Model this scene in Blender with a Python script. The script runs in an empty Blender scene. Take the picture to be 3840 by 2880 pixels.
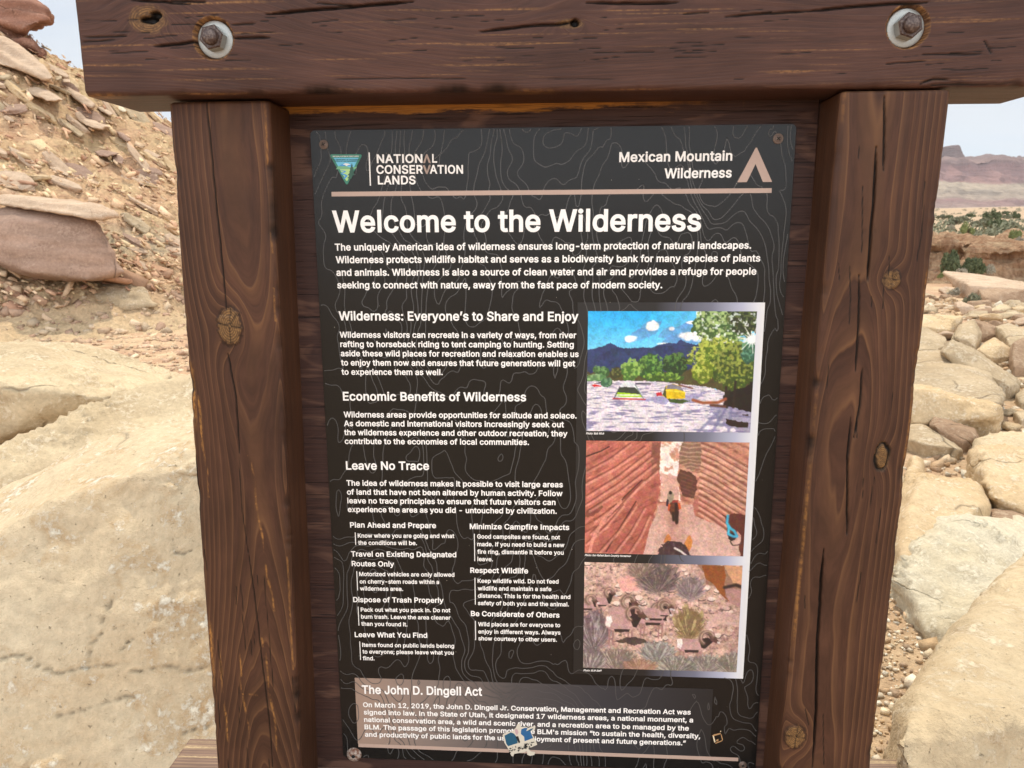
import bpy, bmesh, math, random
import numpy as np
from mathutils import Matrix, Vector
from mathutils.bvhtree import BVHTree
from mathutils.geometry import delaunay_2d_cdt

S = bpy.context.scene
COL = S.collection
rad = math.radians

# ------------------------------------------------------------------ camera
Z0 = 1.42                      # height of the panel's top edge above the ground
FPX = 2880.48                  # focal length in pixels of a 3840 px wide picture
YAW, PITCH, ROLL = 0.063782, -0.194413, 0.004926
CAM = np.array([0.017002, -1.009356, -0.129709 + Z0])
def _rot(y, p, r):
    cy, sy, cp, sp, cr, sr = math.cos(y), math.sin(y), math.cos(p), math.sin(p), math.cos(r), math.sin(r)
    return (np.array([[cy, -sy, 0], [sy, cy, 0], [0, 0, 1]]) @ np.array([[1, 0, 0], [0, cp, -sp], [0, sp, cp]])
            @ np.array([[cr, 0, sr], [0, 1, 0], [-sr, 0, cr]]))
CR = _rot(YAW, PITCH, ROLL)
cd = bpy.data.cameras.new('camera')
cam = bpy.data.objects.new('camera', cd); COL.objects.link(cam)
cam.matrix_world = Matrix(((CR[0, 0], CR[0, 2], -CR[0, 1], CAM[0]), (CR[1, 0], CR[1, 2], -CR[1, 1], CAM[1]),
                           (CR[2, 0], CR[2, 2], -CR[2, 1], CAM[2]), (0, 0, 0, 1)))
cd.sensor_fit = 'HORIZONTAL'; cd.sensor_width = 36.0; cd.lens = FPX / 3840 * 36.0
cd.clip_start = 0.05; cd.clip_end = 20000
cd.dof.use_dof = True; cd.dof.focus_distance = 1.05; cd.dof.aperture_fstop = 20.0
S.camera = cam

# ------------------------------------------------------------------ sky, sun, exposure
SUN_EL, SUN_AZ = rad(62), rad(4)      # azimuth from +Y towards +X
W = bpy.data.worlds.new('World'); S.world = W; W.use_nodes = True
nt = W.node_tree; N = nt.nodes; L = nt.links
bg = N['Background']
sky = N.new('ShaderNodeTexSky'); sky.sky_type = 'NISHITA'; sky.sun_disc = False
sky.sun_elevation = SUN_EL; sky.sun_rotation = SUN_AZ; sky.air_density = 1.0; sky.dust_density = 1.5; sky.altitude = 1500
tc = N.new('ShaderNodeTexCoord'); sp = N.new('ShaderNodeSeparateXYZ'); L.new(tc.outputs['Generated'], sp.inputs[0])
zz = N.new('ShaderNodeMath'); zz.operation = 'MAXIMUM'; L.new(sp.outputs['Z'], zz.inputs[0]); zz.inputs[1].default_value = 0.0
za = N.new('ShaderNodeMath'); za.operation = 'ADD'; L.new(zz.outputs[0], za.inputs[0]); za.inputs[1].default_value = 0.22
dx = N.new('ShaderNodeMath'); dx.operation = 'DIVIDE'; L.new(sp.outputs['X'], dx.inputs[0]); L.new(za.outputs[0], dx.inputs[1])
dy = N.new('ShaderNodeMath'); dy.operation = 'DIVIDE'; L.new(sp.outputs['Y'], dy.inputs[0]); L.new(za.outputs[0], dy.inputs[1])
cb = N.new('ShaderNodeCombineXYZ'); L.new(dx.outputs[0], cb.inputs[0]); L.new(dy.outputs[0], cb.inputs[1])
n1 = N.new('ShaderNodeTexNoise'); n1.inputs['Scale'].default_value = 1.9; n1.inputs['Detail'].default_value = 7; n1.inputs['Roughness'].default_value = .55
mp = N.new('ShaderNodeMapping'); mp.inputs['Scale'].default_value = (0.55, 1.7, 1); mp.inputs['Location'].default_value = (3.1, .6, 0)
L.new(cb.outputs[0], mp.inputs[0]); L.new(mp.outputs[0], n1.inputs['Vector'])
cr = N.new('ShaderNodeValToRGB'); L.new(n1.outputs['Fac'], cr.inputs[0])
cr.color_ramp.elements[0].position = .34; cr.color_ramp.elements[0].color = (.72, .72, .72, 1)
cr.color_ramp.elements[1].position = .60; cr.color_ramp.elements[1].color = (.97, .97, .97, 1)
mx = N.new('ShaderNodeMix'); mx.data_type = 'RGBA'; L.new(cr.outputs[0], mx.inputs['Factor'])
L.new(sky.outputs[0], mx.inputs['A'])
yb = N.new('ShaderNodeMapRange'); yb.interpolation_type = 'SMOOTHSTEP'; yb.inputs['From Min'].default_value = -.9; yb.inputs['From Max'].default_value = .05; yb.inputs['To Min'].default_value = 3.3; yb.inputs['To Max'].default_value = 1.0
L.new(sp.outputs['Y'], yb.inputs['Value'])      # extra sky brightness added behind the camera, unseen, to light the shaded sign
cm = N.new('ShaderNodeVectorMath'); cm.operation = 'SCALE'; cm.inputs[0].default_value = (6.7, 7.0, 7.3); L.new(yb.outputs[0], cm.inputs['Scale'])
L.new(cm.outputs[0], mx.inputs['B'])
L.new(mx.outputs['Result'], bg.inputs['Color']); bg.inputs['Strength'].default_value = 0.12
sl = bpy.data.lights.new('sun', 'SUN'); sl.energy = 3.6; sl.angle = rad(0.6); sl.color = (1.0, .91, .76)
so = bpy.data.objects.new('sun', sl); COL.objects.link(so)
sd = Vector((math.sin(SUN_AZ) * math.cos(SUN_EL), math.cos(SUN_AZ) * math.cos(SUN_EL), math.sin(SUN_EL)))
so.rotation_euler = (-sd).to_track_quat('-Z', 'Y').to_euler(); so.location = (0, 0, 30)
S.view_settings.view_transform = 'Standard'; S.view_settings.look = 'None'
S.view_settings.exposure = 0.10; S.view_settings.gamma = 1.0; S.view_settings.use_curve_mapping = False
S.render.engine = 'CYCLES'
S.cycles.use_denoising = True
S.cycles.max_bounces = 6; S.cycles.diffuse_bounces = 3; S.cycles.glossy_bounces = 2; S.cycles.caustics_reflective = False; S.cycles.caustics_refractive = False

# ------------------------------------------------------------------ helpers
def ray(px, py):
    return CR @ np.array([(px - 1920) / FPX, 1.0, (1440 - py) / FPX])
def P(px, py, d):
    return CAM + ray(px, py) * d
def onY(px, py, y):
    r = ray(px, py); return CAM + r * ((y - CAM[1]) / r[1])
def onZ(px, py, z=0.0):
    r = ray(px, py); return CAM + r * ((z - CAM[2]) / r[2])
def tag(o, label=None, cat=None, group=None, kind=None):
    if label: o['label'] = label
    if cat: o['category'] = cat
    if group: o['group'] = group
    if kind: o['kind'] = kind
    return o
def empty(name, loc=(0, 0, 0)):
    o = bpy.data.objects.new(name, None); COL.objects.link(o); o.location = loc; o.empty_display_size = .05
    return o
def mesh_obj(name, v, f, mats=None, parent=None, smooth=False, mi=None):
    """v in world space; a child keeps its world coordinates (parents sit unrotated)."""
    me = bpy.data.meshes.new(name)
    v = np.asarray(v, dtype=np.float64)
    if parent is not None:
        p = parent; off = np.zeros(3)
        while p is not None: off += np.array(p.location); p = p.parent
        v = v - off
    if isinstance(f, np.ndarray) and f.ndim == 2:
        k = f.shape[1]; n = len(f)
        me.vertices.add(len(v)); me.vertices.foreach_set('co', v.astype(np.float32).ravel())
        me.loops.add(n * k); me.loops.foreach_set('vertex_index', f.astype(np.int32).ravel())
        me.polygons.add(n); me.polygons.foreach_set('loop_start', np.arange(0, n * k, k, dtype=np.int32))
        me.update(calc_edges=True)
    else:
        me.from_pydata([tuple(x) for x in v], [], [tuple(int(i) for i in q) for q in f]); me.update()
    if smooth: me.polygons.foreach_set('use_smooth', np.ones(len(me.polygons), dtype=bool))
    for m in (mats if isinstance(mats, (list, tuple)) else [mats]):
        if m: me.materials.append(m)
    if mi is not None: me.polygons.foreach_set('material_index', np.asarray(mi, dtype=np.int32))
    o = bpy.data.objects.new(name, me); COL.objects.link(o)
    if parent is not None: o.parent = parent
    return o
def attr(o, name, a):
    at = o.data.attributes.new(name, 'FLOAT', 'POINT'); at.data.foreach_set('value', np.asarray(a, dtype=np.float32))
def cattr(o, name, c):
    at = o.data.attributes.new(name, 'FLOAT_COLOR', 'POINT')
    c = np.asarray(c, dtype=np.float32)
    if c.shape[1] == 3: c = np.concatenate([c, np.ones((len(c), 1), np.float32)], 1)
    at.data.foreach_set('color', c.ravel())
def srgb(r, g, b):
    f = lambda c: (c / 255 / 12.92) if c <= 10 else ((c / 255 + .055) / 1.055) ** 2.4
    return (f(r), f(g), f(b))
def lin(a):
    a = np.asarray(a, dtype=np.float64) / 255
    return np.where(a <= .04, a / 12.92, ((a + .055) / 1.055) ** 2.4)
# vectorised value noise
def _h(ix, iy, iz, seed):
    n = (ix * 374761393 + iy * 668265263 + iz * 2147483647 + seed * 144665) & 0xffffffff
    n = ((n ^ (n >> 13)) * 1274126177) & 0xffffffff
    n = ((n ^ (n >> 16)) * 2246822519) & 0xffffffff
    return ((n ^ (n >> 15)) & 0xffff) / 32767.5 - 1.0
def vn(p, seed=0):
    p = np.asarray(p, dtype=np.float64); i = np.floor(p).astype(np.int64); t = p - i; t = t * t * t * (t * (t * 6 - 15) + 10)
    x, y, z = i[:, 0], i[:, 1], i[:, 2]; a, b, c = t[:, 0], t[:, 1], t[:, 2]
    g = lambda dx, dy, dz: _h(x + dx, y + dy, z + dz, seed)
    m = lambda u, v, w: u + (v - u) * w
    return m(m(m(g(0, 0, 0), g(1, 0, 0), a), m(g(0, 1, 0), g(1, 1, 0), a), b),
             m(m(g(0, 0, 1), g(1, 0, 1), a), m(g(0, 1, 1), g(1, 1, 1), a), b), c)
def fbm(p, octv=4, seed=0, gain=.5):
    p = np.asarray(p, dtype=np.float64); s = np.zeros(len(p)); a = 1.0; k = 0.0
    for o in range(octv):
        s += a * vn(p * (2.03 ** o) + o * 17.31, seed + o); k += a; a *= gain
    return s / k
def grid_faces(nu, nv, wrap_u=False):
    u = np.arange(nu if wrap_u else nu - 1); v = np.arange(nv - 1)
    U, V = np.meshgrid(u, v, indexing='ij'); U2 = (U + 1) % nu
    return np.stack([U * nv + V, U2 * nv + V, U2 * nv + V + 1, U * nv + V + 1], -1).reshape(-1, 4)

def triangulate(loops):
    """fill outlines that run anticlockwise (holes clockwise, overlaps allowed); gives clean points and triangles"""
    pts = []; edges = []
    for l in loops:
        b = len(pts); n = len(l); pts += [Vector((p[0], p[1])) for p in l]; edges += [(b + i, b + (i + 1) % n) for i in range(n)]
    vs, _, fs, *_ = delaunay_2d_cdt(pts, edges, [], 0, 1e-7)
    out = []
    for f in fs:
        cx = sum(vs[i].x for i in f) / len(f); cy = sum(vs[i].y for i in f) / len(f); wn = 0
        for l in loops:
            for i in range(len(l)):
                (x0, y0), (x1, y1) = l[i - 1][:2], l[i][:2]
                if (y0 > cy) != (y1 > cy) and cx < (x1 - x0) * (cy - y0) / (y1 - y0) + x0: wn += 1 if y1 > y0 else -1
        if wn != 0: out.append(tuple(f))
    return [(v.x, v.y) for v in vs], out

# node helpers
class NB:
    def __init__(s, name, rough=.8, spec=.5):
        s.m = bpy.data.materials.new(name); s.m.use_nodes = True
        s.t = s.m.node_tree; s.b = s.t.nodes['Principled BSDF']
        s.b.inputs['Roughness'].default_value = rough; s.b.inputs['Specular IOR Level'].default_value = spec
        s.obj = s.n('ShaderNodeTexCoord').outputs['Object']
    def n(s, t): return s.t.nodes.new(t)
    def set(s, inp, v):
        if isinstance(v, bpy.types.NodeSocket): s.t.links.new(v, inp)
        elif v is not None: inp.default_value = v
    def map(s, vec, scale=(1, 1, 1), loc=(0, 0, 0), rot=(0, 0, 0)):
        m = s.n('ShaderNodeMapping'); s.set(m.inputs[0], vec); m.inputs['Scale'].default_value = scale
        m.inputs['Location'].default_value = loc; m.inputs['Rotation'].default_value = rot; return m.outputs[0]
    def noise(s, vec, scale, detail=4, rough=.55, dist=0.0):
        m = s.n('ShaderNodeTexNoise'); s.set(m.inputs['Vector'], vec); m.inputs['Scale'].default_value = scale
        m.inputs['Detail'].default_value = detail; m.inputs['Roughness'].default_value = rough; m.inputs['Distortion'].default_value = dist
        return m.outputs['Fac']
    def voro(s, vec, scale, feat='F1', out='Distance'):
        m = s.n('ShaderNodeTexVoronoi'); m.feature = feat; s.set(m.inputs['Vector'], vec); m.inputs['Scale'].default_value = scale
        return m.outputs[out]
    def ramp(s, fac, *st):
        m = s.n('ShaderNodeValToRGB'); s.set(m.inputs[0], fac); e = m.color_ramp.elements
        while len(e) < len(st): e.new(.5)
        for i, (p, c) in enumerate(st):
            e[i].position = p; e[i].color = (c, c, c, 1) if isinstance(c, (int, float)) else (*c, 1)
        return m.outputs[0]
    def mix(s, f, a, b, mode='MIX'):
        m = s.n('ShaderNodeMix'); m.data_type = 'RGBA'; m.blend_type = mode
        s.set(m.inputs['Factor'], f)
        for k, v in (('A', a), ('B', b)):
            if isinstance(v, (tuple, list)): v = (*v[:3], 1)
            s.set(m.inputs[k], v)
        return m.outputs['Result']
    def math(s, op, a, b=None, c=None, clamp=False):
        m = s.n('ShaderNodeMath'); m.operation = op; m.use_clamp = clamp
        s.set(m.inputs[0], a)
        if b is not None: s.set(m.inputs[1], b)
        if c is not None: s.set(m.inputs[2], c)
        return m.outputs[0]
    def attr(s, name, out='Fac'):
        m = s.n('ShaderNodeAttribute'); m.attribute_name = name; return m.outputs[out]
    def xyz(s, vec):
        m = s.n('ShaderNodeSeparateXYZ'); s.set(m.inputs[0], vec); return m.outputs
    def comb(s, x, y, z):
        m = s.n('ShaderNodeCombineXYZ')
        for i, v in enumerate((x, y, z)): s.set(m.inputs[i], v)
        return m.outputs[0]
    def bump(s, h, strength=.5, dist=.01, prev=None):
        m = s.n('ShaderNodeBump'); s.set(m.inputs['Height'], h); m.inputs['Strength'].default_value = strength
        m.inputs['Distance'].default_value = dist
        if prev is not None: s.set(m.inputs['Normal'], prev)
        return m.outputs[0]
    def done(s, col, normal=None, rough=None, metal=None):
        if isinstance(col, (tuple, list)): col = (*col[:3], 1)
        s.set(s.b.inputs['Base Color'], col)
        if normal is not None: s.set(s.b.inputs['Normal'], normal)
        if rough is not None: s.set(s.b.inputs['Roughness'], rough)
        if metal is not None: s.set(s.b.inputs['Metallic'], metal)
        return s.m
# ------------------------------------------------------------------ stained timber
def timber_mat(name, dark, mid, line, worn, linefac=.55, fine=1.0, ring=1.0):
    k = NB(name, .55, .22)
    g = k.attr('grain'); l = k.attr('along'); crk = k.attr('crack'); wear = k.attr('wear'); kn = k.attr('knot'); ks = k.attr('knot_ring')
    v = k.comb(k.math('MULTIPLY', g, 420 * fine), k.math('MULTIPLY', l, 7), 0.0)
    f1 = k.noise(v, 1.0, 5, .6)
    v2 = k.comb(k.math('MULTIPLY', g, 95 * fine), k.math('MULTIPLY', l, 1.3), 3.0)
    f2 = k.noise(v2, 1.0, 3, .5)
    base = k.mix(k.ramp(f1, (.3, 0.0), (.72, 1.0)), dark, mid)
    base = k.mix(k.ramp(f2, (.35, 0.0), (.7, .6)), base, tuple(c * 1.45 for c in mid))
    fib = k.noise(k.comb(k.math('MULTIPLY', g, 1700), k.math('MULTIPLY', l, 26), 7.0), 1.0, 3, .6)
    base = k.mix(.55, base, k.ramp(fib, (.3, .62), (.7, 1.42)), 'MULTIPLY')
    # late-wood lines: narrow worn streaks following the rings
    fr = k.math('FRACT', k.math('ADD', k.math('MULTIPLY', g, 300 * ring), k.math('MULTIPLY', f2, .55)))
    ln = k.ramp(fr, (.0, 0.0), (.07, 1.0), (.17, .42), (.40, .22), (.58, 0.0))
    brk = k.ramp(k.noise(k.comb(k.math('MULTIPLY', g, 130), k.math('MULTIPLY', l, 3.5), 9.0), 1.0, 4, .6), (.28, 0.0), (.54, 1.0))
    lf = k.math('MULTIPLY', k.math('MULTIPLY', ln, brk), linefac)
    base = k.mix(lf, base, line)
    # speckled bare wood where the stain is gone
    sp = k.ramp(k.noise(k.comb(k.math('MULTIPLY', g, 900), k.math('MULTIPLY', l, 120), 2.0), 1.0, 2, .6), (.42, 0.0), (.58, 1.0))
    base = k.mix(k.math('MULTIPLY', wear, k.math('ADD', k.math('MULTIPLY', sp, .75), .25), clamp=True), base, worn)
    # knots
    kr = k.ramp(k.math('FRACT', k.math('MULTIPLY', ks, 7.0)), (0.0, 0.0), (.5, 1.0), (1.0, .15))
    kc = k.mix(kr, (.085, .042, .016), (.30, .165, .06))
    kc = k.mix(k.ramp(k.noise(k.obj, 260, 4, .7), (.35, 0.0), (.62, .8)), kc, (.06, .03, .014))
    base = k.mix(k.math('MINIMUM', kn, 1.0), base, kc)
    blot = k.ramp(k.noise(k.obj, 9, 3, .5), (.3, .80), (.7, 1.18))
    base = k.mix(1.0, base, blot, 'MULTIPLY')
    ck = k.ramp(k.noise(k.comb(k.math('MULTIPLY', g, 260), k.math('MULTIPLY', l, 9), 5.0), 1.0, 3, .6), (.68, 0.0), (.74, 1.0))
    base = k.mix(k.math('MULTIPLY', ck, .6), base, (.008, .004, .003))
    base = k.mix(crk, base, (.004, .0025, .002))
    h = k.math('ADD', k.math('MULTIPLY', f1, .6), k.math('MULTIPLY', ln, .45))
    h = k.math('SUBTRACT', h, k.math('MULTIPLY', ck, .8))
    return k.done(base, k.bump(h, .45, .0012), k.ramp(f1, (.2, .44), (.8, .66)))

def seg_dist(p, pts):
    """distance to a polyline and the fraction run along it"""
    d = np.full(len(p), 1e9); tt = np.zeros(len(p)); n = len(pts) - 1
    for i in range(n):
        a = np.array(pts[i]); b = np.array(pts[i + 1]); ab = b - a
        t = np.clip(((p - a) @ ab) / (ab @ ab + 1e-12), 0, 1)
        q = np.linalg.norm(p - (a + t[:, None] * ab), axis=1)
        m = q < d; d[m] = q[m]; tt[m] = (i + t[m]) / n
    return d, tt

def timber(name, parent, mat, o, dl, da, dn, length, w, depth, pith, cracks=(), knots=(), holes=(), wear_fn=None,
           step=.0012, stepl=.0017, r=.005, seed=1, end_bevel=.002, pith_wander=.02, back=True):
    """a sawn timber: o = middle of the front face at l=0; l runs along dl, a along da, n outwards along dn"""
    o, dl, da, dn = (np.asarray(x, dtype=float) for x in (o, dl, da, dn))
    side = lambda s: [(s * w / 2, -q) for q in np.arange(r, depth - .001, .0035)]
    arc = lambda s: [(s * (w / 2 - r + r * math.sin(t)), -r + r * math.cos(t)) for t in np.linspace(0, math.pi / 2, 6)[1:-1]]
    front = [(a, 0.0) for a in np.arange(-w / 2 + r, w / 2 - r + step * .5, step)]
    prof = side(-1)[::-1] + arc(-1)[::-1] + front + arc(1) + side(1)
    prof += [(w / 2 - .004, -depth), (-w / 2 + .004, -depth)]
    prof = np.array(prof); npf = len(prof)
    ls = np.concatenate([[0, .0006], np.arange(.002, length - .002, stepl), [length - .0006, length]]); nl = len(ls)
    A = np.repeat(prof[:, 0], nl); Nn = np.repeat(prof[:, 1], nl); Lw = np.tile(ls, npf)
    # soft, slightly uneven arrises and ends
    inset = np.where((Lw < .001) | (Lw > length - .001), end_bevel, 0.0)
    A0 = A.copy(); N0 = Nn.copy()
    A = A * (1 - 2 * inset / w); Nn = Nn - inset * (Nn > -depth / 2)
    wv = fbm(np.stack([A0 * 22, N0 * 22, Lw * 6 + seed], 1), 3, seed)
    wf = fbm(np.stack([A0 * 160, N0 * 160, Lw * 30 + seed], 1), 3, seed + 3)
    edge = np.exp(-np.square((w / 2 - np.abs(A0)) / .009)) * np.exp(-np.square(N0 / .012))
    chip = np.clip(fbm(np.stack([np.sign(A0) * 9, A0 * 0, Lw * 26 + seed * 3], 1), 4, seed + 5) - .10, 0, 1) * edge
    # rings
    pa = pith[0] + pith_wander * fbm(np.stack([Lw * 1.6, Lw * 0, Lw * 0 + seed], 1), 2, seed + 8)
    pn = pith[1] + pith_wander * .7 * fbm(np.stack([Lw * 1.9, Lw * 0 + 7, Lw * 0 + seed], 1), 2, seed + 9)
    g = np.sqrt((A0 - pa) ** 2 + (N0 - pn) ** 2) + .0013 * wv + .0016 * fbm(np.stack([A0 * 40, N0 * 40, Lw * 3 + seed], 1), 3, seed + 2)
    fm = N0 > -.012
    q = np.stack([A0, Lw], 1)
    crack = np.zeros(len(A)); knot = np.zeros(len(A)); kring = np.zeros(len(A)); wear = np.zeros(len(A)); push = np.zeros(len(A))
    for kn in knots:
        ka, kl, ra, rl, kind = kn
        e = np.sqrt(((A0 - ka) / ra) ** 2 + ((Lw - kl) / rl) ** 2)
        g += (ra * .62) * np.exp(-np.square(e / 1.7)) * np.where(N0 > -.05, 1, .3)
        jag = e + .20 * fbm(np.stack([A0 * 300, Lw * 300, A0 * 0 + kl], 1), 3, 5)
        if kind == 'disc':
            knot = np.maximum(knot, np.clip((1.0 - jag) * 7, 0, 1) * fm)
            crack = np.maximum(crack, np.clip(1 - np.abs(jag - 1.04) * 8, 0, 1) * .65 * fm)
            an = np.arctan2((Lw - kl) / rl, (A0 - ka) / ra)
            for an0 in (0.1, 1.55, 3.3, 4.9, 5.5):
                dd = np.abs((an - an0 + math.pi) % (2 * math.pi) - math.pi) * e
                crack = np.maximum(crack, np.clip(1 - dd / .075, 0, 1) * (e < .95) * (e > .08) * fm)
            push -= .0012 * np.clip((1.1 - jag) * 4, 0, 1) * fm
        elif kind == 'slit':
            knot = np.maximum(knot, np.clip((1.25 - jag) * 5, 0, 1) * fm)
            crack = np.maximum(crack, np.clip(1.3 - np.abs(jag - 1.0) * 5.5 * (1 + .5 * np.sin(np.arctan2(Lw - kl, A0 - ka) * 2)), 0, 1) * fm)
            push += .003 * np.clip(1.0 - np.abs(jag - 1.0) * 5, 0, 1) * fm
        elif kind == 'halo':
            knot = np.maximum(knot, np.clip((1.0 - jag) * 2.5, 0, .75) * fm)
        elif kind == 'hole':
            crack = np.maximum(crack, np.clip((1.0 - jag) * 6, 0, 1) * fm)
            push += .007 * np.clip((1.0 - jag) * 3, 0, 1) * fm
        kring = np.where(e < 1.4, e, kring)
    for pts, cw, cdp in cracks:
        bb = np.array(pts); lo = bb.min(0) - .008; hi = bb.max(0) + .008
        m = fm & np.all((q > lo) & (q < hi), axis=1)
        if not m.any(): continue
        qq = q[m].copy(); qq[:, 0] += .0006 * fbm(np.stack([qq[:, 1] * 60, qq[:, 1] * 0, qq[:, 1] * 0 + cw * 999], 1), 3, 11)
        d, t = seg_dist(qq, pts)
        wd = cw * np.clip(np.minimum(t, 1 - t) * 5 + .25, 0, 1)
        crack[m] = np.maximum(crack[m], np.clip(1.35 - d / wd, 0, 1)); push[m] = np.maximum(push[m], cdp * np.clip(1.2 - d / wd, 0, 1))
    for ha, hl, R, dp in holes:
        d = np.sqrt((A0 - ha) ** 2 + (Lw - hl) ** 2) + .0004 * wf
        push = np.where((d < R) & fm, dp, push)
        wear = np.maximum(wear, .75 * np.clip(1 - np.abs(d - R) / .0022, 0, 1) * fm)
    if wear_fn is not None: wear = np.maximum(wear, wear_fn(A0, N0, Lw))
    Nn = Nn - push * fm + .00045 * wv + .0002 * wf
    A = A - np.sign(A0) * chip * .0035; Nn = Nn - chip * .004
    crack = np.maximum(crack, np.clip(chip * 2.2 - .25, 0, .8))
    v = o + np.outer(Lw, dl) + np.outer(A, da) + np.outer(Nn, dn)
    f = grid_faces(npf, nl, wrap_u=True)
    ob = mesh_obj(name, v, f, mat, parent, smooth=True)
    # end caps
    me = ob.data
    bmx = bmesh.new(); bmx.from_mesh(me); bmx.verts.ensure_lookup_table()
    for e, flip in ((0, False), (nl - 1, True)):
        vs = [bmx.verts[i * nl + e] for i in range(npf)]
        try: bmx.faces.new(vs if flip else vs[::-1])
        except ValueError: pass
    bmx.normal_update(); bmesh.ops.recalc_face_normals(bmx, faces=bmx.faces); bmx.to_mesh(me); bmx.free()
    attr(ob, 'grain', g); attr(ob, 'along', Lw); attr(ob, 'crack', crack); attr(ob, 'wear', wear); attr(ob, 'knot', knot); attr(ob, 'knot_ring', kring)
    return ob

M_POST = timber_mat('stained post timber', (.034, .0135, .0075), (.064, .0275, .0150), (.150, .070, .031), (.44, .20, .05), .78, 1.0, 1.0)
M_BEAM = timber_mat('stained beam timber', (.040, .0165, .0115), (.066, .0300, .0215), (.125, .062, .040), (.42, .21, .07), .38, 1.5, 1.6)
M_RAIL = timber_mat('sun worn rail timber', (.115, .070, .052), (.17, .105, .08), (.40, .27, .15), (.62, .46, .25), .9, .8, .8)

sign = empty('information_sign', (0, .03, 0))
tag(sign, 'large brown timber trailhead sign holding a dark printed welcome board', 'sign')

ZB = .030 + Z0                                 # underside of the beam
# --- posts
def post_al(px, py, xc, zt, shear):
    p = onY(px, py, -.065); l = zt - p[2]; return (p[0] - xc - shear * l, l)
rng = random.Random(4)
zt = Z0 + .0265
XL, SL = -.394, -.0150; XR, SR = .3945, -.0185
pl = lambda *q: [post_al(x, y, XL, zt, SL) for x, y in q]
pr = lambda *q: [post_al(x, y, XR, zt, SR) for x, y in q]
def rand_checks(n, w, L0, L1, seed, lmin=.01, lmax=.05, alo=-1, ahi=1):
    r = random.Random(seed); out = []
    for _ in range(n):
        a = r.uniform(alo, ahi) * w * .47; l = r.uniform(L0, L1); q = r.uniform(lmin, lmax); s = r.uniform(-.03, .03)
        out.append(([(a, l), (a + s * q + r.uniform(-.0006, .0006), l + q * .5), (a + 2 * s * q, l + q)], r.uniform(.0004, .0008), .0006))
    return out
ck_l = [(pl((773, 374), (790, 542), (811, 772), (835, 1000), (848, 1160)), .0011, .003),
        (pl((852, 1318), (868, 1400), (886, 1500), (897, 1700)), .0011, .003),
        (pl((897, 1700), (906, 1900), (935, 2100)), .0006, .001), (pl((925, 2030), (958, 2260), (985, 2500), (1010, 2700), (1022, 2880)), .0009, .002),
        (pl((985, 2100), (1010, 2400), (1030, 2640)), .0005, .001), (pl((714, 1600), (738, 1760), (748, 1960)), .0010, .002)]
ck_l += rand_checks(26, .124, .55, 1.0, 5, .02, .10)
def wear_l(a, n, l):
    e = np.clip(1 - np.abs(a - .0565) / .0016, 0, 1) * (fbm(np.stack([l * 9, l * 0, l * 0], 1), 4, 3) > .02) * .55
    e2 = np.clip(1 - np.abs(a + .057) / .004, 0, 1) * np.clip(fbm(np.stack([l * 11, l * 0 + 4, l * 0], 1), 4, 4) * 2.2 - .25, 0, 1) * (l > .1)
    s = np.zeros_like(a)
    for a0, a1, l0, l1 in ((.012, .034, .44, .66), (-.052, -.045, .36, .5), (-.048, -.040, .70, .95), (.016, .030, .70, .88), (-.02, -.012, .72, .86)):
        t = (l - l0) / (l1 - l0); c = a0 + (a1 - a0) * t + .0012 * np.sin(l * 70)
        s = np.maximum(s, np.clip(1 - np.abs(a - c) / .0022, 0, 1) * ((t > 0) & (t < 1)) * np.clip(fbm(np.stack([l * 40, a * 300, l * 0], 1), 3, 7) * 2.5 + .05, 0, .8))
    cut = np.clip(1 - np.abs(l - .788 - .03 * (a + .01)) / .0011, 0, 1) * ((a > -.022) & (a < .010)) * (fbm(np.stack([a * 300, l * 0, l * 0], 1), 2, 2) > -.1)
    return np.maximum(np.maximum(e, e2), np.maximum(s, cut)) * (n > -.02)
ka, kl = post_al(862, 1222, XL, zt, SL)
timber('post', sign, M_POST, (XL, -.065, zt), (SL, 0, -1), (1, 0, 0), (0, -1, 0), 1.52, .124, .125, (.000, -.10), ck_l,
       [(ka, kl, .0155, .0245, 'disc')], (), wear_l, seed=3, pith_wander=.034)
ck_r = [(pr((3318, 362), (3317, 500), (3314, 640)), .0013, .004), (pr((3287, 549), (3282, 660), (3277, 760), (3266, 880), (3259, 980), (3252, 1062)), .0017, .005),
        (pr((3222, 1030), (3222, 1171), (3216, 1290), (3208, 1394)), .0013, .003), (pr((3235, 1373), (3226, 1520), (3202, 1641)), .0013, .003),
        (pr((3193, 1563), (3178, 1713), (3178, 1860), (3176, 2010)), .0013, .004), (pr((3089, 2054), (3078, 2220), (3066, 2402), (3060, 2668), (3048, 2880)), .0019, .005),
        (pr((3187, 1000), (3189, 1140)), .0007, .001), (pr((3268, 1110), (3270, 1160)), .0006, .001), (pr((3145, 985), (3148, 1060)), .0005, .001),
        (pr((3018, 2650), (3033, 2720)), .0007, .001), (pr((3087, 2660), (3089, 2880)), .0006, .001), (pr((3235, 700), (3232, 960)), .0006, .001)]
ck_r += rand_checks(18, .122, .05, .95, 9, .015, .06)
def wear_r(a, n, l):
    e = np.clip(1 - np.abs(a - .058) / .0022, 0, 1) * np.clip(fbm(np.stack([l * 12, l * 0, l * 0 + 2], 1), 4, 13) * 2 - .2, 0, .5)
    e2 = np.clip(1 - np.abs(a + .0565) / .003, 0, 1) * np.clip(fbm(np.stack([l * 5, l * 0, l * 0 + 8], 1), 3, 14) * 1.8 - .1, 0, .55)
    return np.maximum(e, e2) * (n > -.03)
k1 = post_al(3343, 1047, XR, zt, SR); k2 = post_al(3307, 1712, XR, zt, SR); k3 = post_al(2982, 2762, XR, zt, SR)
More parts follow.
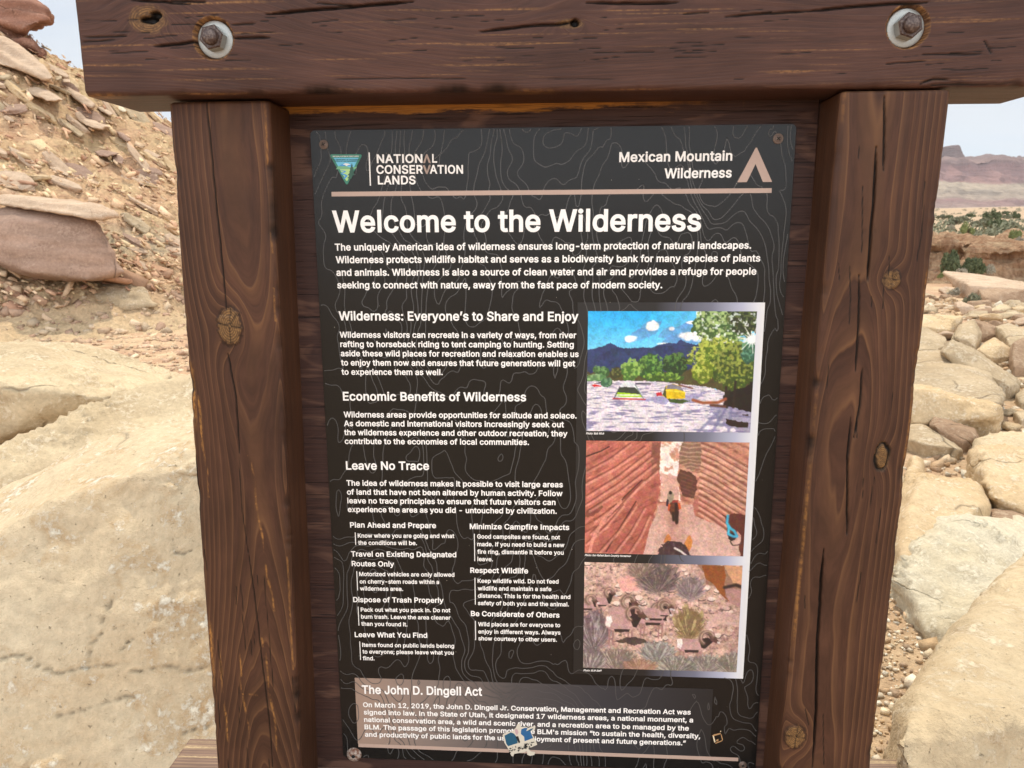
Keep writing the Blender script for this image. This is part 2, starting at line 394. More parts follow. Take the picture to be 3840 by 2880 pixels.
timber('post', sign, M_POST, (XR, -.065, zt), (SR, 0, -1), (1, 0, 0), (0, -1, 0), 1.52, .122, .125, (-.022, -.12), ck_r,
       [(k1[0], k1[1], .0105, .0115, 'disc'), (k2[0], k2[1], .0080, .0165, 'slit'),
        (k3[0], k3[1], .0135, .017, 'disc')], (), wear_r, seed=11, pith_wander=.014)
# --- top beam
yaw = math.atan2(.029, 1.075); bdl = (math.cos(yaw), math.sin(yaw), -.0012); bdn = (math.sin(yaw), -math.cos(yaw), 0)
BO = np.array([-.5415, -.094, ZB + .073])
def beam_al(px, py):
    r = ray(px, py); n = np.array(bdn); t = ((BO - CAM) @ n) / (r @ n); p = CAM + r * t - BO
    l = p @ np.array(bdl); return (p[2] + .0012 * l, l)
bl = lambda *q: [beam_al(x, y) for x, y in q]
ck_b = [(bl((494, 0), (600, 6), (720, 17)), .0014, .004), (bl((995, 55), (1120, 43), (1300, 27), (1420, 16), (1548, 6)), .0017, .005),
        (bl((1795, 120), (1900, 107), (2023, 95), (2100, 92), (2150, 82)), .0016, .004), (bl((2200, 10), (2380, 13), (2542, 11)), .0015, .004),
        (bl((2720, 63), (2880, 51), (3040, 42)), .0013, .003), (bl((3020, 44), (3180, 27), (3341, 14), (3480, 10)), .0016, .004),
        (bl((573, 175), (680, 165), (757, 152)), .0017, .004), (bl((873, 143), (940, 142), (1010, 141)), .0014, .003),
        (bl((640, 3), (780, 8)), .0012, .003), (bl((870, 92), (960, 88)), .0010, .002), (bl((1190, 12), (1330, 22)), .0010, .002),
        (bl((3460, 205), (3620, 205), (3680, 202)), .0010, .002), (bl((3320, 240), (3480, 228)), .0008, .002),
        (bl((1200, 300), (1500, 292), (1750, 297)), .0007, .001), (bl((2050, 298), (2330, 296)), .0006, .001), (bl((3490, 320), (3840, 311)), .0009, .002),
        (bl((300, 140), (420, 138), (480, 134)), .0010, .002), (bl((298, 158), (430, 150)), .0009, .002), (bl((2560, 52), (2660, 46)), .0009, .002),
        (bl((3690, 150), (3720, 205)), .0009, .002), (bl((3450, 315), (3500, 298), (3560, 300)), .0012, .003)]
r_ = random.Random(21)
for _ in range(46):
    x = r_.uniform(250, 2600); y = r_.uniform(60, 235); q = r_.uniform(30, 160); sl_ = r_.uniform(-.12, .02)
    ck_b.append((bl((x, y), (x + q * .5, y + sl_ * q * .5 + r_.uniform(-1.5, 1.5)), (x + q, y + sl_ * q)), r_.uniform(.0003, .0007), .0008))
for _ in range(20):
    x = r_.uniform(2500, 3800); y = r_.uniform(30, 310); q = r_.uniform(40, 180)
    ck_b.append((bl((x, y), (x + q, y - .06 * q)), r_.uniform(.0004, .0007), .0006))
def wear_b(a, n, l):
    s = np.clip(fbm(np.stack([l * 6, a * 500, l * 0], 1), 3, 31) * 1.6 - .62, 0, .5)
    c = np.clip(1 - np.abs(a + .0725) / .003, 0, 1) * np.clip(fbm(np.stack([l * 8, l * 0, l * 0 + 3], 1), 3, 33) * 2 - .45, 0, .6)
    return np.maximum(s, c) * (n > -.02)
kb = beam_al(556, 72); kb2 = beam_al(2155, 86)
wb1 = beam_al(799, 143); wb2 = beam_al(3406, 99)
RH = .0228; HD = .0095
beam = timber('beam', sign, M_BEAM, BO, bdl, (0, 0, 1), bdn, 1.122, .146, .125, (.055, -.14), ck_b,
       [(kb[0], kb[1], .0175, .024, 'halo'), (kb[0] - .001, kb[1] + .001, .0042, .0125, 'hole'), (kb[0] + .004, kb[1] + .009, .0055, .0065, 'hole'),
        (kb2[0], kb2[1], .0045, .0055, 'hole'), (kb2[0] - .001, kb2[1] - .006, .006, .018, 'halo')],
       [(wb1[0], wb1[1], RH, HD), (wb2[0], wb2[1], RH, HD)], wear_b, seed=27, pith_wander=.03, r=.006)
# --- bottom rail
timber('rail', sign, M_RAIL, (-.572, -.095, Z0 - .925 - .07), (1, .012, 0), (0, 0, 1), (0.012, -1, 0), 1.17, .14, .155, (.12, -.05), (), (), (),
       lambda a, n, l: np.clip(fbm(np.stack([l * 2.5, n * 90, a * 10], 1), 4, 41) * 2.6 - .35, 0, 1) * (a > .05), seed=41, stepl=.004, step=.004)

# --- bolts
k = NB('galvanised steel', .48, .5); nz = k.noise(k.obj, 900, 3, .6)
M_GALV = k.done(k.mix(nz, (.30, .31, .30), (.52, .53, .50)), k.bump(nz, .3, .0006), None, .55)
k = NB('brown painted steel', .36, .5); nz = k.noise(k.obj, 420, 3, .6)
M_BPAINT = k.done(k.mix(k.ramp(nz, (.45, 0.0), (.62, .7)), (.055, .032, .027), (.16, .12, .10)), k.bump(nz, .5, .0008), None, .25)
def ring(cx, n, r, seg, off=0.0):
    return [(cx[0] + r * math.cos(2 * math.pi * i / seg + off), n, cx[1] + r * math.sin(2 * math.pi * i / seg + off)) for i in range(seg)]
def lathe(name, parent, mat, c, prof, seg=40, mats=None, off=0.0, hexn=False, tf=None):
    """prof: list of (radius, n outwards); c = (x, z); built facing -Y then moved by tf(x, n, z)"""
    v = []; f = []; mi = []
    for (r, n) in prof: v += ring(c, n, max(r, 1e-5), seg, off)
    for j in range(len(prof) - 1):
        for i in range(seg):
            f.append((j * seg + i, j * seg + (i + 1) % seg, (j + 1) * seg + (i + 1) % seg, (j + 1) * seg + i))
    v = [tf(*q) for q in v]
    return mesh_obj(name, v, f, mat, parent, smooth=not hexn)
for wb, ang in ((wb1, .2), (wb2, .75)):
    c3 = BO + np.array(bdl) * wb[1] + np.array((0, 0, 1)) * (wb[0])
    tf = lambda x, n, z, c3=c3: c3 + np.array(bdl) * x + np.array((0, 0, 1)) * z + np.array(bdn) * n
    b = empty('bolt', tuple(c3 - np.array((0, .03, 0)) * 0)); b.parent = sign; b.location = Vector(c3) - Vector(sign.location)
    lathe('washer', b, M_GALV, (0, 0), [(.004, -.0088), (.0085, -.0068), (.0198, -.0066), (.0207, -.0072), (.0208, -.0093)], 56, tf=tf)
    hx = lathe('nut', b, M_GALV, (0, 0), [(.0142, -.0067), (.0142, .0052), (.0126, .0068), (.0090, .0069), (.0088, .0050)], 6, off=ang, hexn=True, tf=tf)
    hx.data.materials.append(M_BPAINT)
    for p_ in hx.data.polygons:
        if p_.index >= 6: p_.material_index = 1
    lathe('bolt_end', b, M_BPAINT, (0, 0), [(.0092, .004), (.0092, .0095), (.0088, .0112), (.0075, .0128), (.004, .0138), (.0001, .0141)], 32, tf=tf)

# --- plywood backing board
k = NB('dark plywood', .6, .3); o3 = k.xyz(k.obj)
vv = k.map(k.obj, (6, 6, 420)); fine = k.noise(vv, 1.0, 4, .6)
fig = k.noise(k.map(k.obj, (7, 7, 30)), 1.0, 3, .55, .8)
base = k.mix(k.ramp(fine, (.3, 0.0), (.7, 1.0)), (.030, .0130, .0100), (.060, .0275, .0205))
base = k.mix(k.math('MULTIPLY', k.ramp(fig, (.54, 0.0), (.62, 1.0)), .5), base, (.165, .085, .056))
chk = k.ramp(k.noise(k.map(k.obj, (9, 9, 330), (2, 0, 0)), 1.0, 3, .65), (.58, 0.0), (.66, 1.0))
base = k.mix(k.math('MULTIPLY', chk, .75), base, (.006, .003, .003))
edge = k.ramp(k.math('ADD', o3['Z'], k.math('MULTIPLY', k.noise(k.map(k.obj, (22, 22, 60)), 1.0, 4, .6), .016)), (0.0, 0.0), (1.0, 1.0))
tn = k.noise(k.map(k.obj, (16, 16, 90)), 1.0, 5, .7); tf_ = k.noise(k.map(k.obj, (30, 30, 900)), 1.0, 3, .6)
top = k.ramp(k.math('SUBTRACT', k.math('ADD', o3['Z'], k.math('MULTIPLY', tn, .034)), Z0 + .0370), (.0, 0.0), (.0022, 1.0))
lim = k.math('MULTIPLY', k.ramp(k.math('ADD', o3['X'], k.math('MULTIPLY', k.noise(k.map(k.obj, (40, 1, 1)), 1.0, 3, .6), .3)), (.22, 1.0), (.36, 0.0)), k.ramp(tf_, (.30, .35), (.55, 1.0)))
base = k.mix(k.math('MULTIPLY', top, k.math('MULTIPLY', lim, .9)), base, (.40, .175, .030))
M_PLY = k.done(base, k.bump(k.math('SUBTRACT', fine, chk), .5, .0012))
def box(name, lo, hi, mat, parent, bevel=.0012, seg=2):
    bm = bmesh.new(); bmesh.ops.create_cube(bm, size=1.0)
    for vv_ in bm.verts:
        for i in range(3): vv_.co[i] = lo[i] if vv_.co[i] < 0 else hi[i]
    if bevel: bmesh.ops.bevel(bm, geom=list(bm.edges), offset=bevel, segments=seg, affect='EDGES', profile=.5)
    vs = [v_.co[:] for v_ in bm.verts]; fs = [[v_.index for v_ in f_.verts] for f_ in bm.faces]; bm.verts.index_update()
    fs = [[v_.index for v_ in f_.verts] for f_ in bm.faces]; bm.free()
    return mesh_obj(name, vs, fs, mat, parent, smooth=False)
bo = box('backing_board', (-.372, .0034, Z0 - 1.03), (.3322, .021, Z0 + .0318), M_PLY, sign)
# ------------------------------------------------------------------ lettering outlines, x and y in thousandths
GL = {
' ': (0.1878, []),
'!': (0.1960, [[148,139,153,530,42,530,47,139],[124,-21,145,-6,160,15,165,41,160,67,145,88,124,103,98,108,72,103,51,88,36,67,31,41,36,15,51,-6,72,-21,98,-26]]),
"'": (0.2062, [[149,297,157,530,48,530,58,297]]),
'(': (0.2731, [[71,154,78,102,91,49,109,-4,131,-56,164,-117,265,-114,229,-29,208,23,192,72,181,119,174,163,172,207,175,256,182,310,194,365,211,422,231,477,265,558,164,560,134,503,112,448,94,389,80,327,71,266,68,207]]),
')': (0.2731, [[109,-117,142,-56,164,-5,182,47,195,100,202,153,205,207,202,266,193,327,180,389,162,448,140,503,109,560,9,558,42,477,62,422,79,365,91,310,98,256,101,207,99,164,93,120,82,74,66,25,45,-28,9,-114]]),
',': (0.1878, [[100,-140,164,92,50,92,13,-140]]),
'-': (0.4531, [[93,265,93,167,358,167,358,265]]),
'.': (0.1878, [[121,-21,143,-6,157,15,162,41,158,67,143,89,121,103,95,108,70,103,48,89,33,67,28,41,33,15,48,-6,70,-21,95,-26]]),
'0': (0.4531, [[286,-19,336,7,376,50,404,106,417,151,424,200,426,254,424,308,416,358,404,402,376,459,336,501,286,528,227,537,168,528,117,501,78,459,49,403,37,358,29,308,27,254,29,200,37,151,49,106,77,50,117,7,168,-19,227,-28],[200,76,177,90,158,114,143,150,134,197,130,254,134,312,143,359,158,395,177,419,200,433,227,438,253,433,276,419,295,395,310,359,320,312,323,254,320,197,310,150,295,114,276,90,254,76,227,71]]),
'1': (0.4531, [[412,-21,412,76,55,76,55,-21],[192,530,65,437,73,332,216,427,191,427,191,-21,297,-21,297,530]]),
'2': (0.4531, [[410,-21,410,78,174,78,174,52,282,165,322,209,353,246,375,279,391,310,399,341,402,373,396,416,379,456,352,490,316,515,273,531,225,537,177,531,133,515,96,488,68,453,50,410,42,341,146,341,151,385,157,403,168,418,183,429,201,436,224,438,245,436,264,430,279,420,290,407,297,391,299,371,297,353,291,335,281,316,266,295,245,271,219,243,43,56,43,-21]]),
'3': (0.4531, [[271,-23,318,-7,358,20,388,55,408,97,414,145,408,192,389,234,358,269,317,295,267,309,190,310,203,257,393,453,393,530,49,530,49,431,267,431,267,456,136,307,136,227,200,227,238,223,265,214,285,202,298,185,305,166,308,145,305,122,297,105,284,91,266,80,244,73,218,71,194,73,173,79,156,88,143,100,135,115,126,153,18,153,32,84,53,45,85,13,124,-10,169,-23,218,-28]]),
'4': (0.4531, [[434,84,434,184,130,184,130,160,338,524,235,530,19,164,19,84],[364,-21,364,339,261,339,261,146,261,121,261,-21]]),
'5': (0.4531, [[273,-22,319,-3,358,26,387,65,406,111,412,163,409,202,398,239,382,271,360,300,333,323,302,340,267,351,230,355,199,352,171,345,144,333,130,322,157,322,169,431,387,431,387,530,77,530,44,234,134,224,156,240,174,248,196,254,217,256,243,253,264,244,281,230,295,211,304,188,307,162,304,136,295,114,282,96,265,83,245,74,221,71,201,73,182,79,167,89,155,101,147,116,139,151,35,151,46,87,65,48,94,16,131,-8,174,-23,221,-28]]),
'6': (0.4531, [[276,-22,321,-4,358,25,386,62,404,107,410,157,405,206,388,250,362,286,326,313,283,330,235,335,210,333,188,327,168,316,151,303,137,287,118,246,162,240,348,522,241,530,120,352,84,295,60,247,47,204,42,162,48,110,66,64,94,26,132,-4,176,-22,226,-28],[204,72,185,81,169,94,157,111,149,133,146,158,149,183,157,204,169,221,185,233,204,241,226,244,249,241,268,233,283,221,296,203,304,182,306,157,304,133,296,111,283,94,267,81,249,72,226,70]]),
'7': (0.4531, [[178,-21,412,444,412,530,41,530,41,431,302,431,302,453,69,-17]]),
'8': (0.4531, [[279,-23,326,-8,365,17,396,50,416,90,422,135,418,171,406,204,388,233,364,258,336,275,321,280,321,253,346,264,377,296,396,336,403,380,397,423,379,461,351,493,316,517,273,532,226,537,179,532,136,517,100,493,73,461,55,423,49,380,56,335,75,295,107,264,132,253,132,280,117,275,88,258,64,233,46,204,35,171,31,135,37,90,57,50,87,17,127,-8,174,-23,226,-28],[199,73,176,80,159,90,147,103,139,119,137,139,139,159,148,177,161,192,179,204,201,211,226,214,252,211,273,204,291,192,305,177,313,159,315,139,313,119,305,103,293,90,276,80,254,73,226,70],[205,313,187,319,173,329,163,341,156,357,154,376,156,394,163,409,173,421,187,431,205,437,226,439,248,437,266,431,279,421,289,409,296,394,298,376,296,357,289,342,278,329,264,319,247,313,226,311]]),
'9': (0.4531, [[176,531,132,513,95,484,66,447,48,402,42,352,48,302,64,259,91,223,127,196,170,179,218,174,242,176,264,182,285,192,302,206,316,221,334,263,290,269,105,-14,212,-21,333,157,369,214,392,262,405,305,410,347,404,398,386,444,358,483,321,512,276,531,226,537],[249,436,268,428,283,415,296,397,304,376,306,350,304,326,296,305,284,288,268,275,249,267,226,265,204,267,185,275,169,288,157,305,149,327,146,352,149,376,157,397,169,415,185,428,204,436,226,439]]),
':': (0.1878, [[121,-21,143,-6,157,15,162,41,158,67,143,89,121,103,95,108,70,103,48,89,33,67,28,41,33,15,48,-6,70,-21,95,-26],[121,254,143,269,157,291,162,316,158,342,143,364,121,378,95,383,70,378,48,364,33,342,28,316,33,290,48,269,70,254,95,249]]),
';': (0.1878, [[100,-140,164,92,50,92,13,-140],[129,254,151,269,166,291,171,316,166,342,151,364,129,378,103,383,78,378,56,364,41,342,36,316,41,290,56,269,78,254,103,249]]),
'A': (0.4797, [[100,-21,210,296,220,326,233,365,248,413,273,499,204,499,229,413,244,366,256,327,267,296,380,-21,493,-21,291,530,187,530,-13,-21],[391,121,391,220,89,220,89,121]]),
'B': (0.4561, [[247,-21,305,-16,353,-1,391,23,418,56,434,94,439,136,435,178,421,213,400,242,375,263,346,277,336,279,336,252,345,256,368,269,389,287,405,310,416,340,419,374,414,415,399,453,374,485,338,510,294,525,242,530,39,530,39,-21],[146,210,247,210,275,207,296,199,312,188,324,173,332,156,334,137,329,114,316,96,290,83,244,78,146,78],[146,431,239,431,276,426,298,413,310,395,315,372,312,353,305,338,294,325,279,315,260,309,237,306,146,306]]),
'C': (0.5101, [[308,-25,347,-15,383,0,416,21,443,48,466,80,483,116,500,181,393,181,381,144,372,126,360,110,345,98,328,87,309,80,289,76,268,74,229,79,195,94,167,119,144,154,130,199,125,254,130,310,144,355,166,389,195,414,229,429,268,435,289,433,309,429,328,421,345,411,360,398,372,383,381,365,393,327,500,327,483,393,466,429,443,461,415,488,383,509,347,524,308,534,267,537,199,528,139,502,89,459,51,403,33,358,23,308,19,254,23,200,33,151,51,105,89,49,139,7,199,-19,267,-28]]),
'D': (0.5022, [[271,-17,319,-6,361,13,414,54,452,109,469,153,479,202,483,255,479,308,469,357,452,401,415,456,364,496,322,515,276,526,226,530,72,530,72,431,220,431,270,425,309,410,338,385,360,352,373,308,378,255,373,202,360,158,338,124,307,99,267,84,214,78,75,78,75,-21,220,-21],[39,530,39,-21,146,-21,146,530]]),
'E': (0.4186, [[396,-21,396,78,146,78,146,208,376,208,376,307,146,307,146,431,393,431,393,530,39,530,39,-21]]),
'F': (0.4100, [[146,-21,146,200,367,200,367,299,146,299,146,431,390,431,390,530,39,530,39,-21]]),
'G': (0.5203, [[331,-21,387,0,433,34,469,80,492,136,499,199,499,277,262,277,262,178,440,199,396,227,390,165,378,133,359,108,334,90,304,78,269,74,230,79,196,94,167,119,144,154,130,199,125,254,130,310,144,355,166,390,195,415,228,430,266,435,288,433,309,428,327,421,343,410,357,397,370,381,380,363,394,328,502,328,484,391,467,427,444,459,416,486,384,508,347,524,307,533,264,537,198,528,138,502,88,459,50,403,33,358,23,308,19,254,23,200,33,151,50,106,88,50,138,7,199,-19,269,-28]]),
'H': (0.5169, [[146,-21,146,211,371,211,371,-21,478,-21,478,530,371,530,371,310,146,310,146,530,39,530,39,-21]]),
'I': (0.1960, [[44,-21,152,-21,152,530,44,530]]),
'J': (0.3964, [[253,-17,309,17,346,73,357,144,357,530,251,530,251,147,246,111,232,89,212,76,185,71,157,76,137,89,124,111,119,147,119,194,12,194,12,144,24,73,61,17,117,-17,185,-28]]),
'K': (0.4667, [[236,254,239,254,471,519,354,530,196,358,177,338,159,317,140,296,123,274,105,252,83,223,96,124],[146,-21,146,193,145,225,146,334,146,530,39,530,39,-21],[474,-13,229,344,161,260,361,-21]]),
'L': (0.3930, [[382,-21,382,78,146,78,146,530,39,530,39,-21]]),
'M': (0.6282, [[143,-21,143,291,143,329,142,372,141,417,139,478,83,478,109,401,125,354,139,314,151,283,272,-21,356,-21,475,283,487,315,502,356,518,403,525,427,541,478,486,478,485,414,484,369,483,327,483,291,483,-21,589,-21,589,530,462,530,333,194,322,165,310,128,298,89,279,28,350,28,331,90,319,129,307,166,297,194,166,530,39,530,39,-21]]),
'N': (0.5234, [[146,-21,146,291,145,329,143,385,139,478,76,468,130,371,145,343,159,320,184,279,375,-21,484,-21,484,530,378,530,378,195,378,157,379,133,380,107,381,80,386,29,445,39,419,91,406,117,393,140,381,161,370,180,361,194,148,530,39,530,39,-21]]),
'O': (0.5333, [[335,-19,395,7,445,49,483,105,500,151,511,200,514,254,511,308,500,358,483,403,445,459,395,502,335,528,267,537,199,528,139,502,89,459,51,403,33,358,23,308,19,254,23,200,33,151,51,105,89,49,139,7,199,-19,267,-28],[229,79,196,94,167,119,144,153,130,198,125,254,130,310,144,355,167,390,196,415,229,430,267,435,305,430,338,415,367,390,389,356,404,310,409,254,404,198,389,153,367,118,338,94,305,79,267,74]]),
'P': (0.4445, [[146,-21,146,431,231,431,264,428,287,420,303,408,314,392,321,372,323,348,321,324,314,303,303,287,287,275,264,266,232,263,88,263,88,165,236,165,294,170,343,189,381,218,408,255,425,300,430,348,425,396,408,440,381,477,342,506,294,524,236,530,39,530,39,-21]]),
'Q': (0.5333, [[314,33,329,14,390,-69,494,-60,401,77,386,97,323,180,220,172],[335,-19,395,7,445,49,483,105,500,151,511,200,514,254,511,308,500,358,483,403,445,459,395,502,335,528,267,537,199,528,139,502,89,459,51,403,33,358,23,308,19,254,23,200,33,151,51,105,89,49,139,7,199,-19,267,-28],[229,79,196,94,167,119,144,153,130,198,125,254,130,310,144,355,167,390,196,415,229,430,267,435,305,430,338,415,367,390,389,356,404,310,409,254,404,198,389,153,367,118,338,94,305,79,267,74]]),
'R': (0.4490, [[146,-21,146,431,232,431,265,428,288,421,304,409,315,395,322,376,324,352,322,329,315,311,304,297,289,286,265,279,233,276,75,276,75,177,237,177,294,182,342,198,381,225,409,261,425,304,430,352,425,400,409,443,381,480,343,507,294,524,237,530,39,530,39,-21],[455,-16,315,250,202,246,340,-21]]),
'S': (0.4466, [[282,-25,332,-9,373,17,404,52,423,93,429,138,425,176,413,208,394,234,371,254,346,271,320,283,294,292,270,299,218,313,198,320,178,327,160,337,147,348,139,360,136,376,139,392,146,406,158,418,176,428,198,435,225,437,262,433,290,420,308,401,322,357,426,357,414,422,394,461,364,493,325,517,279,532,227,537,176,532,129,517,89,493,58,460,37,419,31,372,41,318,71,274,118,242,177,219,239,202,265,194,287,186,304,176,316,165,322,154,324,139,321,121,313,105,298,91,278,80,253,73,224,70,197,72,174,78,154,88,140,101,130,117,121,158,13,158,26,89,46,48,78,14,119,-10,168,-25,224,-30]]),
'T': (0.4486, [[172,431,172,-21,278,-21,278,431,438,431,438,530,11,530,11,431]]),
'U': (0.5172, [[320,-23,373,-3,417,28,451,69,471,118,478,172,478,530,372,530,372,179,368,149,358,123,342,103,321,87,293,76,259,73,225,76,197,87,175,103,159,124,149,149,145,179,145,530,39,530,39,172,46,118,66,69,100,28,144,-3,198,-23,259,-29]]),
'V': (0.4797, [[293,-21,493,529,380,530,270,213,260,183,247,144,232,96,206,10,276,10,250,95,235,144,222,183,212,213,99,530,-13,529,189,-21]]),
'W': (0.6862, [[247,-21,338,318,348,354,356,390,363,429,375,496,311,496,323,427,331,387,339,351,347,318,439,-21,546,-21,697,530,587,530,502,201,490,150,484,124,478,98,473,71,463,19,523,19,512,71,507,98,495,150,489,176,482,201,396,530,290,530,204,201,191,150,185,124,179,98,174,71,164,19,222,19,213,71,207,98,196,150,190,176,184,201,99,530,-11,530,139,-21]]),
'X': (0.4742, [[102,-21,199,118,224,154,234,170,243,186,253,203,272,248,203,248,222,202,232,185,241,169,251,154,275,118,371,-21,482,-14,253,305,253,221,472,522,363,530,281,412,254,373,243,356,234,339,204,275,271,275,251,322,242,339,232,356,222,372,210,391,195,412,115,530,3,522,223,218,223,302,-8,-13]]),
'Y': (0.4718, [[289,-21,289,202,482,524,369,530,262,355,247,329,232,303,218,273,194,211,279,211,255,273,241,302,226,328,210,355,103,530,-10,524,182,202,182,-21]]),
'Z': (0.4384, [[420,-21,420,78,214,78,183,78,152,78,120,77,61,74,92,4,151,68,169,92,186,117,418,455,418,530,19,530,19,431,223,431,254,431,286,431,317,432,377,435,346,505,307,466,289,443,272,420,256,397,21,53,21,-21]]),
'a': (0.3892, [[194,-27,223,-19,247,-6,267,9,281,26,284,31,256,31,256,-21,358,-21,358,252,354,294,341,330,322,358,297,378,271,392,244,400,218,404,194,405,160,403,127,395,94,382,65,362,40,334,11,278,111,249,125,276,133,286,144,295,157,303,174,308,196,310,215,308,230,303,241,296,248,286,253,274,255,256,255,257,254,253,253,253,247,250,231,247,175,241,148,237,120,231,93,223,67,211,44,195,25,172,13,143,9,108,14,68,30,33,54,5,85,-14,121,-26,160,-30],[152,68,137,72,126,78,119,85,115,93,113,105,115,117,120,125,128,133,142,139,159,144,179,147,203,150,235,155,251,158,266,162,279,167,262,164,255,139,252,120,245,104,234,89,218,77,197,69,170,66]]),
'b': (0.4244, [[280,-23,325,-2,362,32,389,76,406,129,411,189,406,249,389,302,362,345,325,378,280,399,230,406,192,402,162,392,139,376,122,360,110,344,107,340,135,340,135,530,32,530,32,-21,133,-21,133,38,107,38,109,34,122,17,139,0,163,-15,193,-26,230,-29],[195,72,174,82,158,99,145,123,137,153,134,189,137,225,145,255,157,278,174,295,194,305,220,309,246,305,267,294,284,277,296,253,304,224,307,189,304,155,296,124,283,100,267,83,246,72,220,68]]),
'c': (0.3957, [[238,-27,267,-21,294,-10,318,4,340,22,358,44,373,69,391,117,291,142,280,111,274,100,267,91,258,83,248,76,236,72,223,69,208,68,179,72,158,83,141,101,128,125,120,155,117,187,120,221,128,251,141,275,158,293,180,305,208,309,222,308,236,305,247,300,257,294,266,286,273,277,279,267,290,237,390,262,372,310,357,334,339,356,317,373,293,387,266,397,237,403,207,406,153,399,106,378,66,344,37,300,19,248,13,187,19,128,37,76,66,32,106,-2,153,-22,207,-29]]),
'd': (0.4244, [[232,-26,262,-15,285,0,303,17,315,34,318,38,292,38,292,-21,393,-21,393,530,290,530,290,340,318,340,315,344,303,360,286,377,262,392,232,402,195,406,145,399,100,378,63,345,36,302,19,249,13,189,19,128,35,76,63,32,100,-2,145,-23,195,-29],[179,72,158,83,141,100,128,124,120,155,117,189,120,224,128,253,141,277,157,294,178,305,205,309,230,305,251,295,267,278,280,255,288,225,291,189,288,153,280,123,267,99,250,82,230,72,205,68]]),
'e': (0.4039, [[253,-26,290,-15,323,2,350,25,372,53,394,105,294,130,279,99,270,88,260,79,246,73,231,69,213,67,185,70,162,80,144,95,129,116,120,143,117,179,117,210,120,237,128,260,141,280,158,296,179,306,205,309,231,306,250,296,266,281,278,260,286,234,296,173,355,226,54,242,54,148,392,148,392,195,388,245,377,289,358,326,334,356,305,378,273,394,239,403,205,406,151,399,104,377,65,343,36,299,19,246,13,187,19,128,37,75,66,32,106,-2,155,-23,212,-29]]),
'f': (0.2537, [[-15,400,-15,306,249,306,249,400],[163,-21,163,417,165,436,170,445,178,450,196,453,204,452,210,451,242,442,269,534,240,544,226,547,209,550,187,551,156,548,126,538,99,521,78,498,64,467,60,433,60,-21]]),
'g': (0.4251, [[255,-168,299,-155,337,-134,368,-102,387,-60,393,-10,393,400,292,400,292,340,319,340,316,344,304,360,286,377,263,392,233,402,196,406,146,399,101,378,64,346,36,302,19,250,13,191,19,132,36,81,64,39,102,8,146,-10,195,-16,231,-13,261,-4,285,11,302,27,315,43,317,47,290,47,290,-4,284,-38,268,-58,243,-71,206,-76,181,-74,162,-69,148,-61,136,-51,127,-40,107,-13,21,-62,47,-104,68,-126,95,-145,127,-160,164,-169,207,-172],[178,84,157,93,141,109,128,131,120,159,117,193,120,226,128,254,141,277,158,294,179,305,205,309,231,305,252,295,268,279,281,256,289,227,291,193,289,158,280,129,268,108,252,93,231,84,205,80]]),
'h': (0.4100, [[137,252,145,273,156,288,171,299,189,306,209,308,238,303,257,290,270,268,275,234,275,-21,378,-21,378,241,374,289,360,330,336,363,305,387,269,401,227,406,181,399,140,379,106,344,74,269,135,266,135,530,32,530,32,-21,135,-21,135,226]]),
'i': (0.1666, [[135,-21,135,400,32,400,32,-21],[108,426,129,439,143,459,148,483,143,507,129,527,108,541,84,545,60,541,39,527,25,507,20,483,25,459,39,439,60,426,84,421]]),
'j': (0.1666, [[32,-28,29,-48,24,-58,17,-63,0,-66,-31,-66,-31,-164,5,-164,42,-160,75,-148,102,-127,121,-100,132,-67,135,-31,135,400,32,400],[108,426,128,439,143,459,147,483,143,507,128,527,108,541,83,545,59,541,39,527,24,507,20,483,24,459,39,439,59,426,83,421]]),
'k': (0.3807, [[185,178,193,178,383,389,276,400,112,233,89,233,100,114],[135,-21,135,530,32,530,32,-21],[397,-12,193,260,120,187,284,-21]]),
'l': (0.1800, [[39,-21,141,-21,141,542,39,542]]),
'm': (0.6098, [[135,-21,135,237,137,261,144,279,155,292,168,301,183,307,199,309,222,306,238,295,249,280,253,258,253,-21,356,-21,356,246,358,265,364,280,373,292,385,301,400,307,418,309,441,306,458,296,470,281,475,252,475,-21,578,-21,578,256,573,300,559,339,537,369,507,390,473,403,437,407,403,404,372,394,345,378,321,357,303,330,283,274,350,274,328,341,302,376,265,400,220,407,191,404,163,395,138,380,116,359,99,333,78,275,133,274,133,400,32,400,32,-21]]),
'n': (0.4097, [[137,252,145,273,156,288,171,299,189,306,209,308,238,303,257,290,270,268,275,234,275,-21,378,-21,378,241,374,289,359,330,336,363,305,387,269,401,227,406,181,399,140,379,106,344,74,269,133,266,133,400,32,400,32,-21,135,-21,135,226]]),
'o': (0.4152, [[262,-23,310,-2,349,32,378,76,396,128,402,187,396,247,378,300,349,344,310,378,262,399,207,406,153,399,106,378,66,344,37,300,19,248,13,187,19,128,37,76,66,32,106,-2,153,-22,207,-29],[179,72,158,83,141,101,128,125,120,155,117,187,120,221,128,251,141,275,158,293,180,305,207,309,236,305,257,293,275,275,287,250,295,221,298,187,295,155,287,125,275,101,257,83,236,72,207,68]]),
'p': (0.4244, [[135,-164,135,38,107,38,110,34,122,17,140,0,163,-15,193,-26,230,-29,280,-23,325,-2,362,32,389,76,406,129,411,189,406,249,389,302,362,345,325,378,280,399,230,406,192,402,162,392,139,376,122,360,109,344,107,340,133,340,133,400,32,400,32,-164],[195,72,174,82,158,99,145,123,137,153,134,189,137,225,145,255,157,278,174,295,194,305,220,309,246,305,267,294,284,277,296,253,304,224,307,189,304,155,296,124,283,100,267,83,246,72,220,68]]),
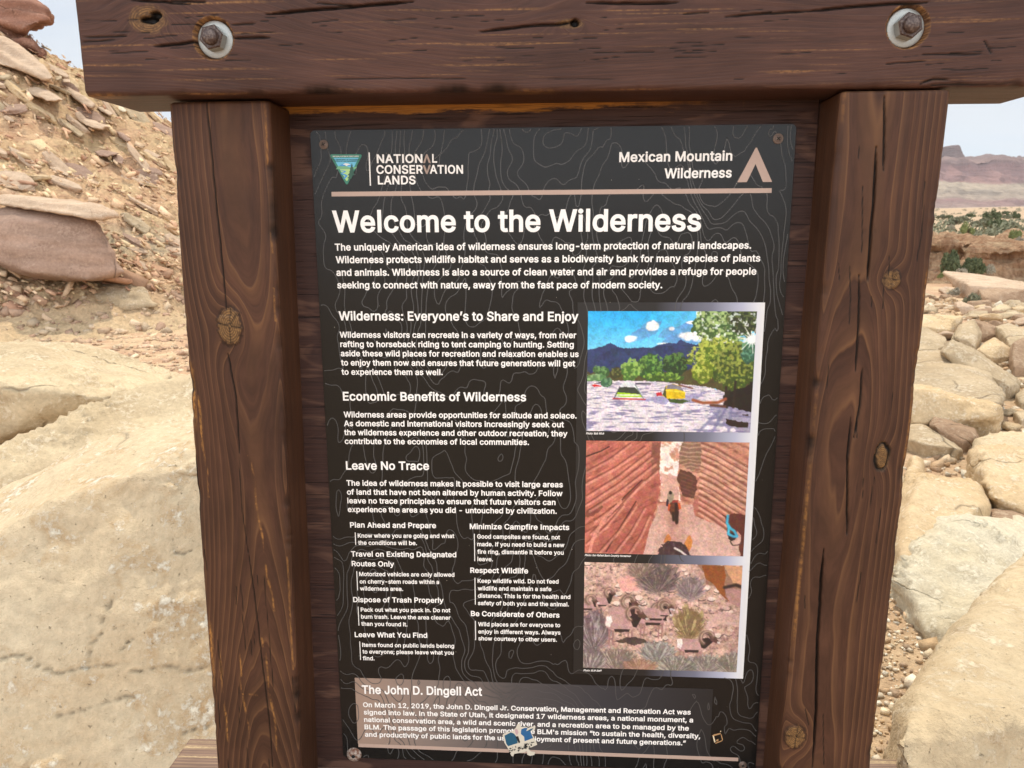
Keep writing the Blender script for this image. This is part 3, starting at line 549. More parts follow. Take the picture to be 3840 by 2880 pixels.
'q': (0.4244, [[393,400,292,400,292,340,318,340,315,344,303,360,286,377,262,392,232,402,195,406,145,399,100,378,63,345,36,302,19,249,13,189,19,128,35,76,63,32,100,-2,145,-23,195,-29,232,-26,262,-15,285,0,303,17,315,34,318,38,290,38,290,-164,393,-164],[179,72,158,83,141,100,128,124,120,155,117,189,120,224,128,253,141,277,157,294,178,305,205,309,230,305,251,295,267,278,280,255,288,225,291,189,288,153,280,123,267,99,250,82,230,72,205,68]]),
'r': (0.2591, [[135,-21,135,236,137,256,144,273,155,286,169,296,186,302,208,305,218,304,227,303,264,298,264,404,230,405,212,406,175,401,141,385,113,360,103,342,133,342,133,400,32,400,32,-21]]),
's': (0.3650, [[227,-25,268,-13,303,7,330,35,347,68,352,107,345,150,322,186,284,213,235,229,177,243,152,251,138,259,132,267,130,277,133,289,143,299,162,308,187,311,213,308,229,299,241,286,256,253,352,275,333,326,315,353,292,375,262,392,227,402,187,406,145,402,107,390,74,370,48,344,31,311,26,274,33,230,57,193,95,167,143,150,206,135,227,128,239,120,245,112,246,104,243,91,232,80,211,70,181,67,155,70,136,78,123,91,107,131,8,110,26,54,46,24,72,0,105,-16,141,-26,182,-29]]),
't': (0.2274, [[-15,400,-15,306,225,306,225,400],[44,91,52,44,77,6,118,-18,167,-25,181,-25,194,-24,208,-22,238,-13,218,77,183,72,171,71,157,73,152,76,149,82,147,99,147,492,44,492]]),
'u': (0.4100, [[228,-20,270,0,303,35,336,110,277,113,277,-21,378,-21,378,400,275,400,275,154,272,127,265,107,253,91,239,81,221,74,201,71,172,76,153,90,140,112,135,146,135,400,32,400,32,138,36,90,50,49,74,16,105,-8,141,-22,183,-26]]),
'v': (0.3892, [[241,-21,401,400,290,400,204,162,192,127,183,93,173,59,156,0,233,0,216,59,207,93,197,127,185,162,99,400,-12,400,148,-21]]),
'w': (0.5671, [[215,-21,268,166,276,192,283,219,297,275,317,359,250,359,270,275,277,247,284,220,299,166,353,-21,445,-21,573,400,464,400,413,219,403,182,393,140,382,95,365,20,428,20,412,95,402,141,392,182,382,219,333,400,236,400,186,219,176,181,165,140,155,94,139,20,201,20,185,96,174,142,164,183,154,219,103,400,-6,400,122,-21]]),
'x': (0.3786, [[103,-21,166,74,183,101,197,126,209,149,231,197,146,197,168,149,182,126,196,101,213,74,275,-21,384,-13,203,232,203,151,378,393,270,400,216,317,198,289,184,263,171,240,149,191,234,191,211,240,197,264,182,290,165,317,111,400,3,393,177,153,177,236,-5,-14]]),
'y': (0.3892, [[49,-161,61,-164,75,-166,92,-166,121,-163,148,-155,172,-141,193,-121,210,-96,224,-66,401,400,290,400,204,162,192,127,182,93,173,59,156,0,234,0,216,59,207,92,197,127,185,162,99,400,-12,400,140,-2,131,-28,123,-48,115,-59,107,-65,100,-68,89,-69,75,-67,46,-62,22,-152]]),
'z': (0.3803, [[360,-21,360,77,147,77,147,53,354,324,354,400,27,400,27,302,233,302,233,327,21,53,21,-21]]),
'’': (0.1769, [[114,297,178,530,64,530,27,297]]),
'“': (0.3001, [[139,297,175,530,89,530,24,297],[262,297,299,530,212,530,147,297]]),
'”': (0.3001, [[114,297,178,530,64,530,27,297],[238,297,302,530,187,530,150,297]]),
}
# ------------------------------------------------------------------ printed panel
PW, PH = .61, .9045
def uv(px, py):
    p = onY(px, py, 0.0); return (p[0], p[2])
def dir2(p, q, s):   # pixel of a zoomed crop -> photo pixel
    return None
k = NB('printed panel face', .30, .5)
gr = k.noise(k.obj, 1500, 2, .5)
k.b.inputs['Specular IOR Level'].default_value = .32; M_PANEL = k.done((.0075, .0070, .0066), k.bump(gr, .05, .0004), .25)
def flat(name, col, rough=.36, spec=.45, var=None):
    q = NB(name, rough, spec)
    c = col if var is None else q.mix(q.noise(q.obj, var, 3, .5), tuple(x * .93 for x in col), tuple(min(1, x * 1.05) for x in col))
    return q.done(c)
M_INK = flat('white print', (.90, .865, .82), var=300)
M_TAN = flat('tan print', (.47, .335, .27), var=300)
M_TAN2 = flat('brown tan print', (.36, .255, .205))
M_LINE = flat('grey contour print', (.085, .082, .080))
pc = empty('info_panel', (0, 0, Z0)); pc.parent = sign; pc.location = (0, -.03, Z0)
# panel plate with slightly rounded corners
def rrect(x0, x1, z0, z1, r, n=5):
    pts = []
    for cx, cz, a0 in ((x1 - r, z1 - r, 0), (x0 + r, z1 - r, 90), (x0 + r, z0 + r, 180), (x1 - r, z0 + r, 270)):
        for i in range(n + 1):
            a = rad(a0 + 90 * i / n); pts.append((cx + r * math.cos(a), cz + r * math.sin(a)))
    return pts
def plate(name, pts, yf, yb, mat, parent):
    n = len(pts); v = [(x, yf, z) for x, z in pts] + [(x, yb, z) for x, z in pts]
    f = [tuple(range(n))[::-1], tuple(range(n, 2 * n))] + [(i, (i + 1) % n, n + (i + 1) % n, n + i) for i in range(n)]
    o = mesh_obj(name, v, f, mat, parent)
    bmx = bmesh.new(); bmx.from_mesh(o.data); bmesh.ops.recalc_face_normals(bmx, faces=bmx.faces); bmx.to_mesh(o.data); bmx.free()
    return o
plate('panel_plate', rrect(-PW / 2, PW / 2, Z0 - PH, Z0, .006), 0.0, .0032, M_PANEL, pc)
Y1, Y2, Y3, Y4 = -.00016, -.00032, -.00048, -.00064
def poly2(name, polys, y, mat, parent=None):
    v = []; f = []
    for pts in polys:
        b = len(v); q_, tr = triangulate([pts]); v += [(x, y, z) for x, z in q_]
        for t in tr: f.append([b + i for i in t])
    # face the viewer
    f2 = []
    for t in f:
        a, c, d = (np.array(v[i]) for i in t)
        f2.append(t if np.cross(c - a, d - a)[1] < 0 else t[::-1])
    return mesh_obj(name, v, f2, mat, parent or pc)
# --- lettering
_gc = {}
def glyph(c):
    if c not in _gc:
        adv, outl = GL[c]; loops = [[(q[i] / 1000, (q[i + 1] + 21) / 1000) for i in range(0, len(q), 2)] for q in outl]
        _gc[c] = (adv, *(triangulate(loops) if loops else ([], [])))
    return _gc[c]
CAPH = .551
def text_lines(name, lines, cap, mat, y=Y3, slant=0.0, parent=None, track=.010, cols=None):
    """lines: (words, left px, right px) -- each line is set between two points of the panel and given the height cap"""
    v = []; f = []; mi = []
    for s, (x0, z0), (x1, z1) in lines:
        w = 0.0; xs = []
        for ch in s:
            xs.append(w); w += glyph(ch)[0] + track
        first = min(p[0] for p in glyph(s[0])[1]); last = max(p[0] for p in glyph(s[-1])[1])
        span = xs[-1] + last - first
        sx = (x1 - x0) / span; sz = cap / CAPH; m = (z1 - z0) / (x1 - x0)
        for ch, xo in zip(s, xs):
            adv, pts, tri = glyph(ch); b = len(v)
            for px_, pz_ in pts:
                X = (xo + px_ - first) * sx
                v.append((x0 + X + pz_ * sz * slant, y, z0 + m * X + pz_ * sz))
            for t in tri:
                a, c, d = (v[b + i] for i in t)
                cr_ = (c[2] - a[2]) * (d[0] - a[0]) - (c[0] - a[0]) * (d[2] - a[2])
                f.append([b + i for i in (t if cr_ < 0 else t[::-1])]); mi.append(cols.get(ch, 0) if cols else 0)
    return mesh_obj(name, v, f, mat, parent or pc, mi=mi)
class Crop:
    def __init__(s, ox, oy, k): s.o = (ox, oy); s.k = k
    def __call__(s, x, y): return uv(s.o[0] + x / s.k, s.o[1] + y / s.k)
    def cap(s, x, y0, y1): return abs(s(x, y0)[1] - s(x, y1)[1])
T1 = Crop(1150, 460, 2.212); T2 = Crop(2050, 460, 2.212); T3 = Crop(1150, 1120, 2.0229); T4 = Crop(1150, 1930, 2.1067); T8 = Crop(1150, 2480, 1.264)
C1, C2, C3 = Crop(2150, 1120, 2.949), Crop(2150, 1620, 2.949), Crop(2150, 2080, 2.949)
text_lines('title_text', [('Welcome to the Wilderness', T1(218, 912), T2(1278, 901))], T1.cap(218, 727, 912) * .99, M_INK)
text_lines('area_name_text', [('Mexican Mountain', T2(601, 328), T2(1538, 316)), ('Wilderness', T2(975, 463), T2(1533, 456))], T2.cap(601, 244, 328), M_INK)
text_lines('intro_text', [
    ('The uniquely American idea of wilderness ensures long-term protection of natural landscapes.', T1(236, 1062), T2(1695, 1046)),
    ('Wilderness protects wildlife habitat and serves as a biodiversity bank for many species of plants', T1(243, 1166), T2(1770, 1153)),
    ('and animals. Wilderness is also a source of clean water and air and provides a refuge for people', T1(248, 1271), T2(1738, 1262)),
    ('seeking to connect with nature, away from the fast pace of modern society.', T1(255, 1375), T2(958, 1374))], T1.cap(236, 1003, 1062), M_INK)
h1 = T3.cap(245, 95, 165)
text_lines('heading_text', [("Wilderness: Everyone’s to Share and Enjoy", T3(245, 165), T3(2062, 170))], h1, M_INK)
text_lines('heading_text', [('Economic Benefits of Wilderness', T3(277, 773), T3(1665, 779))], h1, M_INK)
text_lines('heading_text', [('Leave No Trace', T3(300, 1297), T3(930, 1300))], h1, M_INK)
hb = T3.cap(252, 250, 296)
text_lines('paragraph_text', [
    ('Wilderness visitors can recreate in a variety of ways, from river', T3(252, 296), T3(2045, 300)),
    ('rafting to horseback riding to tent camping to hunting. Setting', T3(256, 367), T3(2026, 371)),
    ('aside these wild places for recreation and relaxation enables us', T3(260, 437), T3(2063, 443)),
    ('to enjoy them now and ensures that future generations will get', T3(262, 507), T3(2037, 514)),
    ('to experience them as well.', T3(266, 577), T3(1033, 580))], hb, M_INK)
text_lines('paragraph_text', [
    ('Wilderness areas provide opportunities for solitude and solace.', T3(282, 900), T3(2048, 909)),
    ('As domestic and international visitors increasingly seek out', T3(284, 967), T3(1952, 976)),
    ('the wilderness experience and other outdoor recreation, they', T3(286, 1035), T3(1978, 1045)),
    ('contribute to the economies of local communities.', T3(290, 1102), T3(1687, 1110))], hb, M_INK)
text_lines('paragraph_text', [
    ('The idea of wilderness makes it possible to visit large areas', T3(303, 1418), T3(1943, 1431)),
    ('of land that have not been altered by human activity. Follow', T3(307, 1486), T3(1941, 1498)),
    ('leave no trace principles to ensure that future visitors can', T3(310, 1552), T3(1888, 1565)),
    ('experience the area as you did - untouched by civilization.', T3(313, 1618), T3(1897, 1632))], hb, M_INK)
h3 = T4.cap(344, 58, 101); hs = T4.cap(405, 147, 181)
for lines in ([('Plan Ahead and Prepare', T4(344, 101), T4(1023, 106))],
              [('Travel on Existing Designated', T4(352, 330), T4(1183, 336)), ('Routes Only', T4(357, 406), T4(693, 410))],
              [('Dispose of Trash Properly', T4(369, 690), T4(1083, 696))], [('Leave What You Find', T4(381, 966), T4(953, 972))],
              [('Minimize Campfire Impacts', T4(1289, 113), T4(2074, 121))], [('Respect Wildlife', T4(1293, 459), T4(1750, 464))],
              [('Be Considerate of Others', T4(1298, 800), T4(1997, 813))]):
    text_lines('subheading_text', lines, h3, M_INK)
for lines in ([('Know where you are going and what', T4(405, 181), T4(1167, 184)), ('the conditions will be.', T4(408, 237), T4(872, 240))],
              [('Motorized vehicles are only allowed', T4(416, 484), T4(1168, 490)), ('on cherry-stem roads within a', T4(420, 543), T4(1047, 547)), ('wilderness area.', T4(422, 598), T4(763, 602))],
              [('Pack out what you pack in. Do not', T4(428, 765), T4(1136, 771)), ('burn trash. Leave the area cleaner', T4(431, 820), T4(1137, 829)), ('than you found it.', T4(433, 876), T4(797, 882))],
              [('Items found on public lands belong', T4(440, 1043), T4(1166, 1052)), ('to everyone; please leave what you', T4(442, 1096), T4(1162, 1105)), ('find.', T4(445, 1148), T4(537, 1150))],
              [('Good campsites are found, not', T4(1347, 188), T4(2002, 195)), ('made. If you need to build a new', T4(1348, 248), T4(2036, 256)), ('fire ring, dismantle it before you', T4(1348, 308), T4(2030, 316)), ('leave.', T4(1350, 366), T4(1472, 368))],
              [('Keep wildlife wild. Do not feed', T4(1351, 538), T4(1990, 544)), ('wildlife and maintain a safe', T4(1352, 597), T4(1933, 603)), ('distance. This is for the health and', T4(1353, 655), T4(2083, 665)), ('safety of both you and the animal.', T4(1353, 713), T4(2072, 724))],
              [('Wild places are for everyone to', T4(1355, 880), T4(2003, 888)), ('enjoy in different ways. Always', T4(1356, 938), T4(2005, 947)), ('show courtesy to other users.', T4(1356, 992), T4(1977, 1003))]):
    text_lines('small_text', lines, hs, M_INK)
def bar(a, b, w):
    (x0, z0), (x1, z1) = a, b; x = (x0 + x1) / 2
    return [(x - w / 2, z1), (x + w / 2, z1), (x + w / 2, z0), (x - w / 2, z0)]
for a, b in (((384, 140), (388, 238)), ((397, 446), (402, 598)), ((407, 726), (413, 875)), ((420, 1000), (426, 1147)),
      ((1325, 150), (1328, 367)), ((1330, 497), (1332, 710)), ((1334, 838), (1335, 990))): poly2('side_rule', [bar(T4(*a), T4(*b), .0011)], Y2, M_INK)
hd = T8.cap(263, 113, 154)
text_lines('box_heading_text', [('The John D. Dingell Act', T8(263, 153), T8(832, 163))], hd, M_INK)
hp = T8.cap(268, 193, 216)
text_lines('box_paragraph_text', [
    ('On March 12, 2019, the John D. Dingell Jr. Conservation, Management and Recreation Act was', T8(268, 216), T8(1820, 252)),
    ('signed into law. In the State of Utah, it designated 17 wilderness areas, a national monument, a', T8(271, 251), T8(1831, 289)),
    ('national conservation area, a wild and scenic river, and a recreation area to be managed by the', T8(273, 286), T8(1811, 328)),
    ("BLM. The passage of this legislation promotes the BLM's mission “to sustain the health, diversity,", T8(275, 321), T8(1865, 365)),
    ('and productivity of public lands for the use and enjoyment of present and future generations.”', T8(277, 356), T8(1797, 398))], hp, M_INK)
hc = C1.cap(138, 1476, 1500) * .95
text_lines('photo_credit_text', [('Photo: Bob Wick', C1(141, 1500), C1(340, 1501))], hc, M_INK, slant=.21)
text_lines('photo_credit_text', [('Photo: San Rafael Back Country Horsemen', C2(126, 1370), C2(634, 1381))], hc, M_INK, slant=.21)
text_lines('photo_credit_text', [('Photo: BLM Staff', C3(112, 1287), C3(310, 1291))], hc, M_INK, slant=.21)
# --- bars, tent mark, boxes
bx0, bx1 = uv(1243.1, 720)[0], uv(2894, 705)[0]
poly2('divider_bar', [[(bx0, Z0 - .0823), (bx1, Z0 - .0823), (bx1, Z0 - .0765), (bx0, Z0 - .0765)]], Y2, M_TAN)
poly2('divider_bar', [[(bx0, Z0 - .8858), (bx1, Z0 - .8858), (bx1, Z0 - .8800), (bx0, Z0 - .8800)]], Y2, M_TAN)
poly2('tent_mark', [[T2(1733, 208), T2(1744, 207), T2(1868, 488), T2(1868, 492), T2(1793, 492), T2(1732, 343), T2(1660, 493), T2(1583, 495), T2(1583, 491)]], Y2, M_TAN)
lr = [(T1(517, 247)[0], T1(517, 247)[1]), (T1(531, 523)[0], T1(531, 523)[1])]
poly2('logo_rule', [bar(lr[0], lr[1], .0016)], Y2, M_INK)
text_lines('logo_text', [('NATION', T1(583, 336), T1(962, 334)), ('L', T1(1042, 333), T1(1083, 333)),
                         ('CONSER', T1(580, 425), T1(966, 424)), ('ATION', T1(1022, 424), T1(1298, 424)), ('LANDS', T1(592, 513), T1(905, 512))], T1.cap(583, 263, 336), M_INK, track=.018)
poly2('logo_chevrons', [[T1(965, 336), T1(992, 262), T1(1002, 262), T1(1031, 334), T1(1013, 335), T1(997, 288), T1(983, 336)],
                        [T1(962, 353), T1(980, 353), T1(998, 402), T1(1014, 352), T1(1031, 352), T1(1003, 426), T1(991, 426)]], Y2, M_TAN2)
k = NB('white fading photo frame', .36, .45); ox = k.xyz(k.obj)['X']
fx0, fx1 = uv(2195, 1150)[0] - .01, .2797
t_ = k.math('DIVIDE', k.math('SUBTRACT', ox, fx0), fx1 - fx0, clamp=True)
M_FRAME = k.done(k.ramp(t_, (0.0, (.0125, .0115, .0108)), (.42, (.0125, .0118, .0115)), (.72, (.16, .165, .22)), (.88, (.44, .45, .57)), (.965, (.73, .735, .77)), (1.0, (.80, .79, .77))))
k = NB('tan fading text box', .36, .45); ox = k.xyz(k.obj)['X']
t_ = k.math('DIVIDE', k.math('SUBTRACT', ox, -.2817), .52, clamp=True)
M_BOX = k.done(k.ramp(t_, (0.0, (.34, .235, .18)), (.22, (.215, .165, .14)), (.45, (.075, .066, .066)), (.7, (.034, .034, .040)), (1.0, (.0135, .0135, .0145))))
poly2('photo_frame', [[(fx0, Z0 - .7535), (fx1, Z0 - .7535), (fx1, Z0 - .2194), (fx0, Z0 - .2194)]], Y1, M_FRAME)
poly2('text_box', [[(-.2817, Z0 - .8802), (.2385, Z0 - .8802), (.2385, Z0 - .7713), (-.2817, Z0 - .7713)]], Y1, M_BOX)
# --- topographic contour lines (marching squares on a noise terrain)
def contours():
    nx, nz = 210, 312
    X = np.linspace(-PW / 2 + .0025, PW / 2 - .0025, nx); Zc = np.linspace(-PH + .002, -.002, nz)
    GX, GZ = np.meshgrid(X, Zc, indexing='ij')
    q = np.stack([GX.ravel() * 8.5 + 3, GZ.ravel() * 4.4 + 9, np.zeros(GX.size)], 1)
    wv = fbm(q * 1.9 + 5, 3, 77)
    F = (fbm(q + wv[:, None] * .22, 4, 61, .45)).reshape(nx, nz) * 1.0 + (GX * .75)
    segs = []
    for lv in np.arange(-.9, .9, .105):
        Bv = F - lv; s = Bv > 0
        c = s[:-1, :-1] * 1 + s[1:, :-1] * 2 + s[1:, 1:] * 4 + s[:-1, 1:] * 8
        for i, j in zip(*np.nonzero((c > 0) & (c < 15))):
            co = [(i, j), (i + 1, j), (i + 1, j + 1), (i, j + 1)]; pts = []
            for e in range(4):
                a, b = co[e], co[(e + 1) % 4]; fa, fb = Bv[a], Bv[b]
                if (fa > 0) != (fb > 0):
                    t = fa / (fa - fb); pts.append((X[a[0]] + t * (X[b[0]] - X[a[0]]), Zc[a[1]] + t * (Zc[b[1]] - Zc[a[1]])))
            for m in range(0, len(pts) - 1, 2): segs.append((pts[m], pts[m + 1]))
    v = []; f = []
    x0f, x1f = fx0, fx1
    for (ax, az), (bx_, bz) in segs:
        mxs, mz = (ax + bx_) / 2, (az + bz) / 2
        if -.7535 < mz < -.2194 and x0f + .62 * (x1f - x0f) < mxs < x1f + .001: continue
        if -.0830 < mz < -.0760 and bx0 < mxs < bx1: continue
        d = np.array((bx_ - ax, bz - az)); ln = math.hypot(*d)
        if ln < 1e-6: continue
        d = d / ln; n_ = np.array((-d[1], d[0])) * .00058; e_ = d * .0003
        b = len(v)
        for sx, sg in ((0, -1), (1, -1), (1, 1), (0, 1)):
            p = np.array((ax, az) if sx == 0 else (bx_, bz)) + (e_ if sx else -e_) + n_ * sg
            v.append((p[0], Y2 + .00005, Z0 + p[1]))
        f.append((b, b + 1, b + 2, b + 3))
    return mesh_obj('contour_lines', v, np.array(f), M_LINE, pc)
contours()
# --- printed pictures: small canvases painted with polygons and noise, carried as a colour per grid point
class Canvas:
    def __init__(s, w, h):
        s.w, s.h = w, h; s.X, s.Y = np.meshgrid((np.arange(w) + .5) / w, (np.arange(h) + .5) / h); s.im = np.zeros((h, w, 3))
        s.asp = w / h
    def nz(s, sx, sy, o=4, seed=0, gain=.5):
        q = np.stack([s.X.ravel() * sx, s.Y.ravel() * sy, np.zeros(s.X.size) + seed * 3.7], 1); return fbm(q, o, seed, gain).reshape(s.h, s.w)
    def put(s, mask, col, a=1.0):
        m = np.clip(np.asarray(mask, dtype=float) * a, 0, 1)[..., None]; s.im = s.im * (1 - m) + np.asarray(col, dtype=float) * m
    def inpoly(s, pts, warp=0.0, seed=1, ws=40):
        X, Y = s.X, s.Y
        if warp: X = X + warp * s.nz(ws, ws / s.asp, 3, seed); Y = Y + warp * s.nz(ws, ws / s.asp, 3, seed + 9)
        inside = np.zeros(X.shape, bool); n = len(pts)
        for i in range(n):
            (x0, y0), (x1, y1) = pts[i], pts[(i + 1) % n]
            if y0 == y1: continue
            c = ((y0 > Y) != (y1 > Y)) & (X < (x1 - x0) * (Y - y0) / (y1 - y0) + x0); inside ^= c
        return inside
    def poly(s, pts, col, a=1.0, warp=0.0, seed=1, ws=40): s.put(s.inpoly(pts, warp, seed, ws), col, a)
    def line(s, pts, w, col, a=1.0):
        q = np.stack([s.X.ravel() * s.asp, s.Y.ravel()], 1); d, t = seg_dist(q, [(x * s.asp, y) for x, y in pts])
        s.put(np.clip(1.5 - d.reshape(s.h, s.w) / w, 0, 1), col, a)
    def ell(s, cx, cy, rx, ry, col, a=1.0, warp=0.0, seed=1, soft=.0, ws=40):
        e = ((s.X - cx) / rx) ** 2 + ((s.Y - cy) / ry) ** 2
        if warp: e = e + warp * s.nz(ws, ws / s.asp, 3, seed)
        s.put(np.clip((1 - e) / soft, 0, 1) if soft else e < 1, col, a)
    def mesh(s, name, x0, x1, z0, z1, y):
        g_ = 1 + .13 * s.nz(150, 150 / s.asp, 2, 90, .6) + .12 * s.nz(26, 26 / s.asp, 3, 91); s.im = s.im * g_[..., None] + 9 * np.stack([s.nz(60, 45, 2, 92), s.nz(60, 45, 2, 93), s.nz(60, 45, 2, 94)], -1)
        b_ = s.im.copy(); b_[1:-1, 1:-1] = (s.im[1:-1, 1:-1] * 4 + s.im[:-2, 1:-1] + s.im[2:, 1:-1] + s.im[1:-1, :-2] + s.im[1:-1, 2:]) / 8; s.im = b_
        v = np.stack([(x0 + (x1 - x0) * (np.arange(s.w) / (s.w - 1)))[None, :].repeat(s.h, 0), np.full((s.h, s.w), y),
                      (z1 + (z0 - z1) * (np.arange(s.h) / (s.h - 1)))[:, None].repeat(s.w, 1)], -1).reshape(-1, 3)
        f = grid_faces(s.h, s.w)
        o = mesh_obj(name, v, f, M_PIC, pc); cattr(o, 'print', lin(np.clip(s.im * 1.04, 0, 255).reshape(-1, 3)) * .90)
        return o
k = NB('printed picture', .33, .5); M_PIC = k.done(k.attr('print', 'Color'))
def pic1():
    c = Canvas(330, 246); mp = lambda x, y: ((x - 150) / 1845, (y - 140) / 1325)
    Q = lambda *a: [mp(x, y) for x, y in a]
    t = np.clip(c.Y / .33, 0, 1)[..., None]
    c.im = (1 - t) * np.array((28, 168, 232)) + t * np.array((120, 205, 240)); c.put(np.clip(c.X * 1.4 - .45, 0, .6), (150, 215, 240))
    cl = c.nz(7, 9, 5, 3)
    for pts in (Q((560, 480), (640, 390), (760, 300), (830, 240), (940, 270), (930, 360), (860, 400), (700, 470)), Q((920, 420), (1000, 330), (1110, 310), (1300, 230), (1420, 140), (1520, 140), (1420, 300), (1240, 380), (1100, 450)),
                Q((920, 500), (1180, 370), (1500, 380), (1480, 500))):
        c.poly(pts, (95, 150, 205), .8, .03, 5, 14)
    for x, y, rx, ry in ((870, 300, 75, 60), (640, 440, 75, 45), (1075, 330, 42, 28), (1300, 420, 170, 60), (1365, 165, 28, 30), (1280, 262, 60, 18), (1640, 265, 60, 30), (1000, 490, 90, 20)):
        a, b = mp(x, y); c.ell(a, b, rx / 1845, ry / 1325, (252, 250, 244), .95, .9, int(x), .5, 22)
    c.poly(Q((140, 560), (230, 545), (330, 520), (400, 480), (470, 520), (560, 545), (690, 538), (800, 530), (860, 540), (930, 510), (1050, 480), (1130, 490), (1180, 445), (1230, 470), (1330, 500), (1700, 480), (1700, 850), (140, 850)), (48, 62, 104), 1, .008, 2, 60)
    c.put((c.inpoly(Q((140, 560), (1600, 480), (1600, 840), (140, 840)))) * np.clip(c.nz(40, 26, 4, 8) * 1.6, 0, .6) * (c.im[..., 2] < 130), (30, 42, 72))
    c.poly(Q((140, 800), (900, 830), (1300, 760), (1500, 800), (2040, 780), (2040, 1130), (1500, 960), (140, 930)), (78, 72, 42), 1, .02, 4)
    def tree(x, y, rx, ry, dk, lt, seed):
        a, b = mp(x, y); c.ell(a, b, rx / 1845, ry / 1325, dk, 1, .8, seed, .0, 26)
        n = c.nz(70, 50, 3, seed + 2); e = ((c.X - a) / (rx / 1845)) ** 2 + ((c.Y - b + .01) / (ry / 1325)) ** 2 + .6 * c.nz(30, 22, 3, seed + 1)
        c.put((e < 1) * np.clip(n * 2.4 + .25 - (c.Y - b) * 4, 0, .9), lt)
    for a_ in ((300, 800, 90, 60, (58, 92, 52), (120, 165, 95), 3), (860, 740, 140, 130, (50, 84, 42), (118, 165, 74), 6), (1130, 710, 130, 120, (36, 58, 34), (88, 128, 60), 9),
               (640, 790, 110, 115, (70, 108, 48), (150, 185, 90), 12), (1000, 860, 220, 45, (62, 92, 36), (140, 175, 70), 15), (250, 880, 130, 50, (90, 130, 80), (150, 185, 125), 18), (470, 810, 60, 60, (60, 62, 36), (110, 110, 60), 19)):
        tree(*a_)
    sand = c.inpoly(Q((140, 905), (500, 895), (1000, 905), (1500, 960), (2040, 1120), (2040, 1500), (140, 1500)), .01, 3)
    c.put(sand, (222, 212, 218)); pr_ = np.clip(c.Y * 1.4 - .55, .1, 1)
    yy = 1 / (c.Y - .45 + .12)
    q = np.stack([((c.X - .5) * yy * 9).ravel(), (yy * 26).ravel(), np.zeros(c.X.size)], 1); sn = fbm(q, 3, 21).reshape(c.h, c.w)
    c.put(sand * np.clip((sn - .12) * 5, 0, 1), (126, 122, 156), .85); c.put(sand * np.clip((-sn - .15) * 4, 0, 1), (238, 226, 228), .8)
    c.poly(Q((700, 1120), (1150, 1150), (1350, 1120), (1500, 1020), (1250, 1050), (800, 1090)), (150, 146, 186), .8, .02, 5)
    for (x0, y0), (x1, y1) in (((1400, 1480), (1640, 1220)), ((1560, 1480), (1700, 1210)), ((1750, 1480), (1770, 1190))):
        c.line(Q((x0, y0), (x1, y1)), .012, (120, 116, 156), .7)
    c.poly(Q((1500, 1160), (2040, 1150), (2040, 1480), (1800, 1440), (1600, 1300)), (110, 106, 142), .55, .03, 7)
    # big tree on the right
    for a_ in ((1650, 300, 330, 230, (64, 92, 44), (176, 200, 130), 31), (1560, 640, 260, 210, (80, 104, 30), (190, 198, 86), 33), (1800, 740, 250, 260, (60, 78, 28), (150, 160, 70), 35),
               (1880, 230, 200, 150, (40, 50, 28), (96, 110, 60), 37), (1960, 560, 110, 130, (50, 92, 70), (100, 150, 120), 39), (1440, 800, 120, 120, (96, 116, 30), (190, 196, 90), 41)):
        tree(*a_)
    gap = c.inpoly(Q((1330, 140), (2040, 140), (2040, 480), (1330, 480))) * np.clip((c.nz(60, 44, 3, 51) - .24) * 7, 0, 1); c.put(gap, (235, 240, 238), .8)
    c.poly(Q((1680, 1000), (1760, 1000), (1900, 960), (2040, 820), (2040, 1260), (1800, 1180), (1690, 1160)), (28, 22, 18), 1, .02, 8)
    for p_ in (Q((1720, 1180), (1700, 960)), Q((1790, 1180), (1800, 900)), Q((1690, 1150), (1740, 1000))): c.line(p_, .010, (42, 30, 24))
    c.line(Q((1340, 1105), (1450, 1135), (1620, 1130), (1700, 1090)), .012, (150, 82, 52)); c.line(Q((1540, 1160), (1700, 1175)), .010, (92, 58, 44))
    c.poly(Q((1720, 1310), (1960, 1350), (1960, 1410), (1800, 1395), (1710, 1360)), (44, 32, 26), 1, .01, 2); c.poly(Q((1880, 1265), (1960, 1255), (1960, 1280)), (60, 44, 40))
    # tents
    c.poly(Q((448, 1092), (500, 1000), (540, 930), (600, 910), (670, 915), (720, 970), (805, 1098), (640, 1100)), (222, 224, 226))
    c.poly(Q((480, 1040), (520, 968), (690, 970), (760, 1045)), (58, 66, 56), 1, .004, 3); c.poly(Q((470, 1062), (500, 1025), (745, 1045), (775, 1075), (560, 1080)), (168, 214, 30)); c.poly(Q((480, 1050), (740, 1053), (750, 1060), (475, 1060)), (240, 240, 240))
    c.line(Q((450, 1095), (640, 1100), (805, 1102)), .006, (190, 60, 60)); c.line(Q((520, 968), (460, 1092)), .004, (60, 66, 70)); c.line(Q((690, 940), (790, 1096)), .004, (120, 130, 130))
    c.poly(Q((1000, 1060), (1040, 950), (1110, 925), (1200, 955), (1250, 1030), (1255, 1090), (1060, 1095)), (222, 186, 24)); c.poly(Q((1030, 985), (1060, 940), (1110, 928), (1200, 958), (1240, 1010), (1150, 985)), (128, 124, 132))
    c.poly(Q((1000, 1050), (1030, 950), (1045, 1090)), (74, 78, 40)); c.line(Q((1040, 1000), (1250, 1020)), .004, (250, 224, 80)); c.poly(Q((1050, 1100), (1220, 1095), (1310, 1115), (1220, 1145), (1070, 1130)), (66, 84, 40), 1, .01, 4)
    c.poly(Q((925, 1030), (985, 1018), (1000, 1060), (935, 1065)), (196, 40, 48)); c.poly(Q((205, 950), (240, 938), (330, 960), (230, 968)), (214, 40, 36)); c.poly(Q((230, 930), (310, 910), (320, 935)), (50, 44, 60))
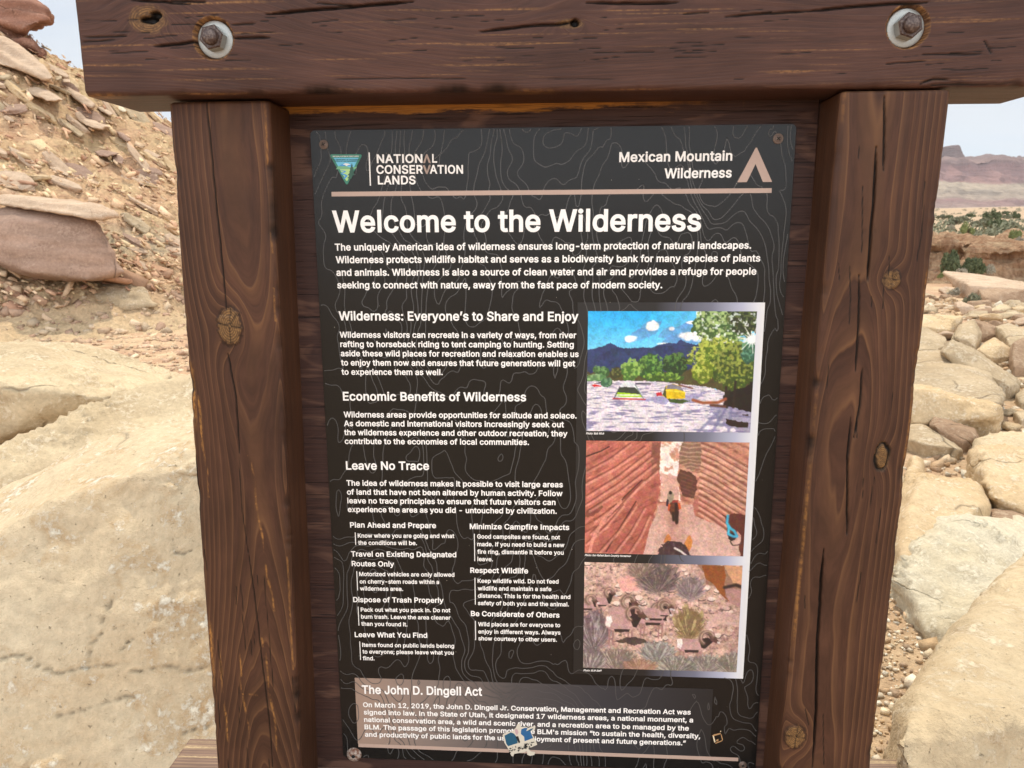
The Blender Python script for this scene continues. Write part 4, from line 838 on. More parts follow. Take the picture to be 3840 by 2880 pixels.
    tree(370, 920, 70, 55, (58, 96, 70), (110, 150, 110), 61)
    c.line(Q((700, 930), (860, 930)), .006, (60, 56, 70)); c.line(Q((1180, 940), (1330, 975)), .006, (110, 70, 60))
    # sun star
    for i in range(14):
        an = 2 * math.pi * i / 14 + .1; r_ = 150 if i % 2 else 90
        c.line(Q((1955, 440), (1955 + r_ * math.cos(an), 440 + r_ * math.sin(an))), .0035, (255, 255, 250), .8)
    a, b = mp(1955, 440); c.ell(a, b, .038, .05, (255, 255, 252), 1, 0, 1, .8)
    c.mesh('printed_photo', .0529, .27, Z0 - .3924, Z0 - .2308, Y3)
def pic2():
    c = Canvas(330, 246); mp = lambda x, y: ((x - 135) / 1780, (y - 95) / 1260); Q = lambda *a: [mp(x, y) for x, y in a]
    c.im[:] = (178, 112, 96)
    # right wall: swirling strata
    sw = (c.Y * 1.0 - c.X * .72 + .05 * c.nz(5, 4, 3, 3)); band = np.sin(sw * 70 + 9 * c.nz(5, 4, 4, 5)) * .6 + c.nz(14, 50, 3, 6); n = c.nz(30, 22, 4, 7)
    c.put(c.X > .4, (190, 128, 106)); c.put((c.X > .4) * np.clip(band * .7 + n, 0, 1), (212, 160, 134)); c.put((c.X > .4) * np.clip(-band * .8 - .15 + n * .6, 0, 1), (126, 74, 60))
    c.poly(Q((1330, 700), (1560, 760), (1900, 880), (1900, 1100), (1700, 1040), (1420, 930), (1340, 880)), (176, 104, 86), .75, .02, 4)
    # left wall
    lw = c.inpoly(Q((130, 90), (955, 90), (950, 420), (970, 600), (930, 800), (880, 1000), (830, 1180), (800, 1345), (130, 1340)), .006, 3)
    c.put(lw, (184, 104, 88)); s2 = c.Y * 1.0 + c.X * .80; q = np.stack([(s2 * 42).ravel(), ((c.X * .8 - c.Y) * 5).ravel(), np.zeros(c.X.size)], 1); b2 = 1.7 * fbm(q, 4, 15, .6).reshape(c.h, c.w); n2 = c.nz(40, 28, 4, 17)
    c.put(lw * np.clip(b2 * .6 + n2 * .8, 0, 1), (214, 140, 116)); c.put(lw * np.clip(-b2 * .8 - .1 + n2 * .6, 0, .9), (122, 60, 50))
    c.put(lw * c.inpoly(Q((400, 900), (900, 250), (970, 600), (800, 1345), (180, 1340)), .02, 5), (156, 82, 70), .4)
    c.poly(Q((130, 880), (330, 760), (340, 840), (240, 920), (130, 960)), (104, 54, 46), .7, .02, 6); c.poly(Q((850, 110), (955, 100), (945, 420), (860, 480)), (128, 78, 66), .8, .01, 4)
    c.line(Q((140, 270), (300, 210), (390, 160)), .006, (70, 38, 34)); c.line(Q((230, 1130), (520, 760), (760, 520)), .006, (84, 46, 40)); c.line(Q((380, 1330), (560, 1000), (700, 760)), .006, (88, 46, 40))
    for i, (x0, y0, x1, y1) in enumerate(((140, 430, 620, 120), (140, 560, 780, 150), (150, 700, 840, 200), (140, 800, 860, 260), (180, 860, 900, 330), (240, 980, 930, 400), (200, 1120, 780, 520), (150, 1240, 560, 800), (300, 1330, 700, 800), (480, 1330, 800, 820), (640, 1330, 860, 900))):
        c.line(Q((x0, y0), ((x0 + x1) / 2 + 12, (y0 + y1) / 2 + 18), (x1, y1)), .007, (112, 56, 48), .65); c.line(Q((x0 + 8, y0 + 22), ((x0 + x1) / 2 + 22, (y0 + y1) / 2 + 40), (x1 + 6, y1 + 22)), .010, (226, 158, 136), .6)
    c.poly(Q((170, 1340), (230, 1130), (330, 960), (560, 700), (520, 800), (350, 1000), (250, 1180), (210, 1340)), (226, 152, 132), .8, .01, 31)
    for i in range(15):
        y0 = 150 + i * 62; c.line(Q((1400, y0 - 40), (1560, y0 + 20 + i * 3), (1720, y0 + 110 + i * 5), (1920, y0 + 220 + i * 6)), .006 if i % 3 else .012, (118, 70, 58), .7); c.line(Q((1400, y0 - 18), (1560, y0 + 42 + i * 3), (1720, y0 + 132 + i * 5), (1920, y0 + 242 + i * 6)), .009, (232, 186, 160), .55)
    # bright slot
    c.poly(Q((955, 90), (1205, 90), (1165, 280), (1150, 480), (1190, 740), (960, 760), (975, 560), (950, 420)), (244, 226, 214), 1, .008, 7)
    c.put(c.inpoly(Q((955, 90), (1205, 90), (1165, 280), (1150, 420), (950, 420)), .008, 7) * np.clip(c.nz(34, 26, 4, 23) * 3 - .3, 0, .8), (196, 130, 104))
    c.poly(Q((975, 440), (1150, 480), (1190, 740), (1000, 770), (960, 700)), (204, 150, 132), .8, .02, 8)
    c.poly(Q((1190, 110), (1390, 100), (1400, 350), (1330, 420), (1170, 340), (1165, 250)), (136, 102, 84), 1, .02, 9)
    c.put(c.inpoly(Q((1170, 110), (1400, 100), (1400, 420), (1165, 400)), .02, 9) * np.clip(np.sin(c.Y * 190 + 8 * c.nz(9, 7, 3, 27)) * .8, 0, 1), (206, 168, 140), .7)
    c.poly(Q((1165, 390), (1300, 430), (1365, 520), (1370, 620), (1330, 720), (1200, 690), (1160, 520)), (94, 58, 48), 1, .015, 10); c.put(c.inpoly(Q((1165, 390), (1365, 520), (1330, 720), (1200, 690))) * np.clip(np.sin((c.Y - c.X * .5) * 200) * .5, 0, 1), (130, 86, 70))
    # sandy floor
    fl = c.inpoly(Q((940, 800), (1320, 780), (1360, 910), (1600, 1000), (1700, 1060), (1920, 1150), (1920, 1390), (800, 1360), (860, 1060), (930, 900)), .006, 11)
    c.put(fl, (206, 164, 148)); c.put(fl * np.clip(c.nz(90, 66, 3, 31) * 1.6, 0, .5), (178, 134, 120)); c.put(fl * np.clip((c.Y - .72) * 2, 0, .4), (222, 184, 172))
    c.put(fl * np.exp(-((c.X - .56) / .06) ** 2) * .5, (170, 118, 104))
    # rider and horse
    c.ell(*mp(1125, 880), .028, .030, (120, 80, 66), .8, 0, 1, .5); c.ell(*mp(1125, 820), .032, .068, (98, 54, 38)); c.ell(*mp(1080, 700), .020, .050, (150, 134, 112)); c.ell(*mp(1078, 655), .010, .017, (40, 30, 30))
    c.poly(Q((1040, 720), (1065, 740), (1060, 810), (1035, 800)), (52, 44, 50)); c.poly(Q((1060, 780), (1085, 790), (1070, 860), (1055, 850)), (196, 88, 44)); c.poly(Q((1160, 760), (1190, 770), (1205, 830), (1180, 840)), (196, 88, 44)); c.poly(Q((1100, 740), (1170, 735), (1165, 760), (1100, 765)), (150, 60, 50))
    for p_ in (Q((1115, 880), (1125, 960)), Q((1165, 870), (1160, 990)), Q((1145, 780), (1150, 930), (1158, 980))): c.line(p_, .012, (48, 30, 26))
    # ears and mane of the near horse
    c.poly(Q((1018, 1215), (1045, 1140), (1075, 1112), (1105, 1160), (1100, 1215)), (196, 122, 66)); c.poly(Q((1250, 1220), (1290, 1140), (1312, 1122), (1345, 1190), (1335, 1260), (1310, 1310)), (206, 132, 70))
    c.poly(Q((950, 1340), (1010, 1230), (1100, 1195), (1230, 1205), (1290, 1270), (1330, 1370), (950, 1360)), (66, 46, 50), 1, .02, 13, 60); c.put(c.inpoly(Q((960, 1340), (1100, 1200), (1300, 1270), (1310, 1370))) * np.clip(c.nz(80, 20, 3, 41) * 2, 0, .6), (110, 84, 84)); c.line(Q((1150, 1275), (1220, 1310), (1290, 1365)), .009, (226, 210, 204))
    # horse head on the right with a blue halter
    c.poly(Q((1650, 880), (1700, 905), (1780, 870), (1930, 890), (1930, 1390), (1885, 1360), (1860, 1260), (1880, 1120), (1830, 1060), (1815, 1170), (1760, 1180), (1730, 1120), (1710, 990), (1690, 930)), (96, 48, 40), 1, .006, 14); c.poly(Q((1735, 1090), (1825, 1090), (1820, 1160), (1770, 1185), (1735, 1150)), (44, 34, 36))
    for p_ in (Q((1720, 900), (1715, 980), (1740, 1020), (1735, 1100)), Q((1730, 1020), (1800, 1070), (1830, 1120)), Q((1740, 1105), (1790, 1130), (1830, 1130))): c.line(p_, .011, (70, 170, 200))
    c.line(Q((1760, 1185), (1790, 1230), (1850, 1225), (1890, 1200)), .005, (80, 60, 56))
    c.mesh('printed_photo', .0529, .27, Z0 - .5681, Z0 - .4060, Y3)
def pic3():
    c = Canvas(330, 246); mp = lambda x, y: ((x - 118) / 1725, (y - 85) / 1190); Q = lambda *a: [mp(x, y) for x, y in a]
    n = c.nz(9, 7, 5, 3); c.im[:] = (196, 156, 140); c.put(np.clip(n * 1.5, 0, .7), (214, 178, 158)); c.put(np.clip(-n * 1.6, 0, .7), (164, 128, 116))
    st = c.nz(46, 34, 4, 5, .62); c.put(np.clip(st * 3.2 - .25, 0, 1), (230, 200, 184), .75); c.put(np.clip(-st * 3.2 - .45, 0, 1), (92, 74, 70), .8)
    rg = random.Random(8)
    for i in range(150):
        x, y = rg.random(), rg.random() * .72; r = rg.uniform(.006, .024); w_ = rg.uniform(.8, 1.6)
        c.ell(x, y + r * .5, r * w_, r, (84, 66, 62), .8, .5, i, 0, 60); c.ell(x, y, r * w_, r, rg.choice([(222, 184, 168), (206, 166, 150), (232, 206, 190), (194, 160, 150)]), .95, .5, i, 0, 60)
    c.poly(Q((490, 270), (600, 220), (700, 250), (745, 300), (720, 390), (560, 410), (500, 340)), (216, 160, 148), 1, .01, 4); c.poly(Q((1500, 640), (1680, 590), (1850, 640), (1850, 760), (1650, 740), (1480, 800)), (206, 168, 156), .9, .015, 6)
    # rock, overhang at upper right
    c.poly(Q((1340, 80), (1880, 100), (1880, 520), (1720, 480), (1560, 330), (1450, 300), (1440, 180)), (150, 112, 92), 1, .01, 7); c.poly(Q((1640, 90), (1880, 100), (1880, 310), (1740, 270)), (206, 152, 116), 1, .01, 8); c.poly(Q((1660, 330), (1880, 350), (1880, 560), (1720, 500)), (176, 132, 124), 1, .01, 9)
    c.poly(Q((1400, 90), (1640, 100), (1665, 200), (1655, 300), (1670, 420), (1720, 490), (1640, 420), (1540, 300), (1450, 240)), (142, 80, 42), 1, .006, 10); c.line(Q((1660, 330), (1780, 300), (1870, 330)), .014, (54, 40, 38))
    def brush(x, y, rx, ry, dk, lt, seed, fan=True):
        a, b = mp(x, y); e = ((c.X - a) / (rx / 1725)) ** 2 + ((c.Y - b) / (ry / 1190)) ** 2
        an = np.arctan2((c.X - a) * 1.4, (b + ry / 1190 * 1.0 - c.Y)); q = np.stack([(an * 16).ravel(), (np.sqrt(e) * 3).ravel(), np.zeros(c.X.size) + seed], 1); f_ = fbm(q, 4, seed, .65).reshape(c.h, c.w)
        m = np.clip((1.15 - e + f_ * .9) * 3, 0, 1); c.put(m, dk, .85); c.put(m * np.clip(f_ * 3.0, 0, 1), lt, .9)
    for a_ in ((930, 240, 230, 170, (78, 66, 68), (150, 128, 120), 3), (740, 150, 150, 90, (120, 98, 88), (172, 150, 134), 5), (1290, 350, 160, 130, (110, 96, 98), (170, 154, 150), 7),
               (240, 850, 190, 240, (96, 80, 84), (172, 156, 156), 9), (1290, 740, 170, 190, (112, 92, 58), (186, 164, 116), 11)): brush(*a_)
    # bighorn rams
    HD_, BD, BD2, WH = (92, 64, 56), (186, 146, 140), (160, 120, 112), (238, 226, 218)
    def ram(bx_, by, s, head, flip=1, rump=True, legs=True):
        f_ = lambda x, y: (bx_ + flip * x * s, by + y * s)
        if legs:
            for lx in (-150, -110, 60, 100): c.poly([mp(*f_(lx - 16, 40)), mp(*f_(lx + 18, 40)), mp(*f_(lx + 10, 150)), mp(*f_(lx + 8, 250)), mp(*f_(lx - 10, 250)), mp(*f_(lx - 8, 150))], BD2)
        c.poly([mp(*f_(*p)) for p in ((-190, -60), (-120, -85), (0, -75), (90, -90), (150, -60), (140, 20), (100, 70), (0, 80), (-100, 85), (-180, 50), (-205, 0))], BD, 1, .003, 5)
        c.poly([mp(*f_(*p)) for p in ((-100, 60), (80, 60), (70, 90), (-90, 95))], (58, 46, 44))
        if rump: c.poly([mp(*f_(*p)) for p in ((-190, -70), (-140, -85), (-120, -20), (-150, 50), (-195, 30))], WH, .9, .006, 6)
        hx, hy = head
        c.poly([mp(*f_(70, -80)), mp(*f_(hx - 60, hy - 10)), mp(*f_(hx + 20, hy + 30)), mp(*f_(150, 40)), mp(*f_(110, 30))], (48, 36, 36))
        c.poly([mp(*f_(hx - 50, hy - 40)), mp(*f_(hx + 30, hy - 30)), mp(*f_(hx + 85, hy + 40)), mp(*f_(hx + 60, hy + 62)), mp(*f_(hx - 20, hy + 30))], HD_); c.ell(*mp(*f_(hx + 74, hy + 48)), .010, .010, (206, 196, 190))
        pts = [mp(*f_(hx - 70 + 78 * math.cos(t), hy - 5 + 78 * math.sin(t))) for t in np.linspace(-.3, -4.2, 14)]; c.line(pts, .017, (124, 96, 84)); c.line([(x + .004, y - .004) for x, y in pts], .005, (176, 146, 130))
    ram(330, 520, .55, (190, -180), 1, False, False); ram(170, 560, .6, (110, -90), 1, False, False); ram(560, 640, .85, (130, -140), 1, False, False); ram(900, 680, .95, (120, -80), 1, False); ram(930, 640, .8, (160, -110), 1, False, False)
    ram(1020, 620, .5, (60, -120), 1, False, False); ram(560, 760, 1.0, (190, -110), 1, True); ram(1340, 980, .9, (240, -90), 1, True)
    c.poly(Q((440, 960), (700, 900), (860, 960), (700, 1000)), (50, 40, 38), .8, .02, 9)
    for a_ in ((950, 1080, 200, 130, (112, 108, 104), (178, 172, 162), 21), (500, 1180, 260, 150, (112, 98, 90), (190, 172, 156), 23), (1500, 1200, 300, 110, (112, 104, 98), (186, 174, 164), 25), (180, 1180, 180, 170, (104, 92, 90), (182, 168, 160), 27),
               (1150, 1220, 260, 110, (108, 102, 94), (182, 172, 158), 29), (1780, 1180, 160, 130, (112, 104, 92), (184, 172, 158), 31), (760, 1230, 200, 80, (150, 110, 88), (196, 162, 140), 33)): brush(*a_)
    c.mesh('printed_photo', .0529, .27, Z0 - .7436, Z0 - .5815, Y3)
pic1(); pic2(); pic3()
# --- agency emblem: rounded triangle with green rim, sky, snowy peak, hills, stream and spruce
EM = [flat('emblem ' + n_, c_) for n_, c_ in (('green', (.028, .20, .13)), ('sky', (.14, .50, .70)), ('white', (.80, .82, .80)), ('hill', (.17, .42, .22)), ('meadow', (.44, .66, .25)), ('blue', (.05, .30, .66)), ('dark', (.02, .09, .06)))]
def emblem():
    def tri(sh):
        a, b, c_ = np.array((188 + sh * 1.75, 262 + sh)), np.array((465 - sh * 1.75, 262 + sh)), np.array((334, 524 - sh * 2.1)); pts = []; q = [a, b, c_]; r = 26 - sh * .4
        for i in range(3):
            p, o, n_ = q[i], q[i - 1], q[(i + 1) % 3]; d0 = (o - p) / np.linalg.norm(o - p); d1 = (n_ - p) / np.linalg.norm(n_ - p)
            for t in np.linspace(0, 1, 6): pts.append((1 - t) ** 2 * (p + d0 * r) + 2 * t * (1 - t) * p + t * t * (p + d1 * r))
        return [tuple(p) for p in pts]
    def clip(pts, ymin):
        out = []
        for i in range(len(pts)):
            a, b = pts[i - 1], pts[i]; ia, ib = a[1] > ymin, b[1] > ymin
            if ia != ib: t = (ymin - a[1]) / (b[1] - a[1]); out.append((a[0] + t * (b[0] - a[0]), ymin))
            if ib: out.append(b)
        return out
    inn = tri(15); lay = [(tri(0), 0), (clip(inn, 291), 1), (clip(inn, 386), 4),
           ([(243, 386), (262, 362), (300, 352), (360, 372), (410, 366), (418, 366), (404, 386)], 3), ([(268, 360), (296, 345), (320, 336), (352, 340), (376, 356), (368, 362), (330, 358), (300, 362)], 5),
           ([(300, 348), (322, 336), (350, 341), (364, 350), (346, 352), (330, 360), (318, 350)], 2),
           ([(277, 390), (300, 396), (330, 402), (318, 414), (290, 418), (322, 428), (342, 440), (330, 455), (318, 468), (306, 462), (318, 448), (322, 440), (300, 434), (284, 422), (296, 410), (314, 404), (290, 398)], 5),
           ([(375, 334), (384, 360), (380, 360), (390, 384), (384, 385), (396, 412), (388, 412), (398, 434), (384, 436), (374, 462), (346, 480), (352, 462), (338, 460), (352, 446), (350, 436), (340, 436), (358, 416), (354, 410), (362, 392), (360, 386), (369, 360)], 6)]
    v = []; f = []; mi = []
    for j, (pts, m) in enumerate(lay):
        b = len(v); q_, tr = triangulate([[T1(*p) for p in pts]]); v += [(x, Y2 - .00004 * j, z) for x, z in q_]
        for t in tr:
            a, c_, d = (np.array(v[b + i]) for i in t); f.append([b + i for i in (t if np.cross(c_ - a, d - a)[1] < 0 else t[::-1])]); mi.append(m)
    mesh_obj('emblem', v, f, EM, pc, mi=mi)
    text_lines('emblem_text', [('NATIONAL SYSTEM OF PUBLIC LANDS', T1(219, 285), T1(433, 284))], T1.cap(219, 275, 285), M_INK, y=Y4 - .0001)
    text_lines('emblem_text', [('U.S. DEPARTMENT OF THE INTERIOR', T1(217, 312), T1(438, 311)), ('BUREAU OF LAND MANAGEMENT', T1(236, 325), T1(420, 324))], T1.cap(219, 302, 312), EM[6], y=Y4 - .0001)
emblem()
# --- torn sticker and a scrap of old tape on the glossy face
ST = Crop(1840, 2640, 3.967)
SM = [flat('sticker ' + n_, c_, .5) for n_, c_ in (('paper', (.62, .56, .45)), ('teal', (.012, .085, .15)), ('black', (.012, .014, .014)), ('pink', (.50, .33, .33)), ('blue', (.02, .11, .26)))]
def layers(name, lay, crop, mats, y0):
    v = []; f = []; mi = []
    for j, (pts, m) in enumerate(lay):
        b = len(v); q_, tr = triangulate([[crop(*p) for p in pts]]); v += [(x, y0 - .00003 * j, z) for x, z in q_]
        for t in tr:
            a, c_, d = (np.array(v[b + i]) for i in t); f.append([b + i for i in (t if np.cross(c_ - a, d - a)[1] < 0 else t[::-1])]); mi.append(m)
    return mesh_obj(name, v, f, mats, pc, mi=mi)
rs = random.Random(6)
lay = [([(178, 455), (200, 432), (290, 402), (330, 395), (350, 370), (372, 350), (400, 290), (440, 285), (455, 335), (520, 330), (560, 350), (610, 330), (668, 325), (655, 385), (590, 400), (640, 480), (680, 560), (692, 600), (600, 640), (560, 660), (600, 700), (664, 708), (650, 752), (590, 765), (545, 750), (540, 690), (500, 715), (440, 720), (350, 735), (335, 775), (310, 765), (260, 660), (205, 570)], 0),
       ([(205, 465), (300, 415), (345, 432), (385, 480), (405, 575), (260, 622), (235, 590)], 1), ([(455, 372), (500, 350), (550, 350), (530, 395), (590, 400), (632, 500), (505, 548), (498, 480), (450, 440)], 4),
       ([(540, 395), (600, 362), (640, 352), (610, 385), (575, 402)], 1), ([(360, 372), (395, 365), (415, 420), (390, 460), (365, 420)], 3), ([(370, 480), (410, 470), (440, 560), (420, 580)], 2)]
for i in range(46):
    x = rs.uniform(268, 660); yb = 655 - (x - 268) * .25; y = yb + rs.uniform(-10, 62); 
    w_ = rs.uniform(6, 20); h_ = rs.uniform(5, 16); a_ = rs.uniform(0, 3)
    lay.append(([(x + w_ * math.cos(a_ + t) * rs.uniform(.6, 1.2), y + h_ * math.sin(a_ + t) * rs.uniform(.6, 1.2)) for t in (0, 1.2, 2.4, 3.7, 5)], 2))
layers('torn_sticker', lay, ST, SM, Y4 - .0003)
TP = [flat('tape amber', (.42, .24, .11), .4), flat('tape bright', (.75, .62, .42), .4)]
layers('tape_scrap', [([(1920, 352), (1930, 345), (1962, 338), (1962, 344), (1934, 352)], 0), ([(1924, 352), (1930, 352), (1938, 382), (1932, 384)], 1), ([(1962, 345), (1966, 345), (1973, 370), (1969, 374)], 0), ([(1936, 386), (1970, 372), (1971, 376), (1938, 390)], 0),
                      ([(1940, 372), (1950, 366), (1952, 374), (1944, 380)], 0), ([(1959, 330), (1963, 327), (1964, 332), (1961, 334)], 1)], T8, TP, Y3)
rs = random.Random(12)
specks = []
for i in range(46):
    x = rs.uniform(-.29, .29); z = Z0 - rs.uniform(.02, .89); q = rs.uniform(.0003, .0009)
    specks.append([(x, z), (x + q, z + q * .4), (x + q * 1.2, z + q * 1.1), (x + q * .2, z + q)])
tag(poly2('paint_chips', specks, Y4, SM[0]), kind='stuff')
# --- fixings in the four corners
k = NB('dulled screw steel', .45, .5); nz = k.noise(k.obj, 700, 3, .6); M_SCR = k.done(k.mix(nz, (.10, .075, .062), (.30, .22, .18)), k.bump(nz, .4, .0005), None, .6)
k = NB('rusted washer', .7, .4); nz = k.noise(k.obj, 210, 4, .6); M_RW = k.done(k.mix(k.ramp(nz, (.42, 0.0), (.6, 1.0)), (.17, .075, .045), (.46, .38, .32)), k.bump(nz, .4, .0008), None, .3)
M_BLK = flat('black recess', (.004, .004, .004), .8)
def screw(px, py, R, rot, mat, big=False):
    x, z = uv(px, py); s_ = empty('screw'); s_.parent = pc; s_.location = (x, 0, z - Z0)
    tf = lambda a, n, c_: np.array((x + a, -n, z + c_))
    if big:
        lathe('screw_washer', pc, mat, (0, 0), [(.0026, .0050), (.0042, .0056), (.0080, .0042), (.0110, .0012), (.0114, .0)], 40, tf=tf)
        r_h = .0027; top = .0062
    else:
        lathe('screw_washer', pc, mat, (0, 0), [(R * .58, .0008), (R * .72, .0018), (R * .95, .0014), (R, .0002)], 36, tf=tf); r_h = R * .66; top = .0021
    lathe('screw_head', pc, M_SCR if not big else M_BLK, (0, 0), [(.0001, top), (r_h * .8, top - .0001), (r_h, top - .0009), (r_h, top - .0022)], 28, tf=tf)
    a_ = r_h * .62; b_ = r_h * .15; v = []; f = []
    for an in (rot, rot + math.pi / 2):
        c_, s2 = math.cos(an), math.sin(an); b0 = len(v)
        for u_, w_ in ((-a_, -b_), (a_, -b_), (a_, b_), (-a_, b_)): v.append((x + u_ * c_ - w_ * s2, -top - .0001 - (.00003 if an != rot else 0), z + u_ * s2 + w_ * c_))
        f.append((b0 + 3, b0 + 2, b0 + 1, b0) if False else (b0, b0 + 1, b0 + 2, b0 + 3))
    if not big: mesh_obj('screw_recess', v, f, M_BLK, pc)
    bpy.data.objects.remove(s_)
screw(1214, 542, .0061, .5, M_SCR); screw(2918, 520, .0066, .75, M_SCR); screw(2785, 2868, .0058, 1.2, M_SCR); screw(1328, 2829, .011, 0, M_RW, True)
# ------------------------------------------------------------------ stone and earth materials
def stone_mat(name, c1, c2, stain, pale, stainfac=.5, palefac=.6, scale=1.0, crack=.6, speck=.5, bump=1.0, pit=.5, layer=None, palethr=.52, seam=False):
    k = NB(name, .9, .18); o = k.obj
    a = k.noise(o, 2.2 * scale, 6, .62); b = k.noise(o, 9 * scale, 6, .6, .6); c = k.noise(o, 48 * scale, 6, .7); d = k.noise(o, 230 * scale, 3, .6)
    col = k.mix(k.ramp(a, (.35, 0.0), (.65, 1.0)), c1, c2)
    col = k.mix(k.math('MULTIPLY', k.ramp(b, (.52, 0.0), (.68, 1.0)), stainfac), col, stain)
    if layer:
        vz = k.map(o, layer[1]); ly = k.noise(vz, layer[0], 5, .6, .3)
        col = k.mix(k.math('MULTIPLY', k.ramp(ly, (.42, 0.0), (.62, 1.0)), .6), col, tuple(x * .72 for x in c1))
    cr_ = k.ramp(k.math('ADD', k.math('MULTIPLY', b, .55), k.math('MULTIPLY', c, .45)), (palethr, 0.0), (palethr + .07, 1.0))
    col = k.mix(k.math('MULTIPLY', cr_, palefac), col, pale)
    col = k.mix(.55, col, k.ramp(c, (.25, .58), (.75, 1.36)), 'MULTIPLY')
    sp = k.ramp(k.noise(o, 95 * scale, 4, .7), (.66, 0.0), (.70, 1.0)); col = k.mix(k.math('MULTIPLY', sp, speck), col, tuple(x * .35 for x in c1))
    ed = k.voro(k.math('ADD', 0, 0) if False else k.mix(.22, o, k.noise_vec(o, 3.0 * scale) if hasattr(k, 'noise_vec') else o), 1.15 * scale, 'DISTANCE_TO_EDGE')
    ck = k.math('MULTIPLY', k.ramp(ed, (.0, 1.0), (.0022, .8), (.006, 0.0)), k.ramp(k.noise(o, 1.7 * scale, 3, .5), (.48, 0.0), (.56, 1.0)))
    col = k.mix(k.math('MULTIPLY', ck, crack), col, tuple(x * .30 for x in c1))
    if seam: col = k.mix(k.attr('seam'), col, tuple(x * .26 for x in c1))
    h = k.math('ADD', k.math('MULTIPLY', c, .6), k.math('MULTIPLY', d, .3)); h = k.math('ADD', h, k.math('MULTIPLY', cr_, .12))
    h = k.math('SUBTRACT', h, k.math('MULTIPLY', ck, .7)); h = k.math('SUBTRACT', h, k.math('MULTIPLY', sp, pit))
    n = k.bump(h, .8, .014 * bump / scale)
    return k.done(col, n)
def _nv(s, vec, scale):
    m = s.n('ShaderNodeTexNoise'); s.set(m.inputs['Vector'], vec); m.inputs['Scale'].default_value = scale; m.inputs['Detail'].default_value = 4
    return m.outputs['Color']
NB.noise_vec = _nv
CREAM = stone_mat('cream sandstone', (.56, .43, .27), (.64, .52, .345), (.50, .315, .145), (.68, .59, .44), .65, .6, 1.0, .8, .6, 1.0, layer=(1.0, (1.5, 1.5, 8)))
CREAM2 = stone_mat('smooth cream sandstone', (.58, .445, .285), (.64, .525, .36), (.50, .30, .13), (.72, .67, .55), .7, .8, 1.0, .3, .6, 1.0, palethr=.545, seam=True)
WHITE = stone_mat('whitish weathered stone', (.58, .49, .335), (.65, .575, .43), (.54, .39, .21), (.72, .66, .52), .5, .7, 1.6, .3, .2, 1.5, palethr=.5)
GOLD = stone_mat('golden tan stone', (.52, .365, .20), (.60, .455, .285), (.55, .34, .14), (.68, .60, .46), .6, .6, 1.2, .5, .5, 1.0)
BUFF = stone_mat('buff field stone', (.46, .345, .215), (.55, .435, .29), (.42, .26, .135), (.62, .54, .41), .6, .6, .8, .8, .5, 1.3, layer=(1.0, (1.6, 1.6, 9)))
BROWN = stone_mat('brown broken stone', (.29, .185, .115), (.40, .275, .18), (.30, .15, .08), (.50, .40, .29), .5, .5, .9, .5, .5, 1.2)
PINK = stone_mat('mauve brown mudstone', (.34, .225, .165), (.42, .285, .215), (.32, .175, .12), (.46, .335, .26), .4, .4, .55, .7, .3, .8, layer=(1.0, (1.2, 1.2, 7)))
SLABM = stone_mat('pale tan slab rock', (.50, .355, .245), (.58, .44, .315), (.42, .24, .15), (.62, .51, .39), .4, .5, 1.3, .5, .4, 1.0, layer=(1.0, (2.5, 2.5, 14)))
RED = stone_mat('red ledge rock', (.26, .125, .085), (.36, .185, .125), (.22, .09, .06), (.44, .28, .20), .5, .4, .6, .7, .5, 1.2, layer=(1.0, (1.0, 1.0, 6)))
# --- ground sheet
def front_w(x, y):
    r = np.sqrt(x * x + y * y) + 1e-6; return np.clip(y / r * 2.2 + .2, 0, 1)
def ground_h(x, y):
    r = np.sqrt(x * x + (y + 1) ** 2); w = front_w(x, y + 1)
    z = np.interp(r, [0, 9, 18, 30, 44, 48.5, 51, 62, 100, 200, 500, 900, 2500, 6000], [0, 0, -.25, -1.0, -1.6, -1.55, .45, .80, 1.25, 2.6, 10.5, 22, 62, 150]) * w
    nz = .06 * fbm(np.stack([x * .7, y * .7, x * 0], 1), 3, 201) * np.clip(r / 3, 0, 1) + np.clip(r / 60, 0, 1) * .35 * fbm(np.stack([x * .06, y * .06, x * 0], 1), 4, 203)
    return z + nz + .012 * fbm(np.stack([x * 6, y * 6, x * 0], 1), 3, 205) + .03 * np.clip(r / 5 - .6, 0, 1) * fbm(np.stack([x * 2.6, y * 2.6, x * 0], 1), 3, 209) + np.clip((r - 100) / 400, 0, 1) * 3 * fbm(np.stack([x * .012, y * .012, x * 0], 1), 4, 207)
def gh(x, y): return float(ground_h(np.array([x]), np.array([y]))[0])
rr = np.concatenate([[0.001], np.geomspace(.25, 12, 90), np.geomspace(12.2, 60, 120), np.geomspace(61, 7000, 90)])
aa = np.concatenate([np.linspace(-180, -60, 50, endpoint=False), np.linspace(-60, 15, 70, endpoint=False), np.linspace(15, 48, 130, endpoint=False), np.linspace(48, 180, 50, endpoint=False)])
AA, RR = np.meshgrid(np.radians(aa), rr, indexing='ij'); gx = (RR * np.sin(AA)).ravel(); gy = (RR * np.cos(AA)).ravel() - 1.0
k = NB('desert ground', .95, .12); o = k.obj
a = k.noise(o, .25, 6, .6); b = k.noise(o, 2.3, 6, .6); c = k.noise(o, 26, 6, .65); d = k.noise(o, 120, 4, .65)
col = k.mix(k.ramp(b, (.36, 0.0), (.66, 1.0)), (.47, .325, .20), (.56, .425, .27)); col = k.mix(k.ramp(a, (.42, 0.0), (.62, .75)), col, (.42, .245, .165))
